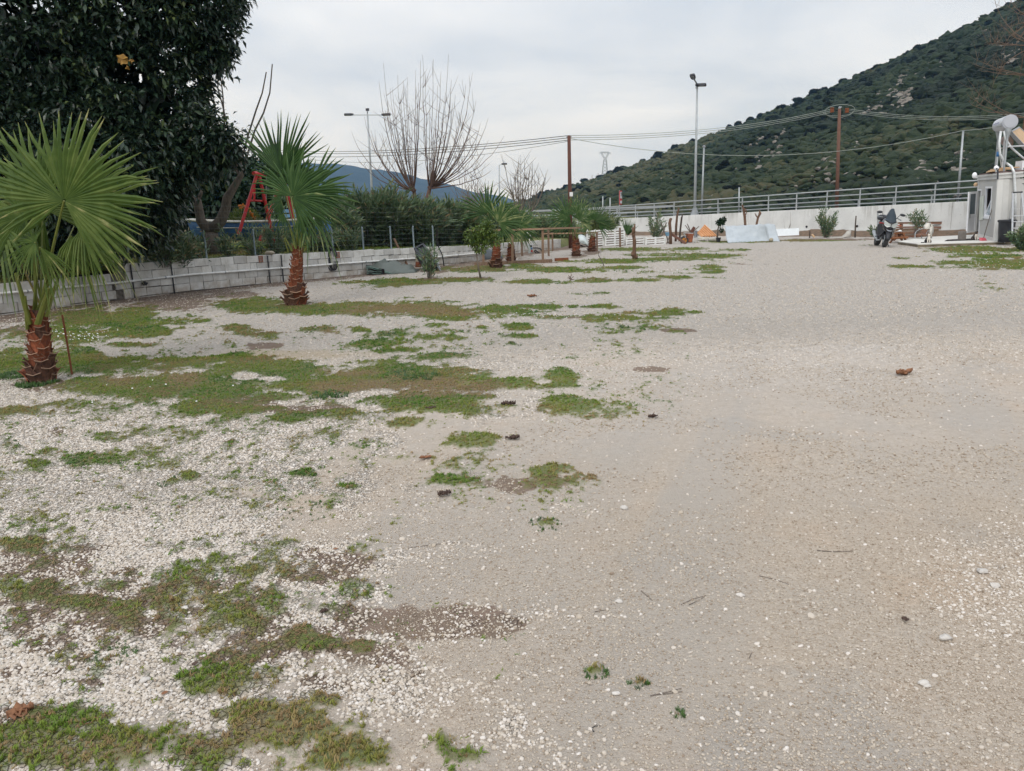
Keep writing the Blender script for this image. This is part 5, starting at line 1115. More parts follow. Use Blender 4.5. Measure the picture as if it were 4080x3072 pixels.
for row in range(5):
    s = -.2 * (row % 2)
    while s < TOT - .1:
        L = .4 if ro.rand() > .12 else (.3 if ro.rand() > .5 else .2)
        m_ = s + L / 2
        if s >= 0 and not (s < s_step - .12 < s + L - .1):
            top = wt(m_) - row * .2
            if top > .02:
                p, q = wp(s), wp(s + L); d = nrm(q - p); n_ = np.array([d[1], -d[0], 0])
                c_ = (p + q) / 2 + n_ * (-.10 + .004 * ro.randn()) + [0, 0, top - .098 + .004 * ro.randn()]
                R_ = np.stack([d, -n_, [0, 0, 1]], 1) @ Rx(.012 * ro.randn()) @ Ry(.008 * ro.randn())
                gap = .010 + (.02 if ro.rand() < .12 else 0)
                far = wp(m_)[1] > 30.5
                bm_ = rest if far else MB(); bm_.box(c_, (L - gap, .19, .19 - (.012 if ro.rand() < .15 else 0)), R_)
                if not far:
                    o = bm_.build('block', M['block'], wall); cnt += 1
        s += L
o = rest.build('far_blocks', M['block'], wall); o['kind'] = 'stuff'
jm = MB()                                          # dark upright bars tied against the wall
for px in (530, 600, 1068, 1122, 1218, 1450): 
    pass
def s_at(px, py=None):
    ss = np.linspace(0, TOT, 400); return ss[np.argmin([abs(proj(wp(a) + [0, 0, .3])[0] - px) for a in ss])]
for px in (528, 1070, 1124, 330, 685):
    s = s_at(px); p = wp(s); d = nrm(wp(s + .1) - wp(s - .1)); n_ = np.array([d[1], -d[0], 0]); p = p + n_ * .025
    jm.tube([p + [0, 0, -.05], p + [0, 0, wt(s) - .02]], .016, 6)
jm.build('tie_bar', M['black'], wall)
for px, lb in ((1043, None), (1350, None)):        # hollow red brick let into the top course
    s = s_at(px); p = wp(s); d = nrm(wp(s + .1) - wp(s - .1)); n_ = np.array([d[1], -d[0], 0]); R_ = np.stack([d, -n_, [0, 0, 1]], 1)
    mb = MB()
    for k in range(4): mb.box(p + n_ * .012 + [0, 0, wt(s) - .03 - .05 * k], (.11, .03, .022), R_)
    for e in (-.055, .055): mb.box(p + n_ * .012 + d * e + [0, 0, wt(s) - .105], (.012, .028, .19), R_)
    mb.build('hollow_brick', M['brickred'], wall)
# pipe running along the wall
pipe = MB(); pts = []
for s in np.linspace(0, s_at(1995), 90):
    p = wp(s); d = nrm(wp(s + .1) - wp(s - .1)); n_ = np.array([d[1], -d[0], 0]); y = p[1]
    pts.append(p + n_ * .045 + [0, 0, float(np.interp(y, [13, 15.8, 18.4, 20, 21.6, 24.5, 27, 30, 33.], [.40, .44, .40, .43, .41, .38, .33, .27, .2])) + .018 * fbm(np.array([s * .45]), np.array([2.]), 2)[0]])
pipe.tube(pts, .028, 8)
pt0 = thing('water_pipe', 'white plastic pipe running along the face of the block wall', 'pipe', pts[30]); pipe.build('tube', M['pvc'], pt0, smooth=True)
mb = MB()
for i in (12, 26, 33, 40, 52, 61, 70): mb.tube([pts[i], pts[i] + (pts[i + 1] - pts[i]) * .12], .035, 8)
mb.build('clip', M['galv'], pt0)
vb = wp(s_at(575)); mb = MB(); v0 = vb + np.array([.06, -.06, .33]); mb.lathe([(.05, -.05), (.055, 0), (.03, .05)], v0, 8); mb.lathe([(.025, -.07), (.025, .07)], v0, 8, 'x'); mb.build('valve', M['black'], pt0)
# wire fence standing on the wall: posts and netting
fence = thing('wire_fence', 'wire mesh fence with thin grey posts on top of the block wall', 'fence', wp(5.) + [0, 0, .7])
pp_ = []
for px in (268, 582, 842, 1032, 1342, 1462, 1575, 1660, 1742):
    s = s_at(px); p = wp(s) + [0, 0, wt(s)]; d = nrm(wp(s + .1) - wp(s - .1)); n_ = np.array([d[1], -d[0], 0]); p = p - n_ * .12
    mb = MB(); mb.tube([p - [0, 0, .25], p + np.array([.01 * ro.randn(), 0, .68])], .026, 8); mb.ball(p + [0, 0, .69], .032, 8, 5); mb.build('post', M['post'], fence)
mb = MB(); sA, sB = 1., s_at(1860)
def mz(s, f_): 
    zt = max(wt(s), .6 if s > s_step + .2 else .6); return zt + .02 + f_ * 1.30 + .03 * math.sin(s * 1.7) * f_
for f_ in np.linspace(0, 1, 10):
    c_ = []
    for s in np.linspace(sA, sB, 60):
        d = nrm(wp(s + .1) - wp(s - .1)); c_.append(wp(s) - np.array([d[1], -d[0], 0]) * .15 + [0, 0, mz(s, f_)])
    mb.tube(c_, .0026, 4, cap=False)
for s in np.arange(sA, sB, .16):
    d = nrm(wp(s + .1) - wp(s - .1)); p = wp(s) - np.array([d[1], -d[0], 0]) * .15; mb.tube([p + [0, 0, mz(s, 0)], p + [.0, 0, mz(s, 1)]], .0018, 4, cap=False)
o = mb.build('netting', M['mesh'], fence); o['kind'] = 'stuff'
# small things on and against the wall
s = s_at(1085); p = wp(s) + [-.05, 0, wt(s) + .05]; t = thing('plaster_lump', 'pale rounded lump lying on top of the block wall', 'stone', p); mb = MB(); mb.ball(p, .11, 10, 6, (1.35, .8, .55), jit=.2, rng=ro); mb.build('lump', M['beigewall'], t, smooth=True)
hp_ = D(1762, 1000, wp(s_at(1762))[1] - .12); t = thing('black_hose', 'thin black hose dangling down the wall right of the tilted box', 'hose', D(1768, 1066, hp_[1])); mb = MB(); mb.tube([D(x, y, hp_[1]) for x, y in ((1742, 905), (1740, 960), (1748, 985), (1762, 1015), (1768, 1050), (1770, 1068))], .022, 6); mb.build('tube', M['hose'], t)
ct = D(1322, 1030, wp(s_at(1325))[1] - .1); t = thing('cable_coil', 'grey cable coil hung over the pipe on the wall', 'cable', ct); mb = MB()
for q in range(6):
    a = np.linspace(.2, 6.1, 18); w_ = .12 + .02 * ro.randn(); mb.tube([ct + [w_ * math.cos(b_) + .02 * q - .05, .01 * q, -.02 + .34 * math.sin(b_)] for b_ in a], .010, 4)
mb.build('loops', M['black'], t)
ps_ = thing('leaning_pole', 'long brown wooden pole leaning on the wall beside the green tarp', 'pole', D(1626, 1062, 25.8)); mb = MB(); mb.tube([D(1626, 1062, 25.6), D(1598, 1010, 26.1), D(1571, 952, 26.6)], [.045, .04, .038], 7); mb.build('shaft', M['stump'], ps_)
# folded green tarp lying at the wall foot
tb_ = P(1560, 1094); t = thing('green_tarp', 'folded dark green tarpaulin lying at the foot of the block wall', 'tarp', tb_)
G_ = []; 
for j, (ly, lz) in enumerate(((1097, .0), (1088, .10), (1076, .30), (1062, .40), (1055, .34), (1052, .1))):
    row = []
    for i in range(15):
        f_ = i / 14; px = 1462 + (1660 - 1462 + (10 if j > 2 else 0)) * f_ - (0 if j < 3 else -22 * (1 - f_)); dd = 24.0 + j * .28
        z_ = lz * (1 - .85 * max(0, f_ - .45) / .55) * (1. if f_ > .08 else .8) + .03 * ro.randn() * (lz > 0) + .035 * math.sin(f_ * 21 + j)
        p = D(px, 1090, dd); row.append([p[0], p[1], max(.012, z_)])
    G_.append(row)
mb = MB(); mb.grid(G_); o = mb.build('sheet', M['tarp'], t, smooth=True); sm = o.modifiers.new('thick', 'SOLIDIFY'); sm.thickness = .02
mb = MB()
for dz, w_ in ((.0, 1.), (.07, .92), (.15, .75), (.2, .5)): mb.tube([np.array(G_[0][0]) * (1 - f_) + np.array(G_[0][7]) * f_ + [0, -.03 - .03 * math.sin(f_ * 5), .03 + dz * (1 - f_ * f_) + .02 * math.sin(f_ * 11)] for f_ in np.linspace(0, w_, 14)], .016, 5, flat=.5)
mb.build('hem', M['tarpedge'], t)
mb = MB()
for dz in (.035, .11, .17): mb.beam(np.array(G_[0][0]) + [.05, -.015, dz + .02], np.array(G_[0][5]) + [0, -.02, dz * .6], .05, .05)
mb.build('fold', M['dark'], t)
t2 = P(1955, 1046); t = thing('dark_tarp', 'dark grey tarp heap behind the fan palm with bulbous base', 'tarp', t2); G_ = []
for j in range(5):
    G_.append([[D(1885 + 120 * i / 12, 1046, 30.2 + .25 * j)[0], 30.2 + .25 * j, max(.01, .42 * math.sin(math.pi * (i / 12) ** .8) ** .8 * (0, .75, 1, .85, .2)[j] + .03 * ro.randn() * (j > 0))] for i in range(13)])
mb = MB(); mb.grid(G_); o = mb.build('sheet', plain('slate_tarp', (.085, .10, .115), (.06, .07, .08), 2, .55, bump=.2), t, smooth=True); o.modifiers.new('thick', 'SOLIDIFY').thickness = .02
# tilted black ribbed box with beige side leaning on the wall
dd = 25.3; c1, c2, c3, c4 = D(1652, 993, dd - .1), D(1686, 975, dd + .1), D(1740, 1048, dd - .9), D(1700, 1066, dd - 1.0)
t = thing('tilted_box', 'black ribbed plastic box tipped over against the wall behind a young oleander', 'box', D(1700, 1100, dd - .4))
n_ = nrm(np.cross(c2 - c1, c4 - c1)); n_ = n_ if n_[1] < 0 else -n_; back = -n_ * .30
mb = MB(); mb.prism([c1, c2, c3, c4], back); mb.build('shell', M['black'], t)
mb = MB()
for f_ in (.03, .97): a = c1 + (c2 - c1) * f_; b_ = c4 + (c3 - c4) * f_; mb.beam(a + n_ * .03, b_ + n_ * .03, .07, .05, n_)
for f_ in (.02, .98): a = c1 + (c4 - c1) * f_; b_ = c2 + (c3 - c2) * f_; mb.beam(a + n_ * .035, b_ + n_ * .035, .06, .05, n_)
mb.build('rim', M['black'], t)
mb = MB(); mb.tube([c2 + back * .2 + VX * .06, c3 + back * .2 + VX * .06], .03, 6); mb.tube([c2 + back * .7 + VX * .09, c3 + back * .7 + VX * .09], .025, 6); mb.tube([c2 + back * 1.1 + VX * .10, c3 + back * 1.1 + VX * .1], .025, 6); mb.build('rail', M['galv'], t)
mb = MB(); mb.prism([D(1654, 1003, dd + .02), D(1672, 1020, dd - .1), D(1670, 1044, dd - .1), D(1656, 1042, dd + .02)], [.0, .25, 0]); mb.build('side_panel', M['beigewall'], t)
mb = MB(); mb.prism([D(1656, 1043, dd - .05), D(1672, 1043, dd - .12), D(1676, 1066, dd - .12), D(1654, 1064, dd - .05)], [0, .25, 0]); mb.build('foot', M['rust'], t)

# ---------------------------------------------------------------- concrete retaining wall and its railings
cw = thing('concrete_wall', 'long pale concrete retaining wall with streaks below the road', 'wall', np.append(rw(5), 0))
n2 = np.append(rn, 0)
sv = np.arange(-26, 27.1, 3.0)
for a, b_ in zip(sv[:-1], sv[1:]):
    p, q = np.append(rw(a + .008), 0), np.append(rw(b_ - .008), 0); za, zb = rtop(p[1]), rtop(q[1])
    V_ = [];
    for e, ztop in ((p, za), (q, zb)):
        for off, z_ in ((0, -.3), (0, ztop), (.28, ztop), (.28, -.3)): V_.append(e + n2 * off + [0, 0, z_])
    mb = MB(); mb.add(V_, [(0, 1, 2, 3), (7, 6, 5, 4), (0, 4, 5, 1), (1, 5, 6, 2), (2, 6, 7, 3), (3, 7, 4, 0)]); mb.build('panel', M['conc'], cw, bevel=.015)
    mb = MB(); mb.beam(p - n2 * .05 + [0, 0, .11], q - n2 * .05 + [0, 0, .11], .094, .42); mb.build('footing', M['conc'], cw)
mb = MB()
for px, py in ((3218, 903), (3420, 901)):
    ss = np.linspace(-26, 27, 500); s = ss[np.argmin([abs(proj(np.append(rw(q), .8))[0] - px) for q in ss])]; p = np.append(rw(s), D(px, py, rw(s)[1])[2]); mb.tube([p - n2 * .03, p + n2 * .05], .06, 10)
mb.build('weep_hole', M['dark'], cw)
rl = thing('tall_railing', 'tall grey tubular railing along the top of the concrete wall', 'railing', np.append(rw(5), 1.4))
for s in np.arange(-25.5, 27.5, 1.95):
    p = np.append(rw(s), 0) + n2 * .14; z0 = rtop(p[1]); mb = MB(); mb.tube([p + [0, 0, z0 - .05], p + [0, 0, z0 + .92]], .036, 8); mb.build('post', M['galv'], rl)
for hgt in (.88, .60):
    mb = MB(); mb.tube([np.append(rw(s), rtop(rw(s)[1]) + hgt) + n2 * .14 for s in (-26, -10, 5, 27.5)], .032, 8); mb.build('rail', M['galv'], rl)
rl2 = thing('low_railing', 'lower two-rail grey barrier just behind the tall railing', 'railing', np.append(rw(5), 1.4) + n2 * 1.2)
for s in np.arange(-25, 27.5, 1.95):
    p = np.append(rw(s), 0) + n2 * .75; z0 = rtop(p[1]) - .1; mb = MB(); mb.tube([p + [0, 0, z0 - .05], p + [0, 0, z0 + .50]], .038, 8); mb.build('post', M['galv'], rl2)
for hgt in (.46, .24):
    mb = MB(); mb.tube([np.append(rw(s), rtop(rw(s)[1]) - .1 + hgt) + n2 * .75 for s in (-26, -10, 5, 27.5)], .034, 8); mb.build('rail', M['galv'], rl2)
gr = thing('guard_rail', 'far pale road guard rail seen between the hedge and the mountain', 'railing', D(1600, 870, 70))
for x_ in np.arange(-30, 14, 4.): mb = MB(); mb.box((x_, 71.2 - x_ * .02, 1.5), (.12, .12, .8)); mb.build('post', M['galv'], gr)
mb = MB(); mb.beam((-32, 71.1 + .64, 1.92), (15, 71.1 - .3, 1.95), .10, .16); mb.build('rail', M['galv'], gr)
mb = MB(); mb.beam((-32, 71.1 + .64, 1.5), (15, 71.1 - .3, 1.53), .08, .10); mb.build('lower_rail', M['galv'], gr)

# ---------------------------------------------------------------- poles, lamps, wires, pylon, signs
def pole(nm, label, cat, bx, by, tx, ty, dd, r0_, r1, mat, zb=None, group=None):
    b_ = D(bx, by, dd); 
    if zb is not None: b_[2] = zb
    tp = D(tx, ty, dd); t = thing(nm, label, cat, b_, group); mb = MB(); mb.tube([b_ - [0, 0, .1], (b_ + tp) / 2, tp], [r0_, (r0_ + r1) / 2, r1], 10); mb.build('shaft', M[mat], t, smooth=True); return t, b_, tp
upA, a0, a1 = pole('utility_pole', 'dark wooden utility pole at the far corner behind the palms', 'utility pole', 2274, 988, 2267, 540, 37.3, .105, .08, 'polewood', 0.)
mb = MB(); c_ = D(2276, 774, 37.12); mb.box(c_, (.15, .03, .19)); mb.build('plate', M['signwhite'], upA)
mb = MB(); mb.tube([a1 - [.12, 0, .06], a1 + [.12, 0, -.05]], .03, 6); mb.build('bracket', M['galv'], upA)
upB, b0, b1p = pole('utility_pole', 'reddish wooden utility pole against the hill, with a loop of cable on top', 'utility pole', 3333, 850, 3345, 433, 52, .125, .095, 'polewood2', 1.0)
mb = MB(); mb.tube([b1p - [.05, 0, 0], b1p + [.12, 0, .1]], .05, 6); mb.ball(b1p + [0, 0, .05], .09, 8, 5); mb.build('cap', M['galv'], upB)
for sg in (-1, 1):
    for dy in (.0, -.1, -.2): mb = MB(); c_ = b1p + [sg * .48, 0, dy - .03 * sg]; mb.tube([c_ - [.11, 0, 0], c_ + [.11, 0, 0.01]], .055, 7); mb.build('insulator', M['rust'], upB)
mb = MB()
a = np.linspace(0, 2 * math.pi, 33)[:-1]; lp_ = [b1p + [.95 * math.cos(q) + .03, -.25 * math.sin(q), -.10 + .42 * math.sin(q) * (1. if math.sin(q) < 0 else .75)] for q in a]; mb.tube(lp_ + [lp_[0]], .018, 5, cap=False)
mb.tube([b1p + [.95 * math.cos(q), .2, -.2 + .22 * math.sin(q)] for q in np.linspace(math.pi, 2 * math.pi, 14)], .018, 5, cap=False); mb.build('cable_loop', M['wirelight'], upB)
pc, c0_, c1p = pole('steel_pole', 'thin pale steel pole carrying one wire, left of the cabin', 'pole', 3812, 840, 3838, 520, 38, .06, .045, 'galv', 1.3)
lamp1, l0, l1 = pole('street_lamp', 'tall grey street lamp with two heads in front of the hill', 'street lamp', 2768, 858, 2778, 336, 51, .10, .05, 'lampgrey', 1.2)
mb = MB(); mb.lathe([(.30, 0), (.26, .12), (.15, .45), (.13, .5)], l0, 10); mb.build('base', M['lampgrey'], lamp1)
def head(par, c_, d_, up_=(0, 0, 1), L=.62, Wd=.30):
    d_ = nrm(d_); mb = MB(); s_ = nrm(np.cross(d_, up_)); u_ = np.cross(s_, d_)
    pl = [c_ + d_ * (L * a_) + s_ * (Wd * b_) for a_, b_ in ((-.5, -.25), (-.5, .25), (-.2, .5), (.42, .5), (.5, .3), (.5, -.3), (.42, -.5), (-.2, -.5))]; mb.prism(pl, u_ * .11); h_ = mb.build('lamp_head', M['lamphead'], par)
    mb = MB(); mb.prism([c_ + d_ * (L * a_) + s_ * (Wd * b_) - u_ * .012 for a_, b_ in ((-.15, -.34), (.36, -.34), (.36, .34), (-.15, .34))], u_ * .01); mb.build('lens', M['lampglass'], h_)
hA, hB = D(2761, 309, 50.2), D(2792, 342, 50.8)
mb = MB(); mb.tube([l1, D(2769, 321, 50.5), hA], [.05, .045, .04], 7); mb.build('arm', M['lampgrey'], lamp1); mb = MB(); mb.tube([l1, D(2784, 337, 50.9), hB], [.05, .045, .04], 7); mb.build('arm', M['lampgrey'], lamp1)
head(lamp1, hA, np.array([-.45, -1., .30]), (.0, .3, 1)); head(lamp1, hB, np.array([1., -.45, -.05]), (0, .25, 1), .66, .3)
mb = MB(); mb.tube([D(2776, 348, 51), D(2776, 352, 51)], .09, 8); mb.build('collar', M['lampgrey'], lamp1)
lamp2, l0, l1 = pole('street_lamp', 'shorter plain grey pole just right of the tall two-headed lamp', 'street lamp', 2795, 856, 2805, 588, 53, .07, .05, 'lampgrey', 1.2)
mb = MB(); mb.lathe([(.07, 0), (.1, .02), (.1, .1), (.04, .14)], l1, 8); mb.build('cap', M['lampglass'], lamp2)
lamp3, l0, l1 = pole('street_lamp', 'double-armed street lamp beside the bare pollard', 'street lamp', 1487, 860, 1464, 452, 66, .12, .06, 'lampgrey', 1.1)
for sg in (-1, 1): mb = MB(); mb.tube([D(1464, 458, 66), D(1464 + sg * 62, 458, 66)], .035, 6); mb.build('arm', M['lampgrey'], lamp3); head(lamp3, D(1464 + sg * 74, 459, 66), np.array([sg, -.1, 0]), (0, .3, 1), .75, .26)
mb = MB(); mb.tube([l1, D(1464, 444, 66)], .04, 6); mb.box(D(1464, 437, 66), (.26, .16, .2)); mb.build('sensor', M['lamphead'], lamp3)
lamp4, l0, l1 = pole('street_lamp', 'small far street lamp with one arm above the hedge', 'street lamp', 1990, 850, 1989, 658, 88, .09, .06, 'lampgrey', 1.1)
mb = MB(); mb.tube([l1, D(2000, 655, 88)], .045, 6); mb.build('arm', M['lampgrey'], lamp4); head(lamp4, D(2009, 655, 88), np.array([1, -.1, 0]), (0, .3, 1), .6, .3)
def sag(a, b_, s_, n=14): t_ = np.linspace(0, 1, n)[:, None]; a, b_ = np.asarray(a), np.asarray(b_); return a * (1 - t_) + b_ * t_ - np.array([0, 0, 1.]) * s_ * 4 * t_ * (1 - t_)
def wire(label, a, b_, s_, mat='wire', r=.014, group=None):
    c_ = sag(a, b_, s_); t = thing('overhead_wire', label, 'wire', c_[0], group); mb = MB(); mb.tube(c_, r, 5, cap=False); mb.build('cable', M[mat], t)
fl = [D(1100, 598, 62), D(1100, 606, 62), D(1100, 620, 62)]
for i, nm in enumerate(('upper', 'middle', 'lower')):
    o_ = np.array([0, 0, -.1 * i])
    wire(f'{nm} of three power lines running left from the dark utility pole', a1 + o_, fl[i], .35, 'wire', .017)
    wire(f'{nm} of three power lines between the dark pole and the reddish pole', a1 + o_, b1p + [-.6, 0, -.02 - .1 * i], .4, 'wirelight', .014)
    wire(f'{nm} of three power lines running right from the reddish pole', b1p + [.6, 0, -.04 - .1 * i], D(4300, (424, 431, 438)[i], 44), .5, 'wirelight', .013)
wire('single wire from the dark utility pole sagging to the thin steel pole', a1 - [0, 0, .12], c1p, .95, 'wirelight', .013)
wire('single wire from the thin steel pole to the water tank', c1p, D(3990, 503, 28.6), .02, 'wirelight', .013)
wire('faint single cable low across the far mountain', D(1250, 637, 62), a1 - [0, 0, .25], .5, 'wire', .010)
# lattice pylon on the ridge
pd = 520.; pb_ = D(2409, 712, pd); t = thing('lattice_pylon', 'pale lattice power pylon standing on the hill ridge', 'pylon', pb_)
mb = MB(); L4 = [D(2397, 706, pd), D(2422, 692, pd)]; wa = [D(2405, 636, pd), D(2417, 636, pd)]; S_ = pd / F
bot = [pb_ + np.array([x * 11.5 * S_, y * 11.5 * S_, 0]) for x, y in ((-1, -1), (1, -1), (1, 1), (-1, 1))]; tz = D(2411, 636, pd); top = [tz + np.array([x * 5.5 * S_, y * 4 * S_, 0]) for x, y in ((-1, -1), (1, -1), (1, 1), (-1, 1))]
def rod(a, b_, r=.07): mb.tube([a, b_], r, 4, cap=False)
for i in range(4):
    rod(bot[i], top[i], .16); j = (i + 1) % 4
    for k in range(6):
        f0_, f1_ = k / 6, (k + 1) / 6; A_, B_ = bot[i] + (top[i] - bot[i]) * f0_, bot[j] + (top[j] - bot[j]) * f1_; rod(A_, B_, .08); A_, B_ = bot[j] + (top[j] - bot[j]) * f0_, bot[i] + (top[i] - bot[i]) * f1_; rod(A_, B_, .08)
mb.build('tower', M['galv'], t); mb = MB(); lx, rx = D(2396, 609, pd), D(2425, 609, pd)
for e in (lx, rx):
    rod(tz + [-.4, 0, 0], e + [-.5, 0, 0], .16); rod(tz + [.4, 0, 0], e + [.5, 0, 0], .16)
    for k in range(5): rod(tz + (e - tz) * k / 5 + [-.4, 0, 0], tz + (e - tz) * (k + 1) / 5 + [.4, 0, 0], .07)
rod(D(2387, 609, pd), D(2433, 609, pd), .17); rod(D(2393, 605, pd), D(2427, 605, pd), .15)
for k in range(8): rod(D(2394 + 4 * k, 609, pd), D(2398 + 4 * k, 605, pd), .07)
for x in (2387, 2411, 2433): rod(D(x, 609, pd), D(x, 616, pd), .10)
mb.build('crossarm', M['galv'], t)
# road signs
def sign_pole(nm, label, x, yt, dd, zb=1.1, r=.035): 
    tp = D(x, yt, dd); t = thing(nm, label, 'road sign', np.array([tp[0], tp[1], zb])); mb = MB(); mb.tube([[tp[0], tp[1], zb - .1], tp], r, 6); mb.build('pole', M['galv'], t); return t
t = sign_pole('road_sign', 'round red-rimmed no-turn road sign behind the far guard rail', 1382, 852, 73.4); c_ = D(1366, 861, 73.2)
mb = MB(); mb.lathe([(.33, -.01), (.33, .01)], c_, 24, 'y'); mb.build('disc', M['red'], t); mb = MB(); mb.lathe([(.25, -.004), (.25, .004)], c_ - [0, .022, 0], 20, 'y'); d_ = mb.build('face', plain('pink_white', (.55, .42, .50), None, 4, .4, bump=0), t)
mb = MB(); mb.tube([c_ + [-.10, -.04, -.16], c_ + [-.10, -.04, .06], c_ + [.02, -.04, .13], c_ + [.11, -.04, .05]], .03, 5); mb.tube([c_ + [.03, -.04, .02], c_ + [.11, -.04, -.1], c_ + [.19, -.04, .02]], .025, 5); mb.tube([c_ + [-.2, -.045, .18], c_ + [.2, -.045, -.18]], .028, 5); mb.build('arrow', M['red'], d_)
def edge_sign(label, x, y0, y1, dd, w_, zb, txt=False):
    t = sign_pole('road_sign', label, x, y0, dd, zb); a, b_ = D(x + 4, y0 + 2, dd), D(x + 4, y1, dd); dv = np.array([.38, .92, 0]); hh = (a - b_)[2]; cm = (a + b_) / 2
    mb = MB(); mb.prism([cm - dv * w_ / 2 + [0, 0, hh / 2], cm + dv * w_ / 2 + [0, 0, hh / 2], cm + dv * w_ / 2 - [0, 0, hh / 2], cm - dv * w_ / 2 - [0, 0, hh / 2]], [.03, -.012, 0]); mb.build('board', M['red'], t)
    n_ = np.array([-.92, .38, 0]) * -1; n_ = np.array([.92, -.38, 0]); mb = MB()
    for f0_, f1_ in ((.08, .56), (.72, .92)):
        mb.prism([cm + n_ * .045 + dv * (w_ * s_) + [0, 0, hh * (.5 - f_)] for s_, f_ in ((-.4, f0_), (.4, f0_), (.4, f1_), (-.4, f1_))], n_ * .006)
    mb.build('panel', M['signwhite'], t); 
    if txt:
        mb = MB(); mb.tube([cm + n_ * .056 + dv * (w_ * q) + [0, 0, hh * (.5 - f_)] for q, f_ in ((-.2, .18), (.1, .14), (.22, .2), (.1, .28), (-.05, .34), (-.05, .40))], .035, 5); mb.build('figure', M['black'], t)
edge_sign('narrow red and white road sign seen edge-on above the railing', 2468, 758, 815, 62, .75, 1.1, True)
edge_sign('small pink road sign on a thin pole behind the hedge', 1871, 806, 830, 78, .5, 1.1)
edge_sign('pale road sign on a thin pole right of the pink one', 1908, 806, 832, 80, .5, 1.1)
for px, yt, dd, lb in ((2430, 788, 63, 'short bare post left of the narrow red road sign'), (2401, 782, 64, 'faint short post behind the yellowish shrub'), (2944, 746, 53, 'thin steel post above the railing with a broken tip')):
    pole('marker_post', lb, 'post', px, 858, px + 1, yt, dd, .05, .04, 'galv', 1.1)
for px, yt in ((2359, 697), (2383, 690)):
    b_ = D(px, yt + 26, 515.); t = thing('ridge_post', 'thin pole on the ridge left of the pylon, %s one' % ('outer' if px < 2370 else 'nearer'), 'post', b_); mb = MB(); mb.tube([b_, D(px, yt, 515.)], .13, 5); mb.build('shaft', M['polewood'], t)
# ---------------------------------------------------------------- swing frame, boat and other things in the garden
dp = 24.4; sw0 = gb(1030, dp); t = thing('swing_frame', 'red tubular swing frame standing behind the shaggy fan palm', 'swing', sw0)
def leg(a, b_, r=.05, nm='leg', m='red'): mb = MB(); mb.tube([a, b_], r, 10); return mb.build(nm, M[m], t)
A1 = D(1032, 694, dp); A2 = D(1128, 700, dp + 1.6)
leg(A1 + [-.06, 0, 0], D(950, 935, dp - .5), .05); leg(A1 + [.0, 0, -.04], D(1096, 980, dp + .5), .05); leg(A2, D(1036, 960, dp + 1.0), .06); leg(A2, D(1185, 960, dp + 2.2), .06)
mb = MB(); mb.tube([A1 + [-.1, -.2, .02], A2 + [.1, .2, .02]], .06, 10); mb.build('top_bar', M['red'], t)
leg(D(982, 799, dp - .1), D(1046, 801, dp + .15), .032, 'cross_bar'); leg(D(1014, 712, dp), D(1013, 799, dp), .032, 'brace')
for x in (1060, 1090): leg(A1 + (A2 - A1) * ((x - 1032) / 96.), D(x, 850, dp + .8), .012, 'chain', 'galv')
mb = MB(); mb.box((D(1060, 850, dp + .8) + D(1090, 850, dp + .8)) / 2, (.5, .2, .04)); mb.build('seat', M['black'], t)
dp = 25.6; bo = gb(990, dp); t = thing('wooden_boat', 'old blue wooden rowing boat with white rim used as a planter', 'boat', bo)
Lb = 4.6; x0 = D(727, 880, dp)[0]; zk = D(900, 962, dp)[2]; zg = D(900, 893, dp)[2]
st = np.linspace(0, 1, 15); prof = []
def hull(scale=1., dz=0.):
    G_ = []
    for f_ in st:
        beam = .72 * math.sin(math.pi * min(1, (f_ * .86 + .02))) ** .55 * scale; top = zg + (.16 * (1 - f_) ** 3 + .06 * f_ ** 4) + dz; row = []
        for k in range(-5, 6):
            q = k / 5; w_ = math.sin(abs(q) * math.pi / 2) ** .6; row.append([x0 + Lb * f_ + (.25 * (1 - abs(q)) if f_ < .08 else 0), dp + .5 + beam * w_ * (1 if q > 0 else -1), zk + (top - zk) * abs(q) ** 1.5])
        G_.append(row)
    return G_
mb = MB(); mb.grid(hull()); o = mb.build('hull', M['boatblue'], t, smooth=True); o.modifiers.new('thick', 'SOLIDIFY').thickness = .04
Gh = hull()
for k in (0, 10): mb = MB(); mb.tube([np.array(r_[k]) + [0, 0, .03] for r_ in Gh], .055, 6, flat=.8); mb.build('gunwale', M['boatwhite'], t)
for k in (1, 2): mb = MB(); mb.tube([np.array(r_[k]) + [0, -.02, 0] for r_ in Gh[1:]], .016, 4); mb.build('strake', M['boatwhite'] if k == 1 else M['boatblue'], t)
for f_ in (.2, .48, .75): mb = MB(); mb.box((x0 + Lb * f_, dp + .5, zg - .06), (.22, 1.15, .04)); mb.build('thwart', M['boatwood'], t)
mb = MB(); mb.box((x0 + 2.3, dp + .5, zg - .2), (3.6, .9, .04)); mb.build('soil', M['boatwood'], t)
pf_ = np.array([D(960, 900, dp)[0], dp + .4, zg - .12]); t = thing('flower_clump', 'yellowish clump with orange flowers growing in the blue boat', 'plant', pf_); rq = np.random.RandomState(4)
n = 1500; d = nrm(rq.randn(n, 3)); d[:, 2] = abs(d[:, 2]); q = pf_ + d * np.array([.55, .4, .62]) * rq.rand(n, 1) ** .5; Vt, Fc = flat_leaves(q, d + [0, 0, .5], .16, .03, .2, rq); o = ph('foliage', Vt, Fc, M['palmA'], t, np.clip(.75 + .15 * rq.randn(n), 0, .95)); o['kind'] = 'stuff'
mb = MB()
for i in range(40): a = rq.rand() * 2; mb.ball(pf_ + [-.1 + a * .25, -.2 * rq.rand(), .66 - .16 * (a - .3) ** 2 + .05 * rq.randn()], .035, 6, 4)
mb.build('flowers', plain('orange_flower', (.55, .17, .02), None, 5, .7, bump=0), t)
pc_ = gb(1180, 30); t = thing('blue_bench', 'faded blue bench half hidden behind the shaggy palm', 'bench', pc_); mb = MB(); c_ = D(1185, 880, 30)
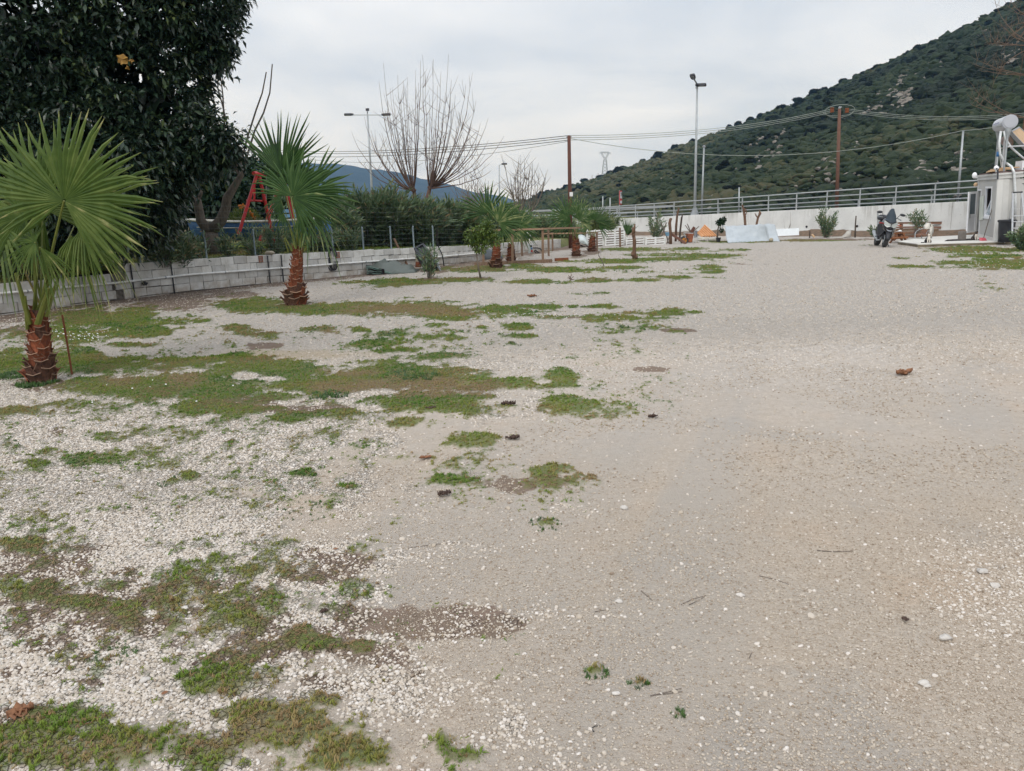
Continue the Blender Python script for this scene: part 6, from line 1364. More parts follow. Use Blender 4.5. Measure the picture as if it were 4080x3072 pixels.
for dz in (.1, .3, .48): mb.box(c_ + [.1, .1, dz - .1], (1.3, .04, .12))
mb.build('backrest', M['lblue'], t); mb = MB(); mb.box(c_ + [.1, -.2, -.12], (1.3, .45, .05)); mb.build('seat', M['boatblue'], t)
for sx in (-.5, .7): mb = MB(); mb.box((c_[0] + sx, c_[1] - .2, (c_[2] - .14 + pc_[2]) / 2), (.06, .4, c_[2] - .14 - pc_[2])); mb.build('leg', M['boatblue'], t)
ed = gb(820, 21.); 
for i, (px, dd) in enumerate(((845, 21.4), (868, 21.7), (1290, 26.2))):
    pass
st_ = P(287, 1492); t = thing('iron_stake', 'thin rusty iron stake standing in the grass beside the nearest palm', 'stake', st_); mb = MB(); mb.tube([st_ - [0, 0, .05], D(268, 1370, st_[1]), D(248, 1255, st_[1])], .011, 6); mb.build('rod', M['rust'], t)

# ---------------------------------------------------------------- timber frame, meter box, covered boat, pallets
tf0 = P(2163, 1041); t = thing('timber_pergola', 'open frame of thin timber posts and rails around a camping pitch', 'frame', tf0)
posts = [((2042, 1047), 917, .085), ((1926, 1053), 978, .085), ((2163, 1041), 914, .085), ((2186, 1021), 916, .08), ((2202, 1002), 926, .075), ((2290, 1019), 912, .075), ((2379, 1002), 928, .075), ((2080, 1020), 935, .075)]
for (bx, by), yt, w_ in posts:
    b_ = P(bx, by); mb = MB(); tp = D(bx - 1, yt, b_[1]); mb.beam(b_ - [0, 0, .1], tp, w_, w_, (0, 1, 0)); mb.build('post', M['timber'] if by > 1040 or by == 1019 else M['timberdark'], t)
def rail(a, b_, w_=.06, m='timber'): mb = MB(); mb.beam(a, b_, w_, w_); mb.build('rail', M[m], t)
d0, d1_, d2_ = P(1926, 1053)[1], P(2163, 1041)[1], P(2290, 1019)[1]
rail(D(1868, 918, d0 + .6), D(2042, 916, P(2042, 1047)[1] - .08)); rail(D(2042, 915, P(2042, 1047)[1] - .08), D(2165, 912, d1_ - .08)); rail(D(2165, 911, d1_ - .08), D(2325, 907, d2_ - .06)); rail(D(2165, 931, P(2202, 1002)[1] - .06), D(2382, 928, P(2379, 1002)[1] - .06), .055)
a, b_ = P(1890, 1060), P(2200, 1046); mb = MB(); mb.beam(a + [0, 0, .05], b_ + [0, 0, .05], .05, .14); mb.build('sill', M['timberdark'], t)
t = thing('red_beam', 'dark red beam lying on the gravel at the end of the timber frame', 'beam', P(2240, 1040)); mb = MB(); mb.beam(P(2212, 1041) + [0, 0, .05], P(2263, 1038) + [0, 0, .05], .10, .11); mb.build('beam', M['rust'], t)
mb0 = P(2112, 1009); t = thing('power_pedestal', 'grey electric hook-up box with coloured sockets before the wall', 'power box', mb0); S_ = mb0[1] / F
mb = MB(); mb.box(mb0 + [0, 0, 17 * S_], (14 * S_, .2, 35 * S_)); mb.build('cabinet', M['bucketg'], t, bevel=.01)
for k, m_ in enumerate(('black', 'blue', 'redlens')): mb = MB(); mb.box(mb0 + [(5 + k * .8) * S_, -.13, (28 - 9.5 * k) * S_], (7 * S_, .08, 7 * S_)); mb.build('socket', M[m_], t, bevel=.015)
pl = P(2108, 985); t = thing('bent_pole', 'thin bent white pole rising behind the power box', 'pole', pl); mb = MB(); dq = mb0[1] + .6; mb.tube([D(2107, 975, dq), D(2112, 940, dq), D(2114, 937, dq), D(2098, 926, dq)], .022, 6); mb.build('shaft', M['pvc'], t)
hs = P(2150, 1004); t = thing('ground_hose', 'dark hose looping over the gravel beside the power box', 'hose', hs); mb = MB(); dq = mb0[1]; mb.tube([D(x, y, dq + .3) for x, y in ((2122, 988), (2140, 988), (2152, 990), (2159, 1000), (2162, 1008))], .03, 6); mb.tube([D(x, y, dq - .1) for x, y in ((2160, 1012), (2145, 1006), (2132, 996), (2128, 1000), (2135, 1008), (2155, 1014))], .03, 6); mb.build('tube', M['hose'], t)
# small covered boat / bin behind the palms
cb = P(2322, 984); t = thing('covered_dinghy', 'upturned pale grey dinghy leaning between two far palms', 'dinghy', cb); dq = cb[1] + .4
G_ = []
ol = [(2304, 955), (2303, 945), (2307, 938), (2317, 936), (2326, 940), (2333, 946), (2338, 955), (2341, 965), (2341, 972)]
for k in range(7):
    f_ = k / 6; G_.append([D(x + (2322 - x) * .0, y + (978 - y) * f_ * .55 + (8 * f_ if i > 4 else 4 * f_), dq - .75 * math.sin(f_ * math.pi * .6) * (1 if 0 < i < 8 else .6)) for i, (x, y) in enumerate(ol)])
mb = MB(); mb.grid(G_); o = mb.build('hull', plain('pale_grey_paint', (.50, .55, .54), (.40, .45, .44), 3, .5, bump=.05), t, smooth=True); o.modifiers.new('thick', 'SOLIDIFY').thickness = .03
mb = MB(); mb.tube([D(2306, 962, dq - .7), D(2318, 967, dq - .78), D(2330, 971, dq - .75), D(2341, 974, dq - .5)], .05, 6); mb.build('rubbing_band', M['bucketg'], t)
mb = MB(); mb.prism([D(2308, 972, dq - .5), D(2330, 982, dq - .5), D(2335, 982, dq - .2), D(2310, 980, dq - .2)], [0, .4, 0]); mb.build('cradle', M['black'], t)
mb = MB(); mb.tube([D(2314, 925, dq), D(2336, 955, dq), D(2341, 966, dq)], .02, 5); mb.build('strap', M['hose'], t)
def pallet(label, x0, x1, yt, yb, rows, dd, seed):
    rq = np.random.RandomState(seed); b_ = D((x0 + x1) / 2, yb, dd); t = thing('pallet_fence', label, 'pallet', b_, 'white pallets set on edge as a fence'); S_ = dd / F
    for k in range(rows):
        f_ = (k + .5) / rows; y = yt + (yb - yt) * f_; mb = MB(); hh = (yb - yt) / rows * S_ * (.54 + .1 * rq.rand())
        mb.box((D(x0, y, dd) + D(x1, y, dd)) / 2 + [0, 0, .004 * rq.randn()], ((x1 - x0 - 2) * S_, .022, hh), Ry(.004 * rq.randn() - .035)); mb.build('slat', M['whitewood'], t)
    for q in (.04, .5, .96): mb = MB(); x = x0 + (x1 - x0) * q; mb.beam(D(x, yb, dd + .06), D(x, yt, dd + .06), .08, .09, (0, 1, 0)); mb.build('stringer', M['whitewood'], t)
    for k in range(rows): y = yt + (yb - yt) * (k + .98) / rows; mb = MB(); mb.box((D(x0, y, dd + .2) + D(x1, y, dd + .2)) / 2, ((x1 - x0 - 2) * S_, .02, (yb - yt) / rows * S_ * .62), Ry(-.035)); mb.build('gap_shade_slat', M['timberdark'], t)  # back slats in dark timber, their tone standing in for shadow in the gaps
    for q in (.04, .5, .96): mb = MB(); x = x0 + (x1 - x0) * q; mb.beam(D(x, yb, dd + .16), D(x, yt, dd + .16), .07, .06, (0, 1, 0)); mb.build('backing', M['timberdark'], t)
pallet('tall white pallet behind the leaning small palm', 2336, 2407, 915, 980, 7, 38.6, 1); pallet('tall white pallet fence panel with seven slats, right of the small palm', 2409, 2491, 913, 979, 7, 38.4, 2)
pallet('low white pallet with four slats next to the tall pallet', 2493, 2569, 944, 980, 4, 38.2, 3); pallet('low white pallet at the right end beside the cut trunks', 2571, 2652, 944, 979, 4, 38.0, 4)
pp0 = P(2471, 985); t = thing('timber_post', 'lone timber post in front of the tall white pallet', 'post', pp0); mb = MB(); mb.beam(pp0 - [0, 0, .1], D(2470, 907, pp0[1]), .08, .08, (0, 1, 0)); mb.build('post', M['timberdark'], t)
# cut trunks and saplings
def trunk(label, pts_, r, m='stump', by=None, knobs=(), group='cut trunks and bare stakes', seed=0, nm='cut_trunk', cat='tree trunk', twigs=()):
    b_ = P(*pts_[0]) if by is None else np.append(D(*pts_[0], by)[:2], 0); dd = b_[1]; t = thing(nm, label, cat, b_, group); mb = MB(); c_ = [b_ - [0, 0, .08]] + [D(x, y, dd) for x, y in pts_[1:]]
    mb.tube(c_, .62 * np.interp(np.linspace(0, 1, len(c_)), np.linspace(0, 1, len(r)), r), 8)
    for (x, y, r_) in knobs: mb.ball(D(x, y, dd - .02), r_ * .55, 7, 5, (.9, .9, 1.3), jit=.9, rng=np.random.RandomState(seed))
    for tw in twigs: mb.tube([D(x, y, dd) for x, y in tw], np.linspace(r[-1] * .6, r[-1] * .25, len(tw)), 5)
    mb.build('trunk', M[m], t, smooth=True); return t
trunk('knotty cut trunk with forked top standing alone in the grass strip', [(2527, 1034), (2527, 1000), (2528, 960), (2524, 935)], [.12, .10, .10, .09], knobs=((2524, 938, .12), (2530, 970, .09), (2520, 1016, .12), (2535, 1024, .12)), twigs=([(2523, 935), (2521, 905)], [(2526, 930), (2530, 892)]), seed=1)
trunk('cut trunk with a round knob on top beside the low pallets', [(2672, 973), (2672, 930), (2668, 890), (2671, 872)], [.13, .11, .12, .1], knobs=((2673, 875, .13), (2668, 888, .11)), seed=2)
trunk('tall peeled trunk leaning slightly behind the wheelbarrow', [(2692, 950), (2694, 900), (2698, 860), (2705, 828)], [.10, .1, .085, .07], by=41, knobs=((2698, 862, .1),), seed=3)
trunk('dark slim trunk with a broken tip by the rusty wheelbarrow', [(2707, 950), (2711, 910), (2716, 870), (2720, 852)], [.09, .08, .08, .04], 'barkdark', by=41, knobs=((2716, 868, .09),), seed=4)
trunk('pollarded trunk with knobbly fists behind the silver tarp, left one', [(2969, 950), (2969, 890), (2967, 865), (2962, 832), (2958, 818)], [.11, .1, .1, .09, .06], by=38.5, knobs=((2966, 838, .11), (2958, 820, .08), (2969, 862, .1)), seed=5, twigs=([(2968, 862), (2974, 848), (2972, 830)],))
trunk('pollarded trunk with knobbly fists behind the silver tarp, right one', [(3014, 950), (3015, 890), (3020, 868), (3027, 852), (3026, 836)], [.10, .09, .09, .08, .04], by=38.3, knobs=((3028, 852, .12), (3020, 866, .1)), seed=6, twigs=([(3018, 868), (3010, 850)], [(3020, 870), (3012, 860), (3007, 850)]))
trunk('thin forked sapling in front of the white panel', [(3138, 939), (3138, 925), (3150, 890), (3152, 850)], [.035, .03, .018, .01], 'twiggrey', nm='sapling', cat='tree', twigs=([(3138, 924), (3126, 908), (3122, 870)], [(3148, 900), (3160, 878)]), seed=7)
trunk('upright dark stake between the oleander and the motorcycle', [(3407, 946), (3408, 900), (3411, 860)], [.06, .055, .05], 'barkdark', seed=8, nm='stake', cat='stake')
trunk('short dark stake left of the slender oleander', [(3226, 948), (3227, 918)], [.05, .045], 'barkdark', seed=9, nm='stake', cat='stake')
trunk('tiny leafless sapling in the grass strip before the knotty trunk', [(2412, 1062), (2398, 1040), (2384, 1018), (2386, 1000)], [.022, .02, .014, .008], 'twiggrey', nm='sapling', cat='tree', twigs=([(2398, 1040), (2392, 1024), (2378, 1012)], [(2411, 1050), (2412, 1030)], [(2388, 1022), (2396, 1004)]), seed=10)
trunk('small reddish twiggy shrub on the far gravel pitch', [(2275, 1118), (2272, 1108)], [.02, .02], 'twig', nm='shrub', cat='shrub', twigs=([(2272, 1108), (2264, 1095)], [(2272, 1108), (2278, 1092)], [(2274, 1112), (2286, 1100)], [(2270, 1112), (2262, 1104)], [(2276, 1114), (2290, 1112)]), seed=11)
# junk heap: wheelbarrow, folded chair, planks, corrugated sheet
wb = P(2752, 968); dq = wb[1]; t = thing('wheelbarrow', 'rusty upended wheelbarrow with sticks in it and a yellow wheel hub', 'wheelbarrow', wb)
mb = MB(); q4 = [D(2737, 930, dq), D(2765, 930, dq), D(2758, 966, dq - .1), D(2745, 966, dq - .1)]; mb.prism(q4, [0, .35, 0]); mb.build('tray', M['rust'], t, bevel=.02)
wc = D(2726, 957, dq - .1); mb = MB(); mb.lathe([(.13, -.05), (.20, -.05), (.215, 0), (.20, .05), (.13, .05)], wc, 18, 'y'); w_ = mb.build('wheel', M['rubber'], t); mb = MB(); mb.lathe([(.12, -.06), (.12, .06)], wc, 14, 'y'); mb.build('hub', M['yellowhub'], w_)
for a, b_ in (((2726, 957), (2748, 938)), ((2724, 928), (2762, 930)), ((2724, 928), (2732, 948))): mb = MB(); mb.tube([D(*a, dq - .2), D(*b_, dq - .2)], .018, 6); mb.build('handle', M['galv'] if a[1] == 928 else M['rust'], t)
for i, (a, b_, lb) in enumerate((((2752, 928), (2730, 897), 'thick grey stick leaning out of the wheelbarrow, lowest left'), ((2753, 926), (2738, 891), 'grey stick leaning out of the wheelbarrow, steepest one'), ((2756, 928), (2785, 902), 'grey stick leaning out of the wheelbarrow to the right'))):
    t = thing('stick', lb, 'stick', D(*a, dq + .1), 'sticks in the wheelbarrow'); mb = MB(); mb.tube([D(*a, dq + .1), D(*b_, dq + .15)], [.03, .02], 6); mb.build('shaft', M['twiggrey'], t)
t = thing('wood_chunk', 'dark red wooden chunk on top of the wheelbarrow load', 'wood block', D(2758, 925, dq)); mb = MB(); mb.beam(D(2754, 924, dq + .1), D(2767, 905, dq + .1), .10, .13); mb.build('block', M['polewood'], t)
fc = P(2774, 968); t = thing('folded_chair', 'folded garden chair with grey sling and pale legs beside the wheelbarrow', 'chair', fc); mb = MB(); mb.prism([D(2766, 922, dq + .1), D(2777, 918, dq + .1), D(2779, 946, dq), D(2769, 948, dq)], [0, .12, 0]); mb.build('sling', plain('grey_sling', (.12, .13, .15), (.08, .085, .1), 9, .7), t)
for a, b_ in (((2764, 942), (2772, 968)), ((2774, 944), (2784, 965)), ((2768, 920), (2770, 950))): mb = MB(); mb.tube([D(*a, dq - .05), D(*b_, dq - .05)], .014, 5); mb.build('leg', M['alu'], t)
t = thing('brown_plank', 'long brown plank leaning from the knob-topped trunk to the ground', 'plank', P(2732, 972)); mb = MB(); mb.beam(D(2676, 933, 38.3), D(2734, 971, 37.7), .05, .12); mb.build('plank', M['polewood2'], t)
dq = P(2820, 960)[1] + 1.0; t = thing('corrugated_sheet', 'orange ribbed roofing sheet leaning aslant against the junk', 'roof sheet', P(2820, 955)); c00, c10, c11, c01 = D(2806, 898, dq + .6), D(2858, 945, dq + .2), D(2797, 946, dq - .3), D(2779, 929, dq + .1)
nrib = 6; G_ = []
for i in range(4 * nrib + 1):
    f_ = i / (4 * nrib); a = c00 + (c01 - c00) * f_; b_ = c10 + (c11 - c10) * f_; n_ = nrm(np.cross(c10 - c00, c01 - c00)); n_ = n_ if n_[1] < 0 else -n_; h_ = (0, 0, 1, 1)[i % 4] * .11; G_.append([a + n_ * h_, (a + b_) / 2 + n_ * h_, b_ + n_ * h_])
mb = MB(); mb.grid(G_); o = mb.build('sheet', M['orange'], t); o.modifiers.new('thick', 'SOLIDIFY').thickness = .02
t = thing('white_board', 'pale weathered board lying under the orange ribbed sheet', 'board', P(2800, 960)); mb = MB(); mb.box((D(2780, 950, dq - .8) + D(2822, 949, dq - .8)) / 2, (.55, .5, .10)); mb.build('board', M['boatwhite'], t)
for (px, py, r_, m_, lb) in ((2838, 964, .12, 'sheet', 'pale grey clay pot lying on its side by the orange sheet'), (2862, 966, .115, 'black', 'black plant pot holding the tufted little tree')):
    b_ = P(px, py); t = thing('plant_pot', lb, 'pot', b_); mb = MB()
    if m_ == 'sheet': mb.lathe([(.07, -.2), (.10, -.1), (.12, .1), (.14, .12), (.14, .16), (.11, .165), (.09, .0)], b_ + [0, 0, .13], 14, 'x')
    else: mb.lathe([(.08, 0), (.115, .2), (.13, .2), (.13, .23), (.11, .235), (.10, .15)], b_, 14)
    mb.build('pot', M[m_], t, smooth=False)
# earth bank behind the pots, blue drum and x-shaped scraps
bk = P(2655, 965); t = thing('blue_tub', 'small blue tub on crossed legs behind the low pallets', 'tub', bk); mb = MB(); c_ = D(2661, 932, 38.9); mb.lathe([(.10, -.1), (.15, .06), (.17, .07), (.15, .08)], c_, 12); mb.build('tub', M['lblue'], t)
for a, b_ in (((2632, 885), (2652, 935)), ((2655, 886), (2638, 940)), ((2656, 940), (2664, 972)), ((2668, 940), (2656, 972))): mb = MB(); mb.tube([D(*a, 38.9), D(*b_, 38.9)], .03, 5); mb.build('leg', M['twiggrey'], t)
# silver tarp over a long stack
ta = P(2898, 966); tb2 = P(3102, 962); t = thing('silver_tarp', 'crumpled silver tarpaulin draped over a long box stack', 'tarp', (ta + tb2) / 2); rq = np.random.RandomState(9)
G_ = []; da, db = ta[1], tb2[1]
for j in range(13):
    v_ = j / 12; row = []
    for i in range(41):
        u_ = i / 40; top = D(2889 + (3088 - 2889) * u_, 904 - 9 * u_, da + .55 + (db - da) * u_); bot = P(2897 + (3106 - 2897) * u_, 968 - 8 * u_ + (2 if u_ > .8 else 0)); nz_ = .05 * fbm(np.array([u_ * 16.]), np.array([v_ * 5.]), 3)[0]
        if v_ < .75: q = top + (bot - top) * (v_ / .75); q = q + np.array([0, -.7 * abs(nz_) * 2 + .05 * math.sin(v_ * 4), nz_ * .5]) + (np.array([.04 * math.sin(u_ * 37), -.08, 0]) if v_ > .6 else 0)
        else: q = bot + np.array([.02 * math.sin(u_ * 30), -.10 - (v_ - .75) * .8, .015 + .03 * abs(nz_) * 8])
        row.append(q)
    G_.append(row)
Gt = [[np.array(p) + [0, .9, -.03] for p in G_[0]], [np.array(p) + [0, .45, .02 + .02 * math.sin(i * .9)] for i, p in enumerate(G_[0])]] + G_
mb = MB(); mb.grid(Gt); o = mb.build('sheet', M['silver'], t, smooth=True); o.modifiers.new('thick', 'SOLIDIFY').thickness = .008
mb = MB(); e = [np.array(Gt[j][40]) for j in range(2, 12)]; mb.add(e + [p + [.02, .55, 0] for p in e], [(i, i + 1, 11 + i, 10 + i) for i in range(9)]); mb.build('end_flap', M['blue'], t)
mb = MB(); mb.box((ta + tb2) / 2 + [.05, .95, .30], (1.9, .5, .56), Rz(math.atan2(db - da, tb2[0] - ta[0]))); mb.build('stack', M['timberdark'], t)
b_ = P(3069, 965); t = thing('beige_ball', 'beige round weight holding down the silver tarp', 'weight', b_); mb = MB(); mb.ball(b_ + [0, -.12, .11], .10, 12, 8); mb.build('ball', M['beigewall'], t, smooth=True)
dq = P(3140, 946)[1] + .3; t = thing('white_sheet', 'long white rectangular panel propped behind the thin sapling', 'panel', P(3140, 945)); mb = MB(); mb.prism([D(3090, 913, dq), D(3183, 909, dq), D(3184, 937, dq - .05), D(3092, 941, dq - .05)], [0, .06, 0]); mb.build('panel', M['panelwhite'], t)
dq = P(3350, 948)[1]; t = thing('plastic_sheet', 'pale grey plastic sheet lying at the foot of the concrete wall', 'sheet', P(3350, 948)); G_ = []
for j in range(5): G_.append([[D(3306 + 84 * i / 14, 948, dq + .15 * j)[0], dq + .15 * j, max(.012, (.04 + .30 * sstep(.55, .85, i / 14)) * (0.1, .7, 1, .8, .4)[j] + .02 * rq.randn())] for i in range(15)])
mb = MB(); mb.grid(G_); o = mb.build('sheet', M['sheet'], t, smooth=True); o.modifiers.new('thick', 'SOLIDIFY').thickness = .01
t = thing('tan_brick', 'small tan block leaning beside the short stake', 'block', P(3240, 946)); mb = MB(); mb.beam(P(3244, 948) + [0, 0, .03], D(3236, 934, P(3244, 948)[1]), .09, .07); mb.build('block', M['tan'], t)
# reddish earth bank at the foot of the wall
bkm = MB(); G_ = []
for s in np.linspace(-12, 24, 90):
    row = []
    for k, (of, z_) in enumerate(((-.9, -.03), (-.6, .10), (-.3, .22), (.05, .26))):
        p = rw(s) + rn * of; h_ = z_ * (.7 + .9 * (fbm(np.array([s * .8]), np.array([k * .4]), 3)[0] + .3)); row.append([p[0], p[1], max(-.03, h_)])
    G_.append(row)
bkm.grid(G_); M['earthbank'] = plain('earth_bank', (.19, .13, .092), (.10, .078, .056), 6, .95, bump=.8, bd=.03); struct(bkm.build('earth_bank', M['earthbank'], smooth=True), 'reddish earth bank along the foot of the concrete wall')
# ---------------------------------------------------------------- cabin with everything on and round it
ZS = .12
A0 = P(3963, 961, ZS); e1 = nrm(np.append(D(3885, 948, A0[1] * 1.148)[:2] - A0[:2], 0)); e2 = np.array([e1[1], -e1[0], 0]); LB = 4.45; WB = 2.5
HB = D(3972, 690, A0[1])[2] - ZS
def onp(px, py, o, n_):
    d = ray(px, py); t_ = ((np.asarray(o) - [0, 0, H]) @ n_) / (d @ n_); return np.array([0, 0, H]) + d * t_
TLT = math.radians(-2.2); RY = Ry(TLT)
def wl(px, py, off=0.): return A0 + RY.T @ (onp(px, py, A0, RY @ e2) - A0) - e2 * off      # on the long left wall, off = metres proud of it
RC = np.stack([e2, e1, [0, 0, 1.]], 1)
slab = [P(3578, 962, ZS), P(3659, 972, ZS), P(3944, 963.5, ZS)]; dsl = nrm(slab[2] - slab[1]); p3 = slab[2] + dsl * 7; back = nrm(np.array([-dsl[1], dsl[0], 0]))
poly = [slab[0], slab[1], p3, p3 + back * 8, slab[0] + back * 3.2 + dsl * 2.2]
t = thing('terrace', 'low pale concrete terrace slab in front of the cabin', 'terrace', slab[1] - [0, 0, ZS]); mb = MB(); mb.prism([q - [0, 0, .03] for q in poly], [0, 0, .03]); mb.build('slab_top', M['slab'], t); mb = MB(); mb.prism([q * [1, 1, 0] + back * .02 + dsl * 0 - [0, 0, .15] for q in poly], [0, 0, ZS - .03 + .15 - .003]); mb.build('slab_edge', M['slabside'], t)
cab = thing('cabin', 'pale grey prefabricated cabin with open white door and tilted window', 'cabin', A0)
def cbox(a, b_, z0, z1, y0, y1, nm, m, bev=0.): # a..b along e2 (depth into cabin), y along e1
    mb = MB(); mb.box(A0 + e2 * (a + b_) / 2 + e1 * (y0 + y1) / 2 + [0, 0, (z0 + z1) / 2], (b_ - a, y1 - y0, z1 - z0), RC); return mb.build(nm, M[m], cab, bevel=bev)
def tpos(px, py): return (wl(px, py) - A0) @ e1
ydr0, ydr1 = tpos(3903, 900), tpos(3889, 900); zdr = wl(3900, 760)[2] - ZS
yw0, yw1 = tpos(3951, 800), tpos(3925, 800); zw0, zw1 = wl(3938, 868)[2] - ZS, wl(3938, 743)[2] - ZS
# left wall in pieces round the door and window openings
for (y0, y1, z0, z1) in ((.12, yw0, .1, HB - .2), (yw0, yw1, .1, zw0), (yw0, yw1, zw1, HB - .2), (yw1, ydr0, .1, HB - .2), (ydr0, ydr1, zdr, HB - .2), (ydr1, LB - .08, .1, HB - .2)): cbox(0, .06, z0, z1, y0, y1, 'wall', 'cabin')
cbox(.12, WB, .1, HB - .2, 0.0, .06, 'wall', 'cabin'); cbox(.06, WB, .1, HB - .2, LB - .06, LB, 'wall', 'cabin'); cbox(WB - .06, WB, .1, HB - .2, .06, LB - .06, 'wall', 'cabin'); cbox(.062, WB - .062, .1, .14, .062, LB - .062, 'floor', 'dark'); cbox(.30, .34, .14, HB - .2, .9, LB - .3, 'interior_shade_sheet', 'dark'); cbox(.062, WB - .1, .14, HB - .2, ydr1 + .02, ydr1 + .05, 'doorway_shade_sheet', 'dark')  # near-black sheets added inside, their colour standing in for interior shade
cbox(-.035, .16, 0, HB - .2, -.035, .12, 'corner_post', 'cabintrim', .02); cbox(-.03, .1, 0, HB - .2, LB - .08, LB + .03, 'corner_post', 'cabintrim', .02); cbox(.16, .34, .1, HB - .2, -.02, .0, 'corner_trim', 'cabintrim')
cbox(-.06, WB + .06, HB - .2, HB - .13, -.06, LB + .06, 'roof_edge', 'cabintrim'); cbox(-.045, WB + .045, HB - .128, HB - .07, -.045, LB + .045, 'roof_edge', 'cabin'); cbox(-.07, WB + .07, HB - .068, HB, -.07, LB + .07, 'roof_edge', 'cabintrim'); cbox(-.03, WB + .03, -.1, .1, -.02, LB + .02, 'base_rail', 'cabintrim'); cbox(.0, WB, HB + .002, HB + .05, .0, LB, 'roof', 'roofbrown')
f_ = cbox(-.02, .05, zw0, zw0 + .07, yw0, yw1, 'window', 'upvc')
def sub(par, *a, **k):
    o = cbox(*a, **k); o.parent = par; return o
sub(f_, -.02, .05, zw1 - .07, zw1, yw0, yw1, 'frame', 'upvc'); sub(f_, -.02, .05, zw0 + .07, zw1 - .07, yw0, yw0 + .07, 'frame', 'upvc'); sub(f_, -.02, .05, zw0 + .07, zw1 - .07, yw1 - .07, yw1, 'frame', 'upvc'); sub(f_, -.05, .0, zw0 - .04, zw0 - .003, yw0 - .03, yw1 + .03, 'sill', 'upvc')
pa = A0 + e1 * (yw0 + .08) + [0, 0, zw0 + .08]; pb2 = A0 + e1 * (yw1 - .08) + [0, 0, zw0 + .08]; tl = np.array([0, 0, zw1 - zw0 - .16]) + e2 * .32
mb = MB(); mb.prism([pa + e2 * .03, pb2 + e2 * .03, pb2 + tl, pa + tl], e2 * .02); o = mb.build('sash', M['glass2'], cab); o.parent = f_
mb = MB()
for a, b_ in ((pa, pa + tl), (pb2, pb2 + tl), (pa + tl, pb2 + tl), (pa, pb2)): mb.beam(a + e2 * .02, b_ + e2 * .02, .045, .045)
o = mb.build('sash_frame', M['upvc'], cab); o.parent = f_
# door frame and the open leaf
cbox(-.02, .07, .1, zdr, ydr1 - .05, ydr1, 'door_frame', 'upvc'); cbox(-.02, .07, .1, zdr, ydr0, ydr0 + .05, 'door_frame', 'upvc'); cbox(-.02, .07, zdr, zdr + .06, ydr0, ydr1, 'door_frame', 'upvc')
h0 = A0 + e1 * ydr1 - e2 * .03; eq = D(3850, 944, h0[1] - .25); dl = eq - h0; dl[2] = 0; wd_ = np.linalg.norm(dl); dl = dl / wd_; nl_ = np.array([-dl[1], dl[0], 0]); RL = np.stack([dl, nl_, [0, 0, 1.]], 1)
def dbox(x0, x1, z0, z1, th, nm, m, par, off=0.): 
    mb = MB(); mb.box(h0 + dl * (x0 + x1) / 2 + nl_ * off + [0, 0, (z0 + z1) / 2], (x1 - x0, th, z1 - z0), RL); o = mb.build(nm, M[m], cab); o.parent = par; return o
dz1 = zdr - .02; dm = .12 + (dz1 - .12) * .42
mb = MB(); mb.box(h0 + dl * wd_ / 2 + [0, 0, .12 + .28], (wd_ - .16, .035, .5), RL); dr_ = mb.build('door', M['upvc'], cab)
dbox(0, .09, .12, dz1, .06, 'door_rail', 'upvc', dr_); dbox(wd_ - .09, wd_, .12, dz1, .06, 'door_rail', 'upvc', dr_); dbox(.09, wd_ - .09, .12, .21, .055, 'door_rail', 'upvc', dr_); dbox(.09, wd_ - .09, dm - .05, dm + .05, .055, 'door_rail', 'upvc', dr_); dbox(.09, wd_ - .09, dz1 - .09, dz1, .055, 'door_rail', 'upvc', dr_); dbox(.09, wd_ - .09, .65, dm - .05, .034, 'door_panel', 'upvc', dr_); dbox(.09, wd_ - .09, dm + .05, dz1 - .09, .02, 'pane', 'glass', dr_); dbox(wd_ - .12, wd_ - .04, dm - .1, dm + .06, .11, 'handle', 'alu', dr_)
def tilt(o):
    q = A0 + RY @ (np.array(o.location) - A0); o.location = tuple(q); o.rotation_euler = (0, TLT, 0)
tilt(cab)
def wpanel(nm, label, cat, pts_, m, th=.03):
    v_ = [wl(x, y, .015) for x, y in pts_]; t = thing(nm, label, cat, v_[0]); tilt(t); mb = MB(); mb.prism(v_, -e2 * th); mb.build('sheet', M[m], t); return t
M['notice'] = plain('notice_board', (.50, .54, .48), (.60, .63, .57), 2, .4, bump=0)
wpanel('notice_board', 'tall pale greenish notice board between the door and the window', 'notice board', [(3909, 784), (3923, 779), (3919, 875), (3905, 877)], 'notice')
c_ = wl(3897, 735, .02); t = thing('wall_lamp', 'round tan lamp on the cabin wall above the door', 'lamp', c_); tilt(t); mb = MB(); mb.ball(c_ - e2 * .06, .085, 10, 6, (1, 1, 1)); mb.build('globe', M['tan'], t, smooth=True); mb = MB(); mb.beam(c_ + e2 * .0, c_ - e2 * .05, .07, .07); mb.build('bracket', M['rust'], t)
c_ = D(3883, 699, A0[1] + 4.3); t = thing('flood_lamp', 'white rounded lamp head sticking out at the far roof corner', 'lamp', c_); mb = MB(); mb.ball(c_, .115, 12, 8, (.85, .7, 1.1)); mb.build('shell', M['upvc'], t, smooth=True); mb = MB(); mb.tube([c_ - [0, 0, .1], c_ + e2 * .35 - [0, 0, .12]], .03, 6); mb.build('bracket', M['alu'], t)
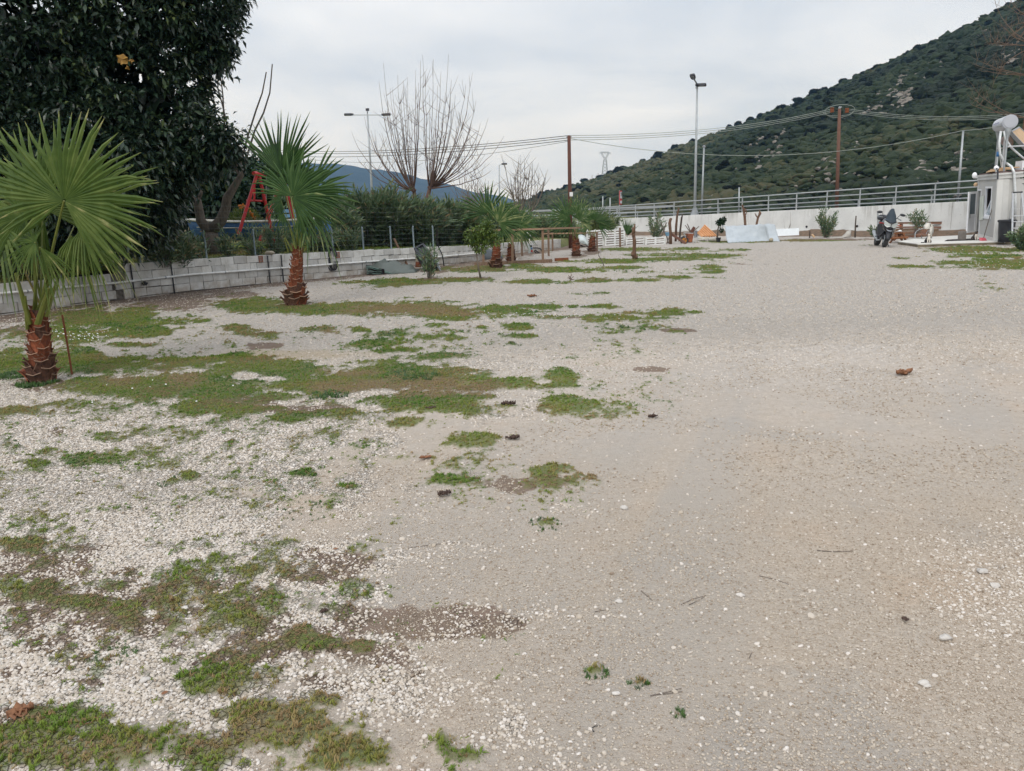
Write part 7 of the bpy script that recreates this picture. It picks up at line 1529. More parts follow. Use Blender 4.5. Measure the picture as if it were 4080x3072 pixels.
# solar water heater on the roof
dq = A0[1] + .35; ta_, tb3 = D(4026, 485, dq), D(3980, 502, dq + 1.15); r_ = 26 / F * dq; t = thing('solar_heater', 'white solar water tank on grey legs with tilted collector on the cabin roof', 'water heater', A0 + e2 * 1 + [0, 0, HB])
ax_ = nrm(ta_ - tb3)
mb = MB(); mb.tube([tb3, tb3 + (ta_ - tb3) * .08, ta_ - ax_ * .06], [r_ * .9, r_, r_], 24); mb.build('tank', M['tank'], t, smooth=False)
mb = MB(); mb.tube([ta_ - ax_ * .07, ta_ - ax_ * .01], [r_ * 1.035, r_ * 1.035], 24); mb.tube([ta_ - ax_ * .012, ta_ + ax_ * .015], [r_ * .9, r_ * .86], 24); mb.build('end_cap', M['tankcap'], t)
sv_ = nrm(np.cross(ax_, [0, 0, 1.])); sv_ = sv_ if sv_ @ np.array([-1, -.3, 0]) > 0 else -sv_
mb = MB()
for k in range(7):
    c_ = tb3 + (ta_ - tb3) * (.18 + .075 * k) + sv_ * r_ * .97 + [0, 0, .02]; mb.box(c_, (.012, .05, .055 if k % 2 else .08), np.stack([sv_, ax_, np.cross(sv_, ax_)], 1))
mb.build('print', M['blueprint'], t)
zr = ZS + HB + .05
def rz(p): return np.array([p[0], p[1], zr])
for px, py, dd in ((4016, 520, dq + .1), (3980, 526, dq + 1.0)):
    c_ = D(px, py, dd); mb = MB(); mb.tube([c_ + [0, 0, .12], c_ - [0, 0, .02], c_ - [0, 0, .28], rz(c_)], [.12, .11, .04, .032], 7); mb.build('leg', M['lampgrey'], t)
c_ = D(4000, 590, dq + .8); mb = MB(); mb.tube([c_ + [0, 0, .35], rz(c_)], .035, 7); mb.tube([c_ - [.25, 0, 0], c_ + [.1, 0, 0]], .02, 5); mb.tube([c_ - [.2, 0, 0], rz(c_) + [.0, 0, .1]], .014, 5); mb.build('mast', M['alu'], t)
mb = MB(); mb.tube([D(4016, 584, dq), D(4110, 581, dq)], .028, 6); mb.build('cross_rail', M['alu'], t)
cp_ = [D(4030, 524, dq + .3), D(4060, 507, dq + 1.2), D(4150, 582, dq + 1.4), D(4118, 618, dq + .5)]; n_ = nrm(np.cross(cp_[1] - cp_[0], cp_[3] - cp_[0])); mb = MB(); mb.prism(cp_, n_ * .09); mb.build('collector', M['tan'], t)
mb = MB()
for i in range(4): mb.beam(cp_[i] + n_ * .045, cp_[(i + 1) % 4] + n_ * .045, .05, .12, n_)
mb.build('collector_frame', M['galv'], t)
for path, r0_ in (([(3988, 522), (3981, 572), (3985, 615), (4000, 643), (4011, 651), (4031, 665), (4040, 686), (4044, 749), (4046, 800), (4044, 870)], .042), ([(4000, 522), (4006, 553), (4029, 588), (4065, 620), (4090, 640)], .036)):
    mb = MB(); mb.tube([D(x, y, dq + .15 if y < 660 else A0[1] - .28 - .02) for x, y in path], r0_, 8); mb.build('pipe', M['foil'], t, smooth=True)
c_ = D(4010, 566, dq + 1.0); t = thing('satellite_dish', 'faded pink satellite dish behind the water tank legs', 'satellite dish', rz(c_)); mb = MB(); n_ = nrm(np.array([-.1, -1, .35])); Rd = np.stack([VX, np.cross(n_, VX), n_], 1); r_ = 25 / F * (dq + 1); mb.lathe([(0.02, 0), (r_ * .5, .02), (r_ * .85, .06), (r_, .10), (r_ * .98, .105), (r_ * .5, .035), (.01, .015)], c_ - n_ * .06, 22, R=Rd); mb.build('bowl', M['dish'], t, smooth=True); mb = MB(); mb.tube([c_ + [0, .1, -.05], rz(c_) + [0, .1, 0]], .03, 6); mb.build('mast', M['galv'], t); mb = MB(); mb.tube([c_ - [0, 0, r_], c_ + n_ * .4 - [0, 0, .15]], .012, 5); mb.build('arm', M['galv'], t)
c_ = D(3976, 614, dq + .2); t = thing('blue_bottle', 'blue bottle stuck on a thin tube beside the tank legs', 'bottle', rz(c_)); mb = MB(); mb.lathe([(.03, -.09), (.05, -.08), (.05, .06), (.025, .09)], c_, 10); mb.build('bottle', M['blue'], t, smooth=True); mb = MB(); mb.tube([c_ - [0, 0, .09], rz(c_)], .03, 6); mb.build('tube', M['galv'], t)
c_ = D(3970, 669, A0[1] - .06); t = thing('security_camera', 'white ball-shaped camera on the near roof corner of the cabin', 'camera', c_); mb = MB(); mb.ball(c_, .085, 12, 8); mb.build('shell', M['upvc'], t, smooth=True); mb = MB(); mb.ball(c_ + [-.03, -.07, -.03], .03, 8, 6); mb.build('lens', M['black'], t); mb = MB(); mb.tube([D(3976, 660, A0[1] - .1), D(3975, 714, A0[1] - .1)], .028, 6); mb.build('conduit', M['lamphead'], t)
t = thing('roof_boards', 'tan boards lying on the cabin roof under the tank', 'boards', rz(D(4010, 670, dq + .8))); 
for k in range(3): mb = MB(); mb.box(rz(D(3990 + 24 * k, 676, dq + .6)) + [.1, .5 + .1 * k, .06 + .05 * k], (.55, 1.6, .04), RC @ Rz(.1 * k - .1)); mb.build('board', M['tan'], t)
c_ = rz(D(4074, 665, dq + .9)); t = thing('roof_chimney', 'short white box standing on the cabin roof at the frame edge', 'roof box', c_); mb = MB(); mb.box(c_ + [.05, 0, .2], (.4, .4, .4)); mb.build('box', M['upvc'], t)
# ladder, bin, broom
dq = A0[1] - 1.35; lf = D(4032, 975, dq); lf[2] = 0; t = thing('step_ladder', 'aluminium step ladder with black top open before the cabin end', 'ladder', lf)
def lp2(px, py, dd): return D(px, py, dd)
for x0, x1 in ((4032, 4036), (4092, 4070)): mb = MB(); mb.beam(lp2(x0, 975, dq), lp2(x1, 766, dq + .45), .05, .03, (0, 1, 0)); mb.build('rail', M['alu'], t)
for x0, x1 in ((4003, 4035), (4066, 4068)): mb = MB(); mb.tube([lp2(x0, 968 if x0 < 4050 else 930, dq + 1.0), lp2(x1, 790, dq + .5)], .017, 6); mb.build('back_leg', M['alu'], t)
for y in (860, 883, 909, 934, 959):
    f_ = (975 - y) / 209; mb = MB(); mb.beam(lp2(4032 + 4 * f_, y, dq + .45 * f_), lp2(4092 - 22 * f_, y - 1.5, dq + .45 * f_), .09, .03); mb.build('step', M['alu'], t)
mb = MB(); mb.beam(lp2(4034, 767, dq + .46), lp2(4072, 765, dq + .46), .10, .045); mb.build('top_cap', M['black'], t, bevel=.01)
for y in (833, 897): mb = MB(); mb.tube([lp2(4018 + (897 - y) * .17 - 0, y, dq + .8), lp2(4070, y, dq + .7)], .010, 5); mb.build('brace', M['alu'], t)
bc = P(4005, 963.5, ZS); t = thing('waste_bin', 'black waste bin with lid against the cabin end wall', 'bin', bc); mb = MB(); mb.lathe([(.225, 0), (.245, .3), (.265, .68), (.27, .70)], bc, 20); mb.build('bin', M['black'], t, smooth=True); mb = MB(); mb.lathe([(.29, .69), (.30, .72), (.295, .76), (.25, .775)], bc, 20); mb.lathe([(.03, .77), (.03, .80)], bc + [.1, 0, 0], 6); mb.build('lid', M['black'], t)
bc = P(3916, 959, ZS); t = thing('dustpan', 'pink long-handled dustpan leaning on the cabin wall', 'dustpan', bc); S_ = bc[1] / F; mb = MB(); mb.prism([D(3904, 959, bc[1]) - [0, .12, 0], D(3925, 958, bc[1]) - [0, .12, 0], D(3926, 947, bc[1] + .1), D(3910, 947, bc[1] + .1)], [0, .14, 0]); mb.build('pan', M['pink'], t); mb = MB(); mb.tube([D(3919, 948, bc[1] + .1), wl(3952, 828, .03)], .014, 6); mb.build('handle', M['twiggrey'], t)
mt = P(3830, 958, ZS + .006); t = thing('door_mat', 'dark mat lying along the terrace before the open door', 'mat', mt); mb = MB(); mb.prism([P(3764, 961, ZS + .004), P(3893, 956.5, ZS + .004), P(3893, 950, ZS + .004), P(3775, 955.5, ZS + .004)], [0, 0, .012]); mb.build('mat', M['dark'], t)
bc = P(3838, 957, ZS); t = thing('concrete_block', 'upright rough grey block on the terrace left of the open door', 'block', bc); mb = MB(); mb.box(bc + [0, .1, .17], (.21, .2, .34), Rz(.2)); mb.build('block', M['breeze'], t, bevel=.012)
# cats
def furm(name, dark, rule):
    k = NT(name); v = k.obj(); s = k.n('SeparateXYZ', Vector=v).outputs; n = k.tex(40, 3, .6, v)
    w_ = k.math('MULTIPLY', k.mr(k.math('ABSOLUTE', s[0]), .075, .05), k.mr(s[1], -.02, -.05)); w_ = k.math('MULTIPLY', w_, k.mr(s[2], *rule))
    col = k.mix(w_, dark, (.58, .54, .48)); k.bsdf(col, .9, n, .4, .004); return k.m
def cat(label, base, rz_, mat, tail):
    t = thing('cat', label, 'cat', base, local=True, rot=(0, 0, rz_))
    Vs = [((0, .10, .07), .075), ((0, .05, .13), .08), ((0, -.01, .19), .066), ((0, -.03, .235), .045), ((0, -.045, .275), .050), ((0, -.085, .266), .028),
          ((.035, -.05, .12), .030), ((.035, -.06, .05), .020), ((.036, -.085, .014), .022), ((-.035, -.05, .12), .030), ((-.035, -.06, .05), .020), ((-.036, -.085, .014), .022),
          ((.085, .06, .06), .05), ((.085, -.01, .02), .026), ((-.085, .06, .06), .05), ((-.085, -.01, .02), .026)]
    Ed = [(0, 1), (1, 2), (2, 3), (3, 4), (4, 5), (2, 6), (6, 7), (7, 8), (2, 9), (9, 10), (10, 11), (0, 12), (12, 13), (0, 14), (14, 15)]
    o0 = len(Vs); prev = 0
    for p in tail: Vs.append((p, .016)); Ed.append((prev, len(Vs) - 1)); prev = len(Vs) - 1
    for sg in (-1, 1): Vs += [((sg * .03, -.04, .315), .018), ((sg * .036, -.035, .345), .006)]; Ed += [(4, len(Vs) - 2), (len(Vs) - 2, len(Vs) - 1)]
    me = bpy.data.meshes.new('body'); me.from_pydata([v for v, r in Vs], Ed, []); me.materials.append(mat); o = bpy.data.objects.new('body', me); C.objects.link(o); o.parent = t
    sk = o.modifiers.new('skin', 'SKIN'); sk.use_smooth_shade = True
    for i, (v, r) in enumerate(Vs): me.skin_vertices[0].data[i].radius = (r, r)
    me.skin_vertices[0].data[0].use_root = True
    ss = o.modifiers.new('sub', 'SUBSURF'); ss.levels = 1; ss.render_levels = 2
    for sg in (-1, 1): mb = MB(); mb.ball((sg * .02, -.088, .284), .007, 6, 4); mb.build('eye', M['yellowhub'], t)
    mb = MB(); mb.ball((0, -.112, .268), .006, 6, 4); mb.build('nose', M['pink'], t)
cat('black cat with a white bib sitting on the terrace edge under the draped white cloth', P(3698, 968, ZS), -.25, furm('black_fur_white_bib', (.016, .014, .014), (-.1, -.05)), [(-.08, .08, .03), (-.17, .02, .02), (-.22, -.04, .02), (-.26, -.05, .025)])
cat('dark and white cat sitting in front of the open cabin door', P(3885, 957, ZS), .12, furm('brown_fur_white_front', (.055, .045, .042), (.24, .22)), [(.08, .08, .03), (.14, .0, .02), (.15, -.06, .02)])
# ---------------------------------------------------------------- picnic table, chair, pallet rail, posts by the terrace
pk = P(3570, 968); dq = pk[1]; t = thing('picnic_table', 'small orange-brown picnic table half behind the motorcycle', 'table', pk)
for k in range(4): mb = MB(); mb.beam(D(3562, 929.5, dq + .05 + .17 * k), D(3608, 928, dq + .05 + .17 * k), .15, .04); mb.build('top_board', M['picnic'], t)
for a, b_, o_ in (((3574, 930), (3543, 971), 0), ((3598, 930), (3609, 960), 0), ((3578, 932), (3596, 960), .55), ((3590, 932), (3560, 958), .6)): mb = MB(); mb.beam(D(*a, dq + o_), D(*b_, dq + o_), .05, .10, (0, 1, 0)); mb.build('leg', M['picnic'], t)
mb = MB(); mb.beam(D(3548, 949, dq - .04), D(3617, 946, dq - .04), .05, .09); mb.build('cross_bar', M['picnic'], t)
for o_ in (-.28, .85): mb = MB(); mb.beam(D(3552, 947, dq + o_), D(3617, 945, dq + o_), .20, .035); mb.build('bench', M['picnic'], t)
c_ = D(3582, 927.5, dq + .15); t = thing('white_dish', 'white dish and cloth lying on the picnic table', 'dish', c_); mb = MB(); mb.lathe([(.05, 0), (.13, .035), (.14, .04), (.05, .015)], c_ + [0, 0, .02], 14); mb.ball(c_ + [.08, .1, .06], .06, 8, 5, (1.4, 1, .8), jit=.3, rng=ro); mb.build('dish', M['signwhite'], t)
dq = P(3700, 950)[1] + 1.6; t = thing('pallet_rail', 'brown fence of weathered pallets along the back of the terrace', 'fence', P(3690, 945))
for y, h_, m_ in ((889.5, .085, 'brownwood'), (906, .07, 'brownwood'), (914.5, .09, 'timberdark'), (928, .07, 'brownwood'), (942, .08, 'brownwood')):
    for xa, xb in ((3570, 3650), (3651, 3752), (3753, 3815 if y != 914.5 else 3836)): mb = MB(); mb.beam(D(xa + .5, y + .6 * ro.randn(), dq), D(xb - .5, y - 1.2 + .6 * ro.randn(), dq), .03, h_); mb.build('slat', M[m_], t)
for x in (3591, 3650, 3751, 3808): mb = MB(); mb.beam(D(x, 958, dq + .08), D(x, 886, dq + .08), .11, .10, (0, 1, 0)); mb.build('post', M['brownwood'], t)
mb = MB(); mb.beam(D(3572, 886.5, dq + .05), D(3814, 883, dq + .05), .16, .03); mb.build('cap_board', M['timberdark'], t)
c_ = D(3782, 884, dq + .05); t = thing('terracotta_pot', 'small terracotta pot standing on the brown pallet rail', 'pot', c_); mb = MB(); mb.lathe([(.05, 0), (.065, .05), (.06, .09), (.03, .13), (.03, .16)], c_ + [0, 0, .01], 10); mb.build('pot', M['terracotta'], t)
for px, y0, y1, lb in ((3738, 962, 826, 'thin grey post rising behind the pallet rail by the draped cloth'), (3823, 950, 848, 'thin dark post between the pallet rail and the cabin door, left one'), (3843, 950, 846, 'thin dark post between the pallet rail and the cabin door, right one'), (3497, 948, 844, 'grey post behind the motorcycle mirror')):
    b_ = D(px, y0, dq + .7); b_[2] = 0; t = thing('grey_post', lb, 'post', b_); mb = MB(); mb.tube([b_, D(px + 1, y1, dq + .7)], .035, 6); mb.build('post', M['lampgrey'], t)
t = thing('grey_rail', 'thin grey crossbar joining the two posts beside the cabin door', 'bar', D(3823, 880, dq + .66)); mb = MB(); mb.tube([D(3804, 880, dq + .64), D(3845, 879, dq + .64)], .028, 6); mb.build('bar', M['lampgrey'], t)
cb = P(3676, 962, .02); dq = cb[1] + .6; t = thing('garden_chair', 'metal garden chair with woven brown back on the terrace', 'chair', cb)
mb = MB(); mb.prism([D(3671, 914, dq + .25), D(3700, 913, dq + .25), D(3698, 937, dq + .1), D(3670, 938, dq + .1)], [0, .03, 0]); mb.build('backrest', M['brownwood'], t)
mb = MB(); mb.prism([D(3648, 937, dq - .35), D(3694, 938, dq - .35), D(3698, 934, dq + .15), D(3660, 934, dq + .15)], [0, 0, .035]); mb.build('seat', M['brownwood'], t)
for pts_ in ([(3646, 958), (3646, 932), (3651, 922), (3662, 915), (3678, 912)], [(3690, 958), (3692, 930), (3698, 918), (3702, 912)]): mb = MB(); mb.tube([D(x, y, dq - .35 + .12 * i) for i, (x, y) in enumerate(pts_)], .016, 6); mb.build('frame', M['lampgrey'], t)
for px in (3672, 3700): mb = MB(); mb.tube([D(px, 955, dq + .2), D(px, 934, dq + .15)], .016, 6); mb.build('leg', M['lampgrey'], t)
t = thing('white_cloth', 'white fluffy cloth draped over the garden chair in a hanging loop', 'cloth', D(3702, 895, dq - .1)); G_ = []
for i in range(9):
    f_ = i / 8; row = []
    for k in range(9):
        u_ = k / 8; x = 3688 + 27 * u_ + 2 * math.sin(f_ * 5) * u_; top = 898 - 6 * math.sin(math.pi * min(1, u_ * 1.1)); bot = (913 + 1.5 * math.sin(u_ * 20)) if u_ < .42 else 941 + 9 * math.sin((u_ - .42) * 4) + 2 * math.sin(u_ * 17)
        row.append(D(x, top + (bot - top) * f_, dq - .22 - .10 * math.sin(f_ * 1.6) + .05 * math.sin(u_ * 15 + f_ * 3)))
    G_.append(row)
mb = MB(); mb.grid(G_); o = mb.build('cloth', M['clothw'], t, smooth=True); o.modifiers.new('thick', 'SOLIDIFY').thickness = .11
mb = MB(); mb.ball(D(3700, 889, dq), .04, 8, 5, (1.6, 1, .7)); mb.build('clip', M['black'], t)

# ---------------------------------------------------------------- the motorcycle
F0 = P(3521, 986); R0 = P(3492, 979); R0 = F0 + nrm(R0 - F0) * 1.46; yaw = math.atan2((R0 - F0)[1], (R0 - F0)[0]) - math.pi / 2
t = thing('motorcycle', 'black and silver touring motorcycle with tall smoked windscreen on its stand', 'motorcycle', F0, local=True, rot=(0, math.radians(10.5), yaw))
def mt_(mb, nm, m, par=None, **k): return mb.build(nm, M[m], par or t, org=(0, 0, 0), **k)
def wheel(y, wd_, R_):
    mb = MB(); mb.lathe([(R_ - .10, -wd_ * .42), (R_ - .045, -wd_ * .5), (R_ - .012, -wd_ * .36), (R_, -.02), (R_, .02), (R_ - .012, wd_ * .36), (R_ - .045, wd_ * .5), (R_ - .10, wd_ * .42)], (0, y, R_), 28, 'x'); w_ = mt_(mb, 'wheel', 'rubber', smooth=True)
    mb = MB(); mb.lathe([(R_ - .11, -wd_ * .3), (R_ - .09, -wd_ * .4), (R_ - .09, wd_ * .4), (R_ - .11, wd_ * .3)], (0, y, R_), 24, 'x')
    for k in range(5): a = k * 2 * math.pi / 5; mb.beam((0, y, R_), (0, y + (R_ - .1) * math.cos(a), R_ + (R_ - .1) * math.sin(a)), .04, .05, (1, 0, 0))
    mb.lathe([(.05, -.08), (.05, .08)], (0, y, R_), 10, 'x'); mt_(mb, 'rim', 'blackgloss', w_)
    for sg in ((-1, 1) if y == 0 else (1,)): mb = MB(); mb.lathe([(.15, -.004), (.15, .004)], (sg * .075, y, R_), 18, 'x'); mt_(mb, 'brake_disc', 'galv', w_)
wheel(0, .125, .31); wheel(1.46, .17, .31)
for sg in (-1, 1):
    mb = MB(); mb.tube([(sg * .105, 0, .29), (sg * .105, .16, .62), (sg * .10, .30, .98)], [.034, .03, .026], 9); mt_(mb, 'fork', 'black', smooth=True)
G_ = []
for a in np.linspace(-.1, 1.9, 10): G_.append([((k / 4) * .16 - .08, -math.cos(a) * (.345 - .015 * abs(k - 2)), .31 + math.sin(a) * (.345 - .02 * abs(k - 2))) for k in range(5)])
mb = MB(); mb.grid(G_); o = mt_(mb, 'front_fender', 'black', smooth=True); o.modifiers.new('thick', 'SOLIDIFY').thickness = .012
mb = MB(); mb.tube([(-.09, -.20, .62), (-.05, -.18, .655), (.03, -.17, .665), (.09, -.19, .635)], .018, 6); mt_(mb, 'fender_trim', 'silverp')
# nose, lights, lower cowl
def loft(secs, nm, m, smooth=True, par=None):
    mb = MB(); mb.grid([list(s) + [s[0]] for s in secs]); n = len(secs[0]); mb.f.append(tuple(range(n - 1, -1, -1))); k = (len(secs) - 1) * (n + 1); mb.f.append(tuple(range(k, k + n))); return mt_(mb, nm, m, par, smooth=smooth)
def ring(y, w_, zt, zb, wb=None, n=12):
    wb = w_ if wb is None else wb; out = []
    for k in range(n):
        a = 2 * math.pi * k / n; z_ = (zt + zb) / 2 + (zt - zb) / 2 * math.sin(a); q = (math.sin(a) + 1) / 2; out.append(((w_ * q + wb * (1 - q)) * math.copysign(abs(math.cos(a)) ** .7, math.cos(a)), y, z_))
    return out
loft([ring(-.26, .04, .80, .70), ring(-.20, .17, .94, .60, .12), ring(-.10, .26, 1.02, .55, .17), ring(.05, .28, 1.07, .52, .20), ring(.25, .22, 1.04, .56, .18)], 'fairing', 'blackgloss')
for sg in (-1, 1):
    mb = MB(); mb.prism([(sg * .014, -.275, .765), (sg * .12, -.25, .735), (sg * .215, -.19, .80), (sg * .235, -.14, .965), (sg * .16, -.19, .93), (sg * .02, -.27, .845)], (0, .08, .0)); mt_(mb, 'headlight', 'headl')
    mb = MB(); mb.beam((sg * .19, -.05, .86), (sg * .31, -.03, .86), .03, .03); mb.ball((sg * .33, -.04, .86), .038, 8, 6, (1.3, .9, .7)); mt_(mb, 'turn_signal', 'amber' if sg > 0 else 'redlens')
    mb = MB(); mb.prism([(sg * .12, -.10, .66), (sg * .29, .10, .88), (sg * .33, .45, .80), (sg * .30, .60, .46), (sg * .24, .34, .36), (sg * .18, .10, .46)], (sg * -.05, 0, 0)); mt_(mb, 'side_cowl', 'black', bevel=.01)
mb = MB(); mb.prism([(-.13, -.20, .68), (-.05, -.24, .60), (.05, -.24, .60), (.13, -.20, .68), (.07, -.22, .645), (-.07, -.22, .645)], (0, .05, 0)); mt_(mb, 'beak', 'silverp')
G_ = []
for j in range(9):
    v_ = j / 8; w_ = .17 * (1 - .25 * v_) * (1.05 if v_ < .6 else 1.05 - (v_ - .6) * 1.3) + .015; row = []
    for k in range(9): q = k / 4 - 1; row.append((w_ * math.sin(q * 1.35) / math.sin(1.35), -.22 + .34 * v_ + .13 * q * q + .02 * v_ * v_, .90 + .53 * v_ - .08 * q * q * v_ - (.0 if v_ > .2 else -.10 * abs(q) * (1 - v_ * 5))))
    G_.append(row)
mb = MB(); mb.grid(G_); o = mt_(mb, 'windscreen', 'screen', smooth=True); o.modifiers.new('thick', 'SOLIDIFY').thickness = .006
mb = MB(); mb.prism([(-.08, -.03, 1.0), (.08, -.03, 1.0), (.07, .04, 1.14), (-.07, .04, 1.14)], (0, .05, 0)); mt_(mb, 'dashboard', 'black')
mb = MB(); mb.tube([(-.42, .42, 1.06), (-.28, .36, 1.10), (-.10, .32, 1.07), (.10, .32, 1.07), (.28, .36, 1.10), (.42, .42, 1.06)], .014, 8); hb = mt_(mb, 'handlebar', 'black')
for sg in (-1, 1):
    mb = MB(); mb.tube([(sg * .28, .37, 1.10), (sg * .42, .42, 1.06)], .019, 8); mt_(mb, 'grip', 'rubber', hb)
    mb = MB(); mb.tube([(sg * .25, .32, 1.09), (sg * .33, .29, 1.08), (sg * .44, .34, 1.055)], [.012, .01, .007], 6); mt_(mb, 'lever', 'lampgrey', hb)
    mb = MB(); mb.tube([(sg * .24, .33, 1.10), (sg * .29, .25, 1.20), (sg * .33, .24, 1.235)], .010, 6); m1 = mt_(mb, 'mirror_stalk', 'black'); mb = MB(); mb.ball((sg * .40, .25, 1.245), .09, 12, 8, (1.15, .45, .55), Ry(sg * .12)); mt_(mb, 'mirror', 'black', m1, smooth=True)
loft([ring(.30, .10, 1.02, .78), ring(.42, .17, 1.08, .74), ring(.60, .18, 1.06, .74), ring(.78, .13, .93, .76)], 'fuel_tank', 'silverp')
loft([ring(.74, .10, .90, .80), ring(.90, .15, .87, .78), ring(1.15, .16, .92, .80), ring(1.55, .12, .96, .84), ring(1.72, .05, .95, .88)], 'seat', 'black')
loft([ring(1.15, .14, .82, .66), ring(1.5, .13, .88, .74), ring(1.85, .05, .92, .84)], 'tail', 'silverp')
mb = MB(); mb.box((0, .62, .50), (.30, .46, .36)); mb.box((0, .45, .56), (.34, .16, .2)); mb.lathe([(.10, -.19), (.10, .19)], (0, .72, .42), 12, 'x'); mt_(mb, 'engine', 'lamphead', bevel=.02)
mb = MB(); mb.box((0, .22, .58), (.26, .05, .26), Rx(-.25)); mt_(mb, 'radiator', 'black')
mb = MB(); mb.tube([(0, .80, .36), (.05, 1.46, .31)], .035, 6); mb.tube([(-.1, .80, .36), (-.1, 1.46, .31)], .03, 6); mb.tube([(0, .78, .72), (0, .86, .38)], .05, 6); mt_(mb, 'swing_arm', 'silverp')
mb = MB(); mb.tube([(-.1, .36, .4), (-.12, .42, .25), (-.13, .9, .22), (-.17, 1.15, .34), (-.19, 1.62, .52)], [.025, .025, .03, .06, .065], 9); mt_(mb, 'exhaust', 'lampgrey', smooth=True)
for sg in (-1, 1): mb = MB(); mb.tube([(sg * .12, .85, .36), (sg * .24, .85, .35)], .018, 6); mt_(mb, 'foot_peg', 'black')
mb = MB(); mb.tube([(.12, .72, .30), (.24, .62, .12), (.33, .56, -.045)], .016, 6); mb.box((.33, .56, -.05), (.07, .05, .012)); mt_(mb, 'side_stand', 'black')
loft([ring(1.35, .15, 1.14, .96), ring(1.5, .2, 1.20, .95), ring(1.78, .18, 1.18, .95)], 'top_box', 'black')

# ---------------------------------------------------------------- dead leaves, twigs and odd stones on the ground
def gnd(vx, vy): p = P(vx * 1.8445, vy * 1.8445); return np.array([p[0], p[1], gz(np.array([p[0]]), np.array([p[1]]))[0]])
def dryleaf(label, vx, vy, L, m, yaw, crumple, seed, n=5, lift=.0):
    L = L * .78
    rq = np.random.RandomState(seed); c_ = gnd(vx, vy) + [0, 0, .004]; t = thing('dead_leaf', label, 'leaf', c_, 'dead leaves on the gravel'); mb = MB(); cs, sn = math.cos(yaw), math.sin(yaw)
    for q in range(1 if crumple < .5 else 3):
        G_ = []; o_ = rq.randn(3) * [.25 * L, .2 * L, 0] * (q > 0)
        for i in range(9):
            u_ = i / 8 - .5; w_ = .30 * L * math.sqrt(max(0, 1 - (2 * u_) ** 2)) + .002; row = []
            for k in range(5):
                s_ = (k / 2 - 1); x, y = u_ * L, s_ * w_; z_ = L * (.10 + .42 * crumple * rq.rand()) * (abs(s_) ** 1.4 * .8 + .5 * abs(u_) * 2 * crumple) + .08 * L * crumple * rq.randn() + .01
                row.append(c_ + o_ + [x * cs - y * sn, x * sn + y * cs, max(.003, z_ * .8)])
            G_.append(row)
        mb.grid(G_)
    mb.build('blade', M[m], t, smooth=True).modifiers.new('thick', 'SOLIDIFY').thickness = .0015
for i, a in enumerate([('big crumpled brown leaf at the lower left edge', 45, 1548, .085, 'drylf', .2, .9), ('curled pinkish brown leaf beside the big crumpled one', 196, 1569, .062, 'drylf', .5, .4), ('small tan leaf in the lower left grass', 357, 1505, .03, 'drylf', 1., .3), ('dark crumpled leaf beside a green weed in the middle gravel', 962, 1074, .075, 'drydark', .3, 1.), ('brown curled leaf lying on the white gravel', 916, 994, .085, 'drylf', .2, .5), ('dark crumpled leaf at the tip of the dry grass tongue', 1098, 877, .12, 'drydark', 0., .9), ('small dark leaf beside a weed left of the track', 1112, 952, .10, 'drydark', .2, .6), ('pale brown crumpled leaf alone on the pale track', 1953, 807, .17, 'drylf', .1, .8), ('dark leaf scrap in the sparse grass by the track', 1408, 903, .09, 'drydark', .4, .7), ('dark leaf in the short grass left of the dry tongue', 930, 888, .10, 'drydark', .2, .5), ('brown leaf on the far gravel strip', 1152, 641, .20, 'drylf', 0., .6), ('small dark leaf half hidden in the gravel, lower middle', 700, 1322, .032, 'drydark', .8, .6), ('small brown leaf in the lower left grass strip', 422, 1440, .034, 'drydark', 1.2, .4), ('tiny dark leaf scrap far right on the track', 1952, 1346, .03, 'drydark', .6, .7), ('tan fallen leaf near the lower left grass edge', 270, 1590, .035, 'drylf', 1.4, .5), ('orange leaf fragment on the gravel', 725, 1190, .03, 'drylf', .2, .3)]): dryleaf(a[0], *a[1:], seed=100 + i)
def twig(label, pts_, r, m='twiggrey'):
    q = [gnd(x, y) + [0, 0, r * .9] for x, y in pts_]; t = thing('twig', label, 'twig', q[0], 'twigs lying on the track'); mb = MB(); mb.tube(q, .7 * np.linspace(r, r * .5, len(q)), 5); mb.build('stem', M[m], t)
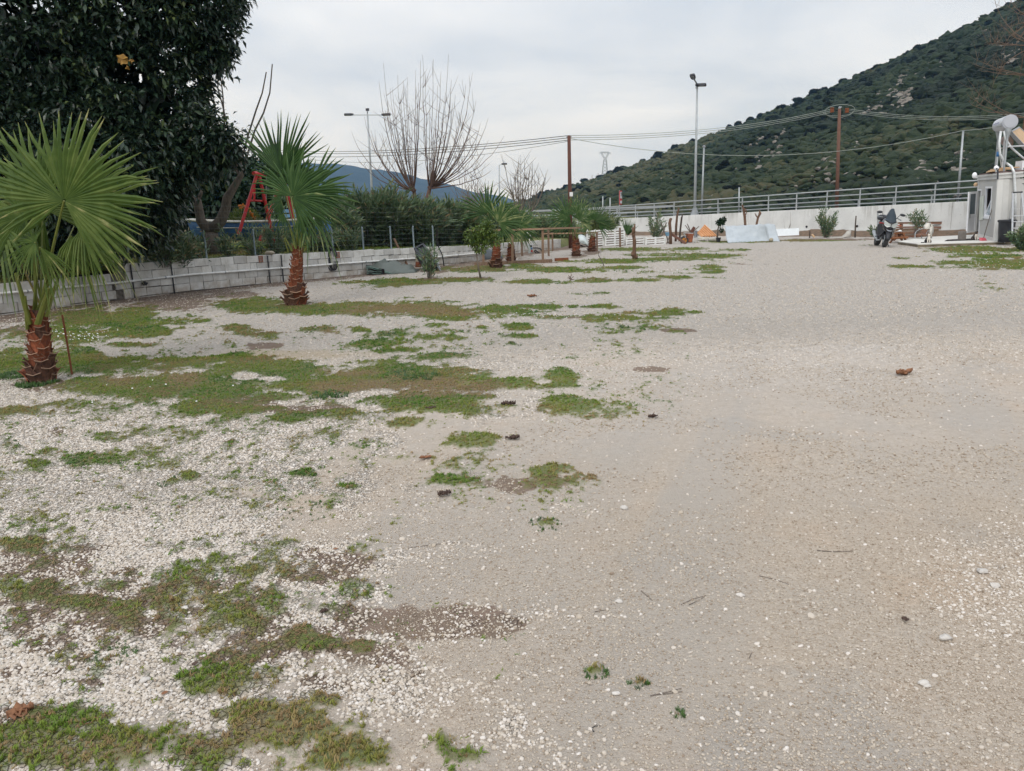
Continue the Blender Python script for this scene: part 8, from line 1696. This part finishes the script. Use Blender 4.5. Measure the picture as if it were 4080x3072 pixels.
for a in (('straight dark twig across the middle of the track', [(1765, 1190), (1800, 1193), (1842, 1192)], .004), ('forked thin twig on the track, upper strand', [(1472, 1306), (1495, 1295), (1525, 1287)], .0028), ('forked thin twig on the track, lower strand', [(1488, 1307), (1505, 1299), (1523, 1289)], .0025), ('thin bent twig on the track', [(1640, 1244), (1675, 1252), (1708, 1264)], .0025), ('reddish split twig near the bottom of the track, upper strand', [(1405, 1505), (1440, 1497), (1472, 1488)], .003), ('reddish split twig near the bottom of the track, lower strand', [(1412, 1503), (1445, 1500), (1474, 1494)], .0025), ('short dark twig slanting on the track', [(1385, 1276), (1410, 1298)], .003), ('thin twig beside the forked one', [(1285, 1322), (1310, 1318)], .0025), ('long dry straw lying in the left gravel', [(880, 1186), (940, 1178), (1000, 1172)], .003), ('black curl of plastic at the bottom of the picture', [(1283, 1583), (1278, 1576), (1285, 1570), (1297, 1570)], .003, 'hose'), ('pale bent stalk in the grass by the first palm', [(555, 815), (585, 805), (610, 815)], .006, 'twigtan'), ('short stick at the lower right of the track', [(1618, 1425), (1625, 1412)], .003)): twig(*a)
def stone(label, vx, vy, r, seed):
    rq = np.random.RandomState(seed); c_ = gnd(vx, vy); t = thing('stone', label, 'stone', c_, 'single larger stones'); mb = MB(); V_ = I2[0] * (1 + .35 * (rq.rand(len(I2[0]), 1) - .5)); 
    for q in range(4): n_ = nrm(rq.randn(3)); V_ = V_ - np.maximum(V_ @ n_ - .65, 0)[:, None] * n_
    r = r * .75; mb.add(V_ * r * np.array([1.2, .9, .6]) + c_ + [0, 0, r * .35], I2[1]); mb.build('stone', M['stone'], t)
for i, a in enumerate([('roundish white stone at the lower right of the track', 1993, 1479, .022), ('smaller white stone touching the roundish one', 2003, 1485, .015), ('white stone on the track above the dead twigs', 1600, 1288, .022), ('white stone by the twigs, pale and flat', 1338, 1301, .020), ('white stone in the lower left gravel', 400, 1315, .024), ('white stone in front of the dry grass, lower left', 312, 1472, .024), ('white chip beside the lower middle weed', 1330, 1500, .018), ('white stone in the middle left gravel, largest', 520, 1228, .03), ('pale stone far right in the gravel fan', 2120, 1240, .03), ('white stone on the upper track', 1350, 1100, .03), ('grey stone at the right track edge', 2040, 1385, .03), ('flat grey white stone right of the track twigs', 2150, 1270, .028)]): stone(*a, seed=200 + i)
HAZE = 1.15e-4
# ---------------------------------------------------------------- the air between here and the mountains
k = NT('haze_air'); vol = k.n('VolumePrincipled', Density=HAZE, Anisotropy=.0)
vol.inputs['Color'].default_value = (.20, .50, 1., 1)
vol.inputs['Absorption Color'].default_value = (1, 1, 1, 1)
k.t.links.new(vol.outputs[0], k.o.inputs['Volume']); hz = MB(); hz.box((0, 2400, 248), (14000, 5200, 504))
o = hz.build('haze', k.m); o['kind'] = 'stuff'; o['label'] = 'thin blue air over the lot and hills'
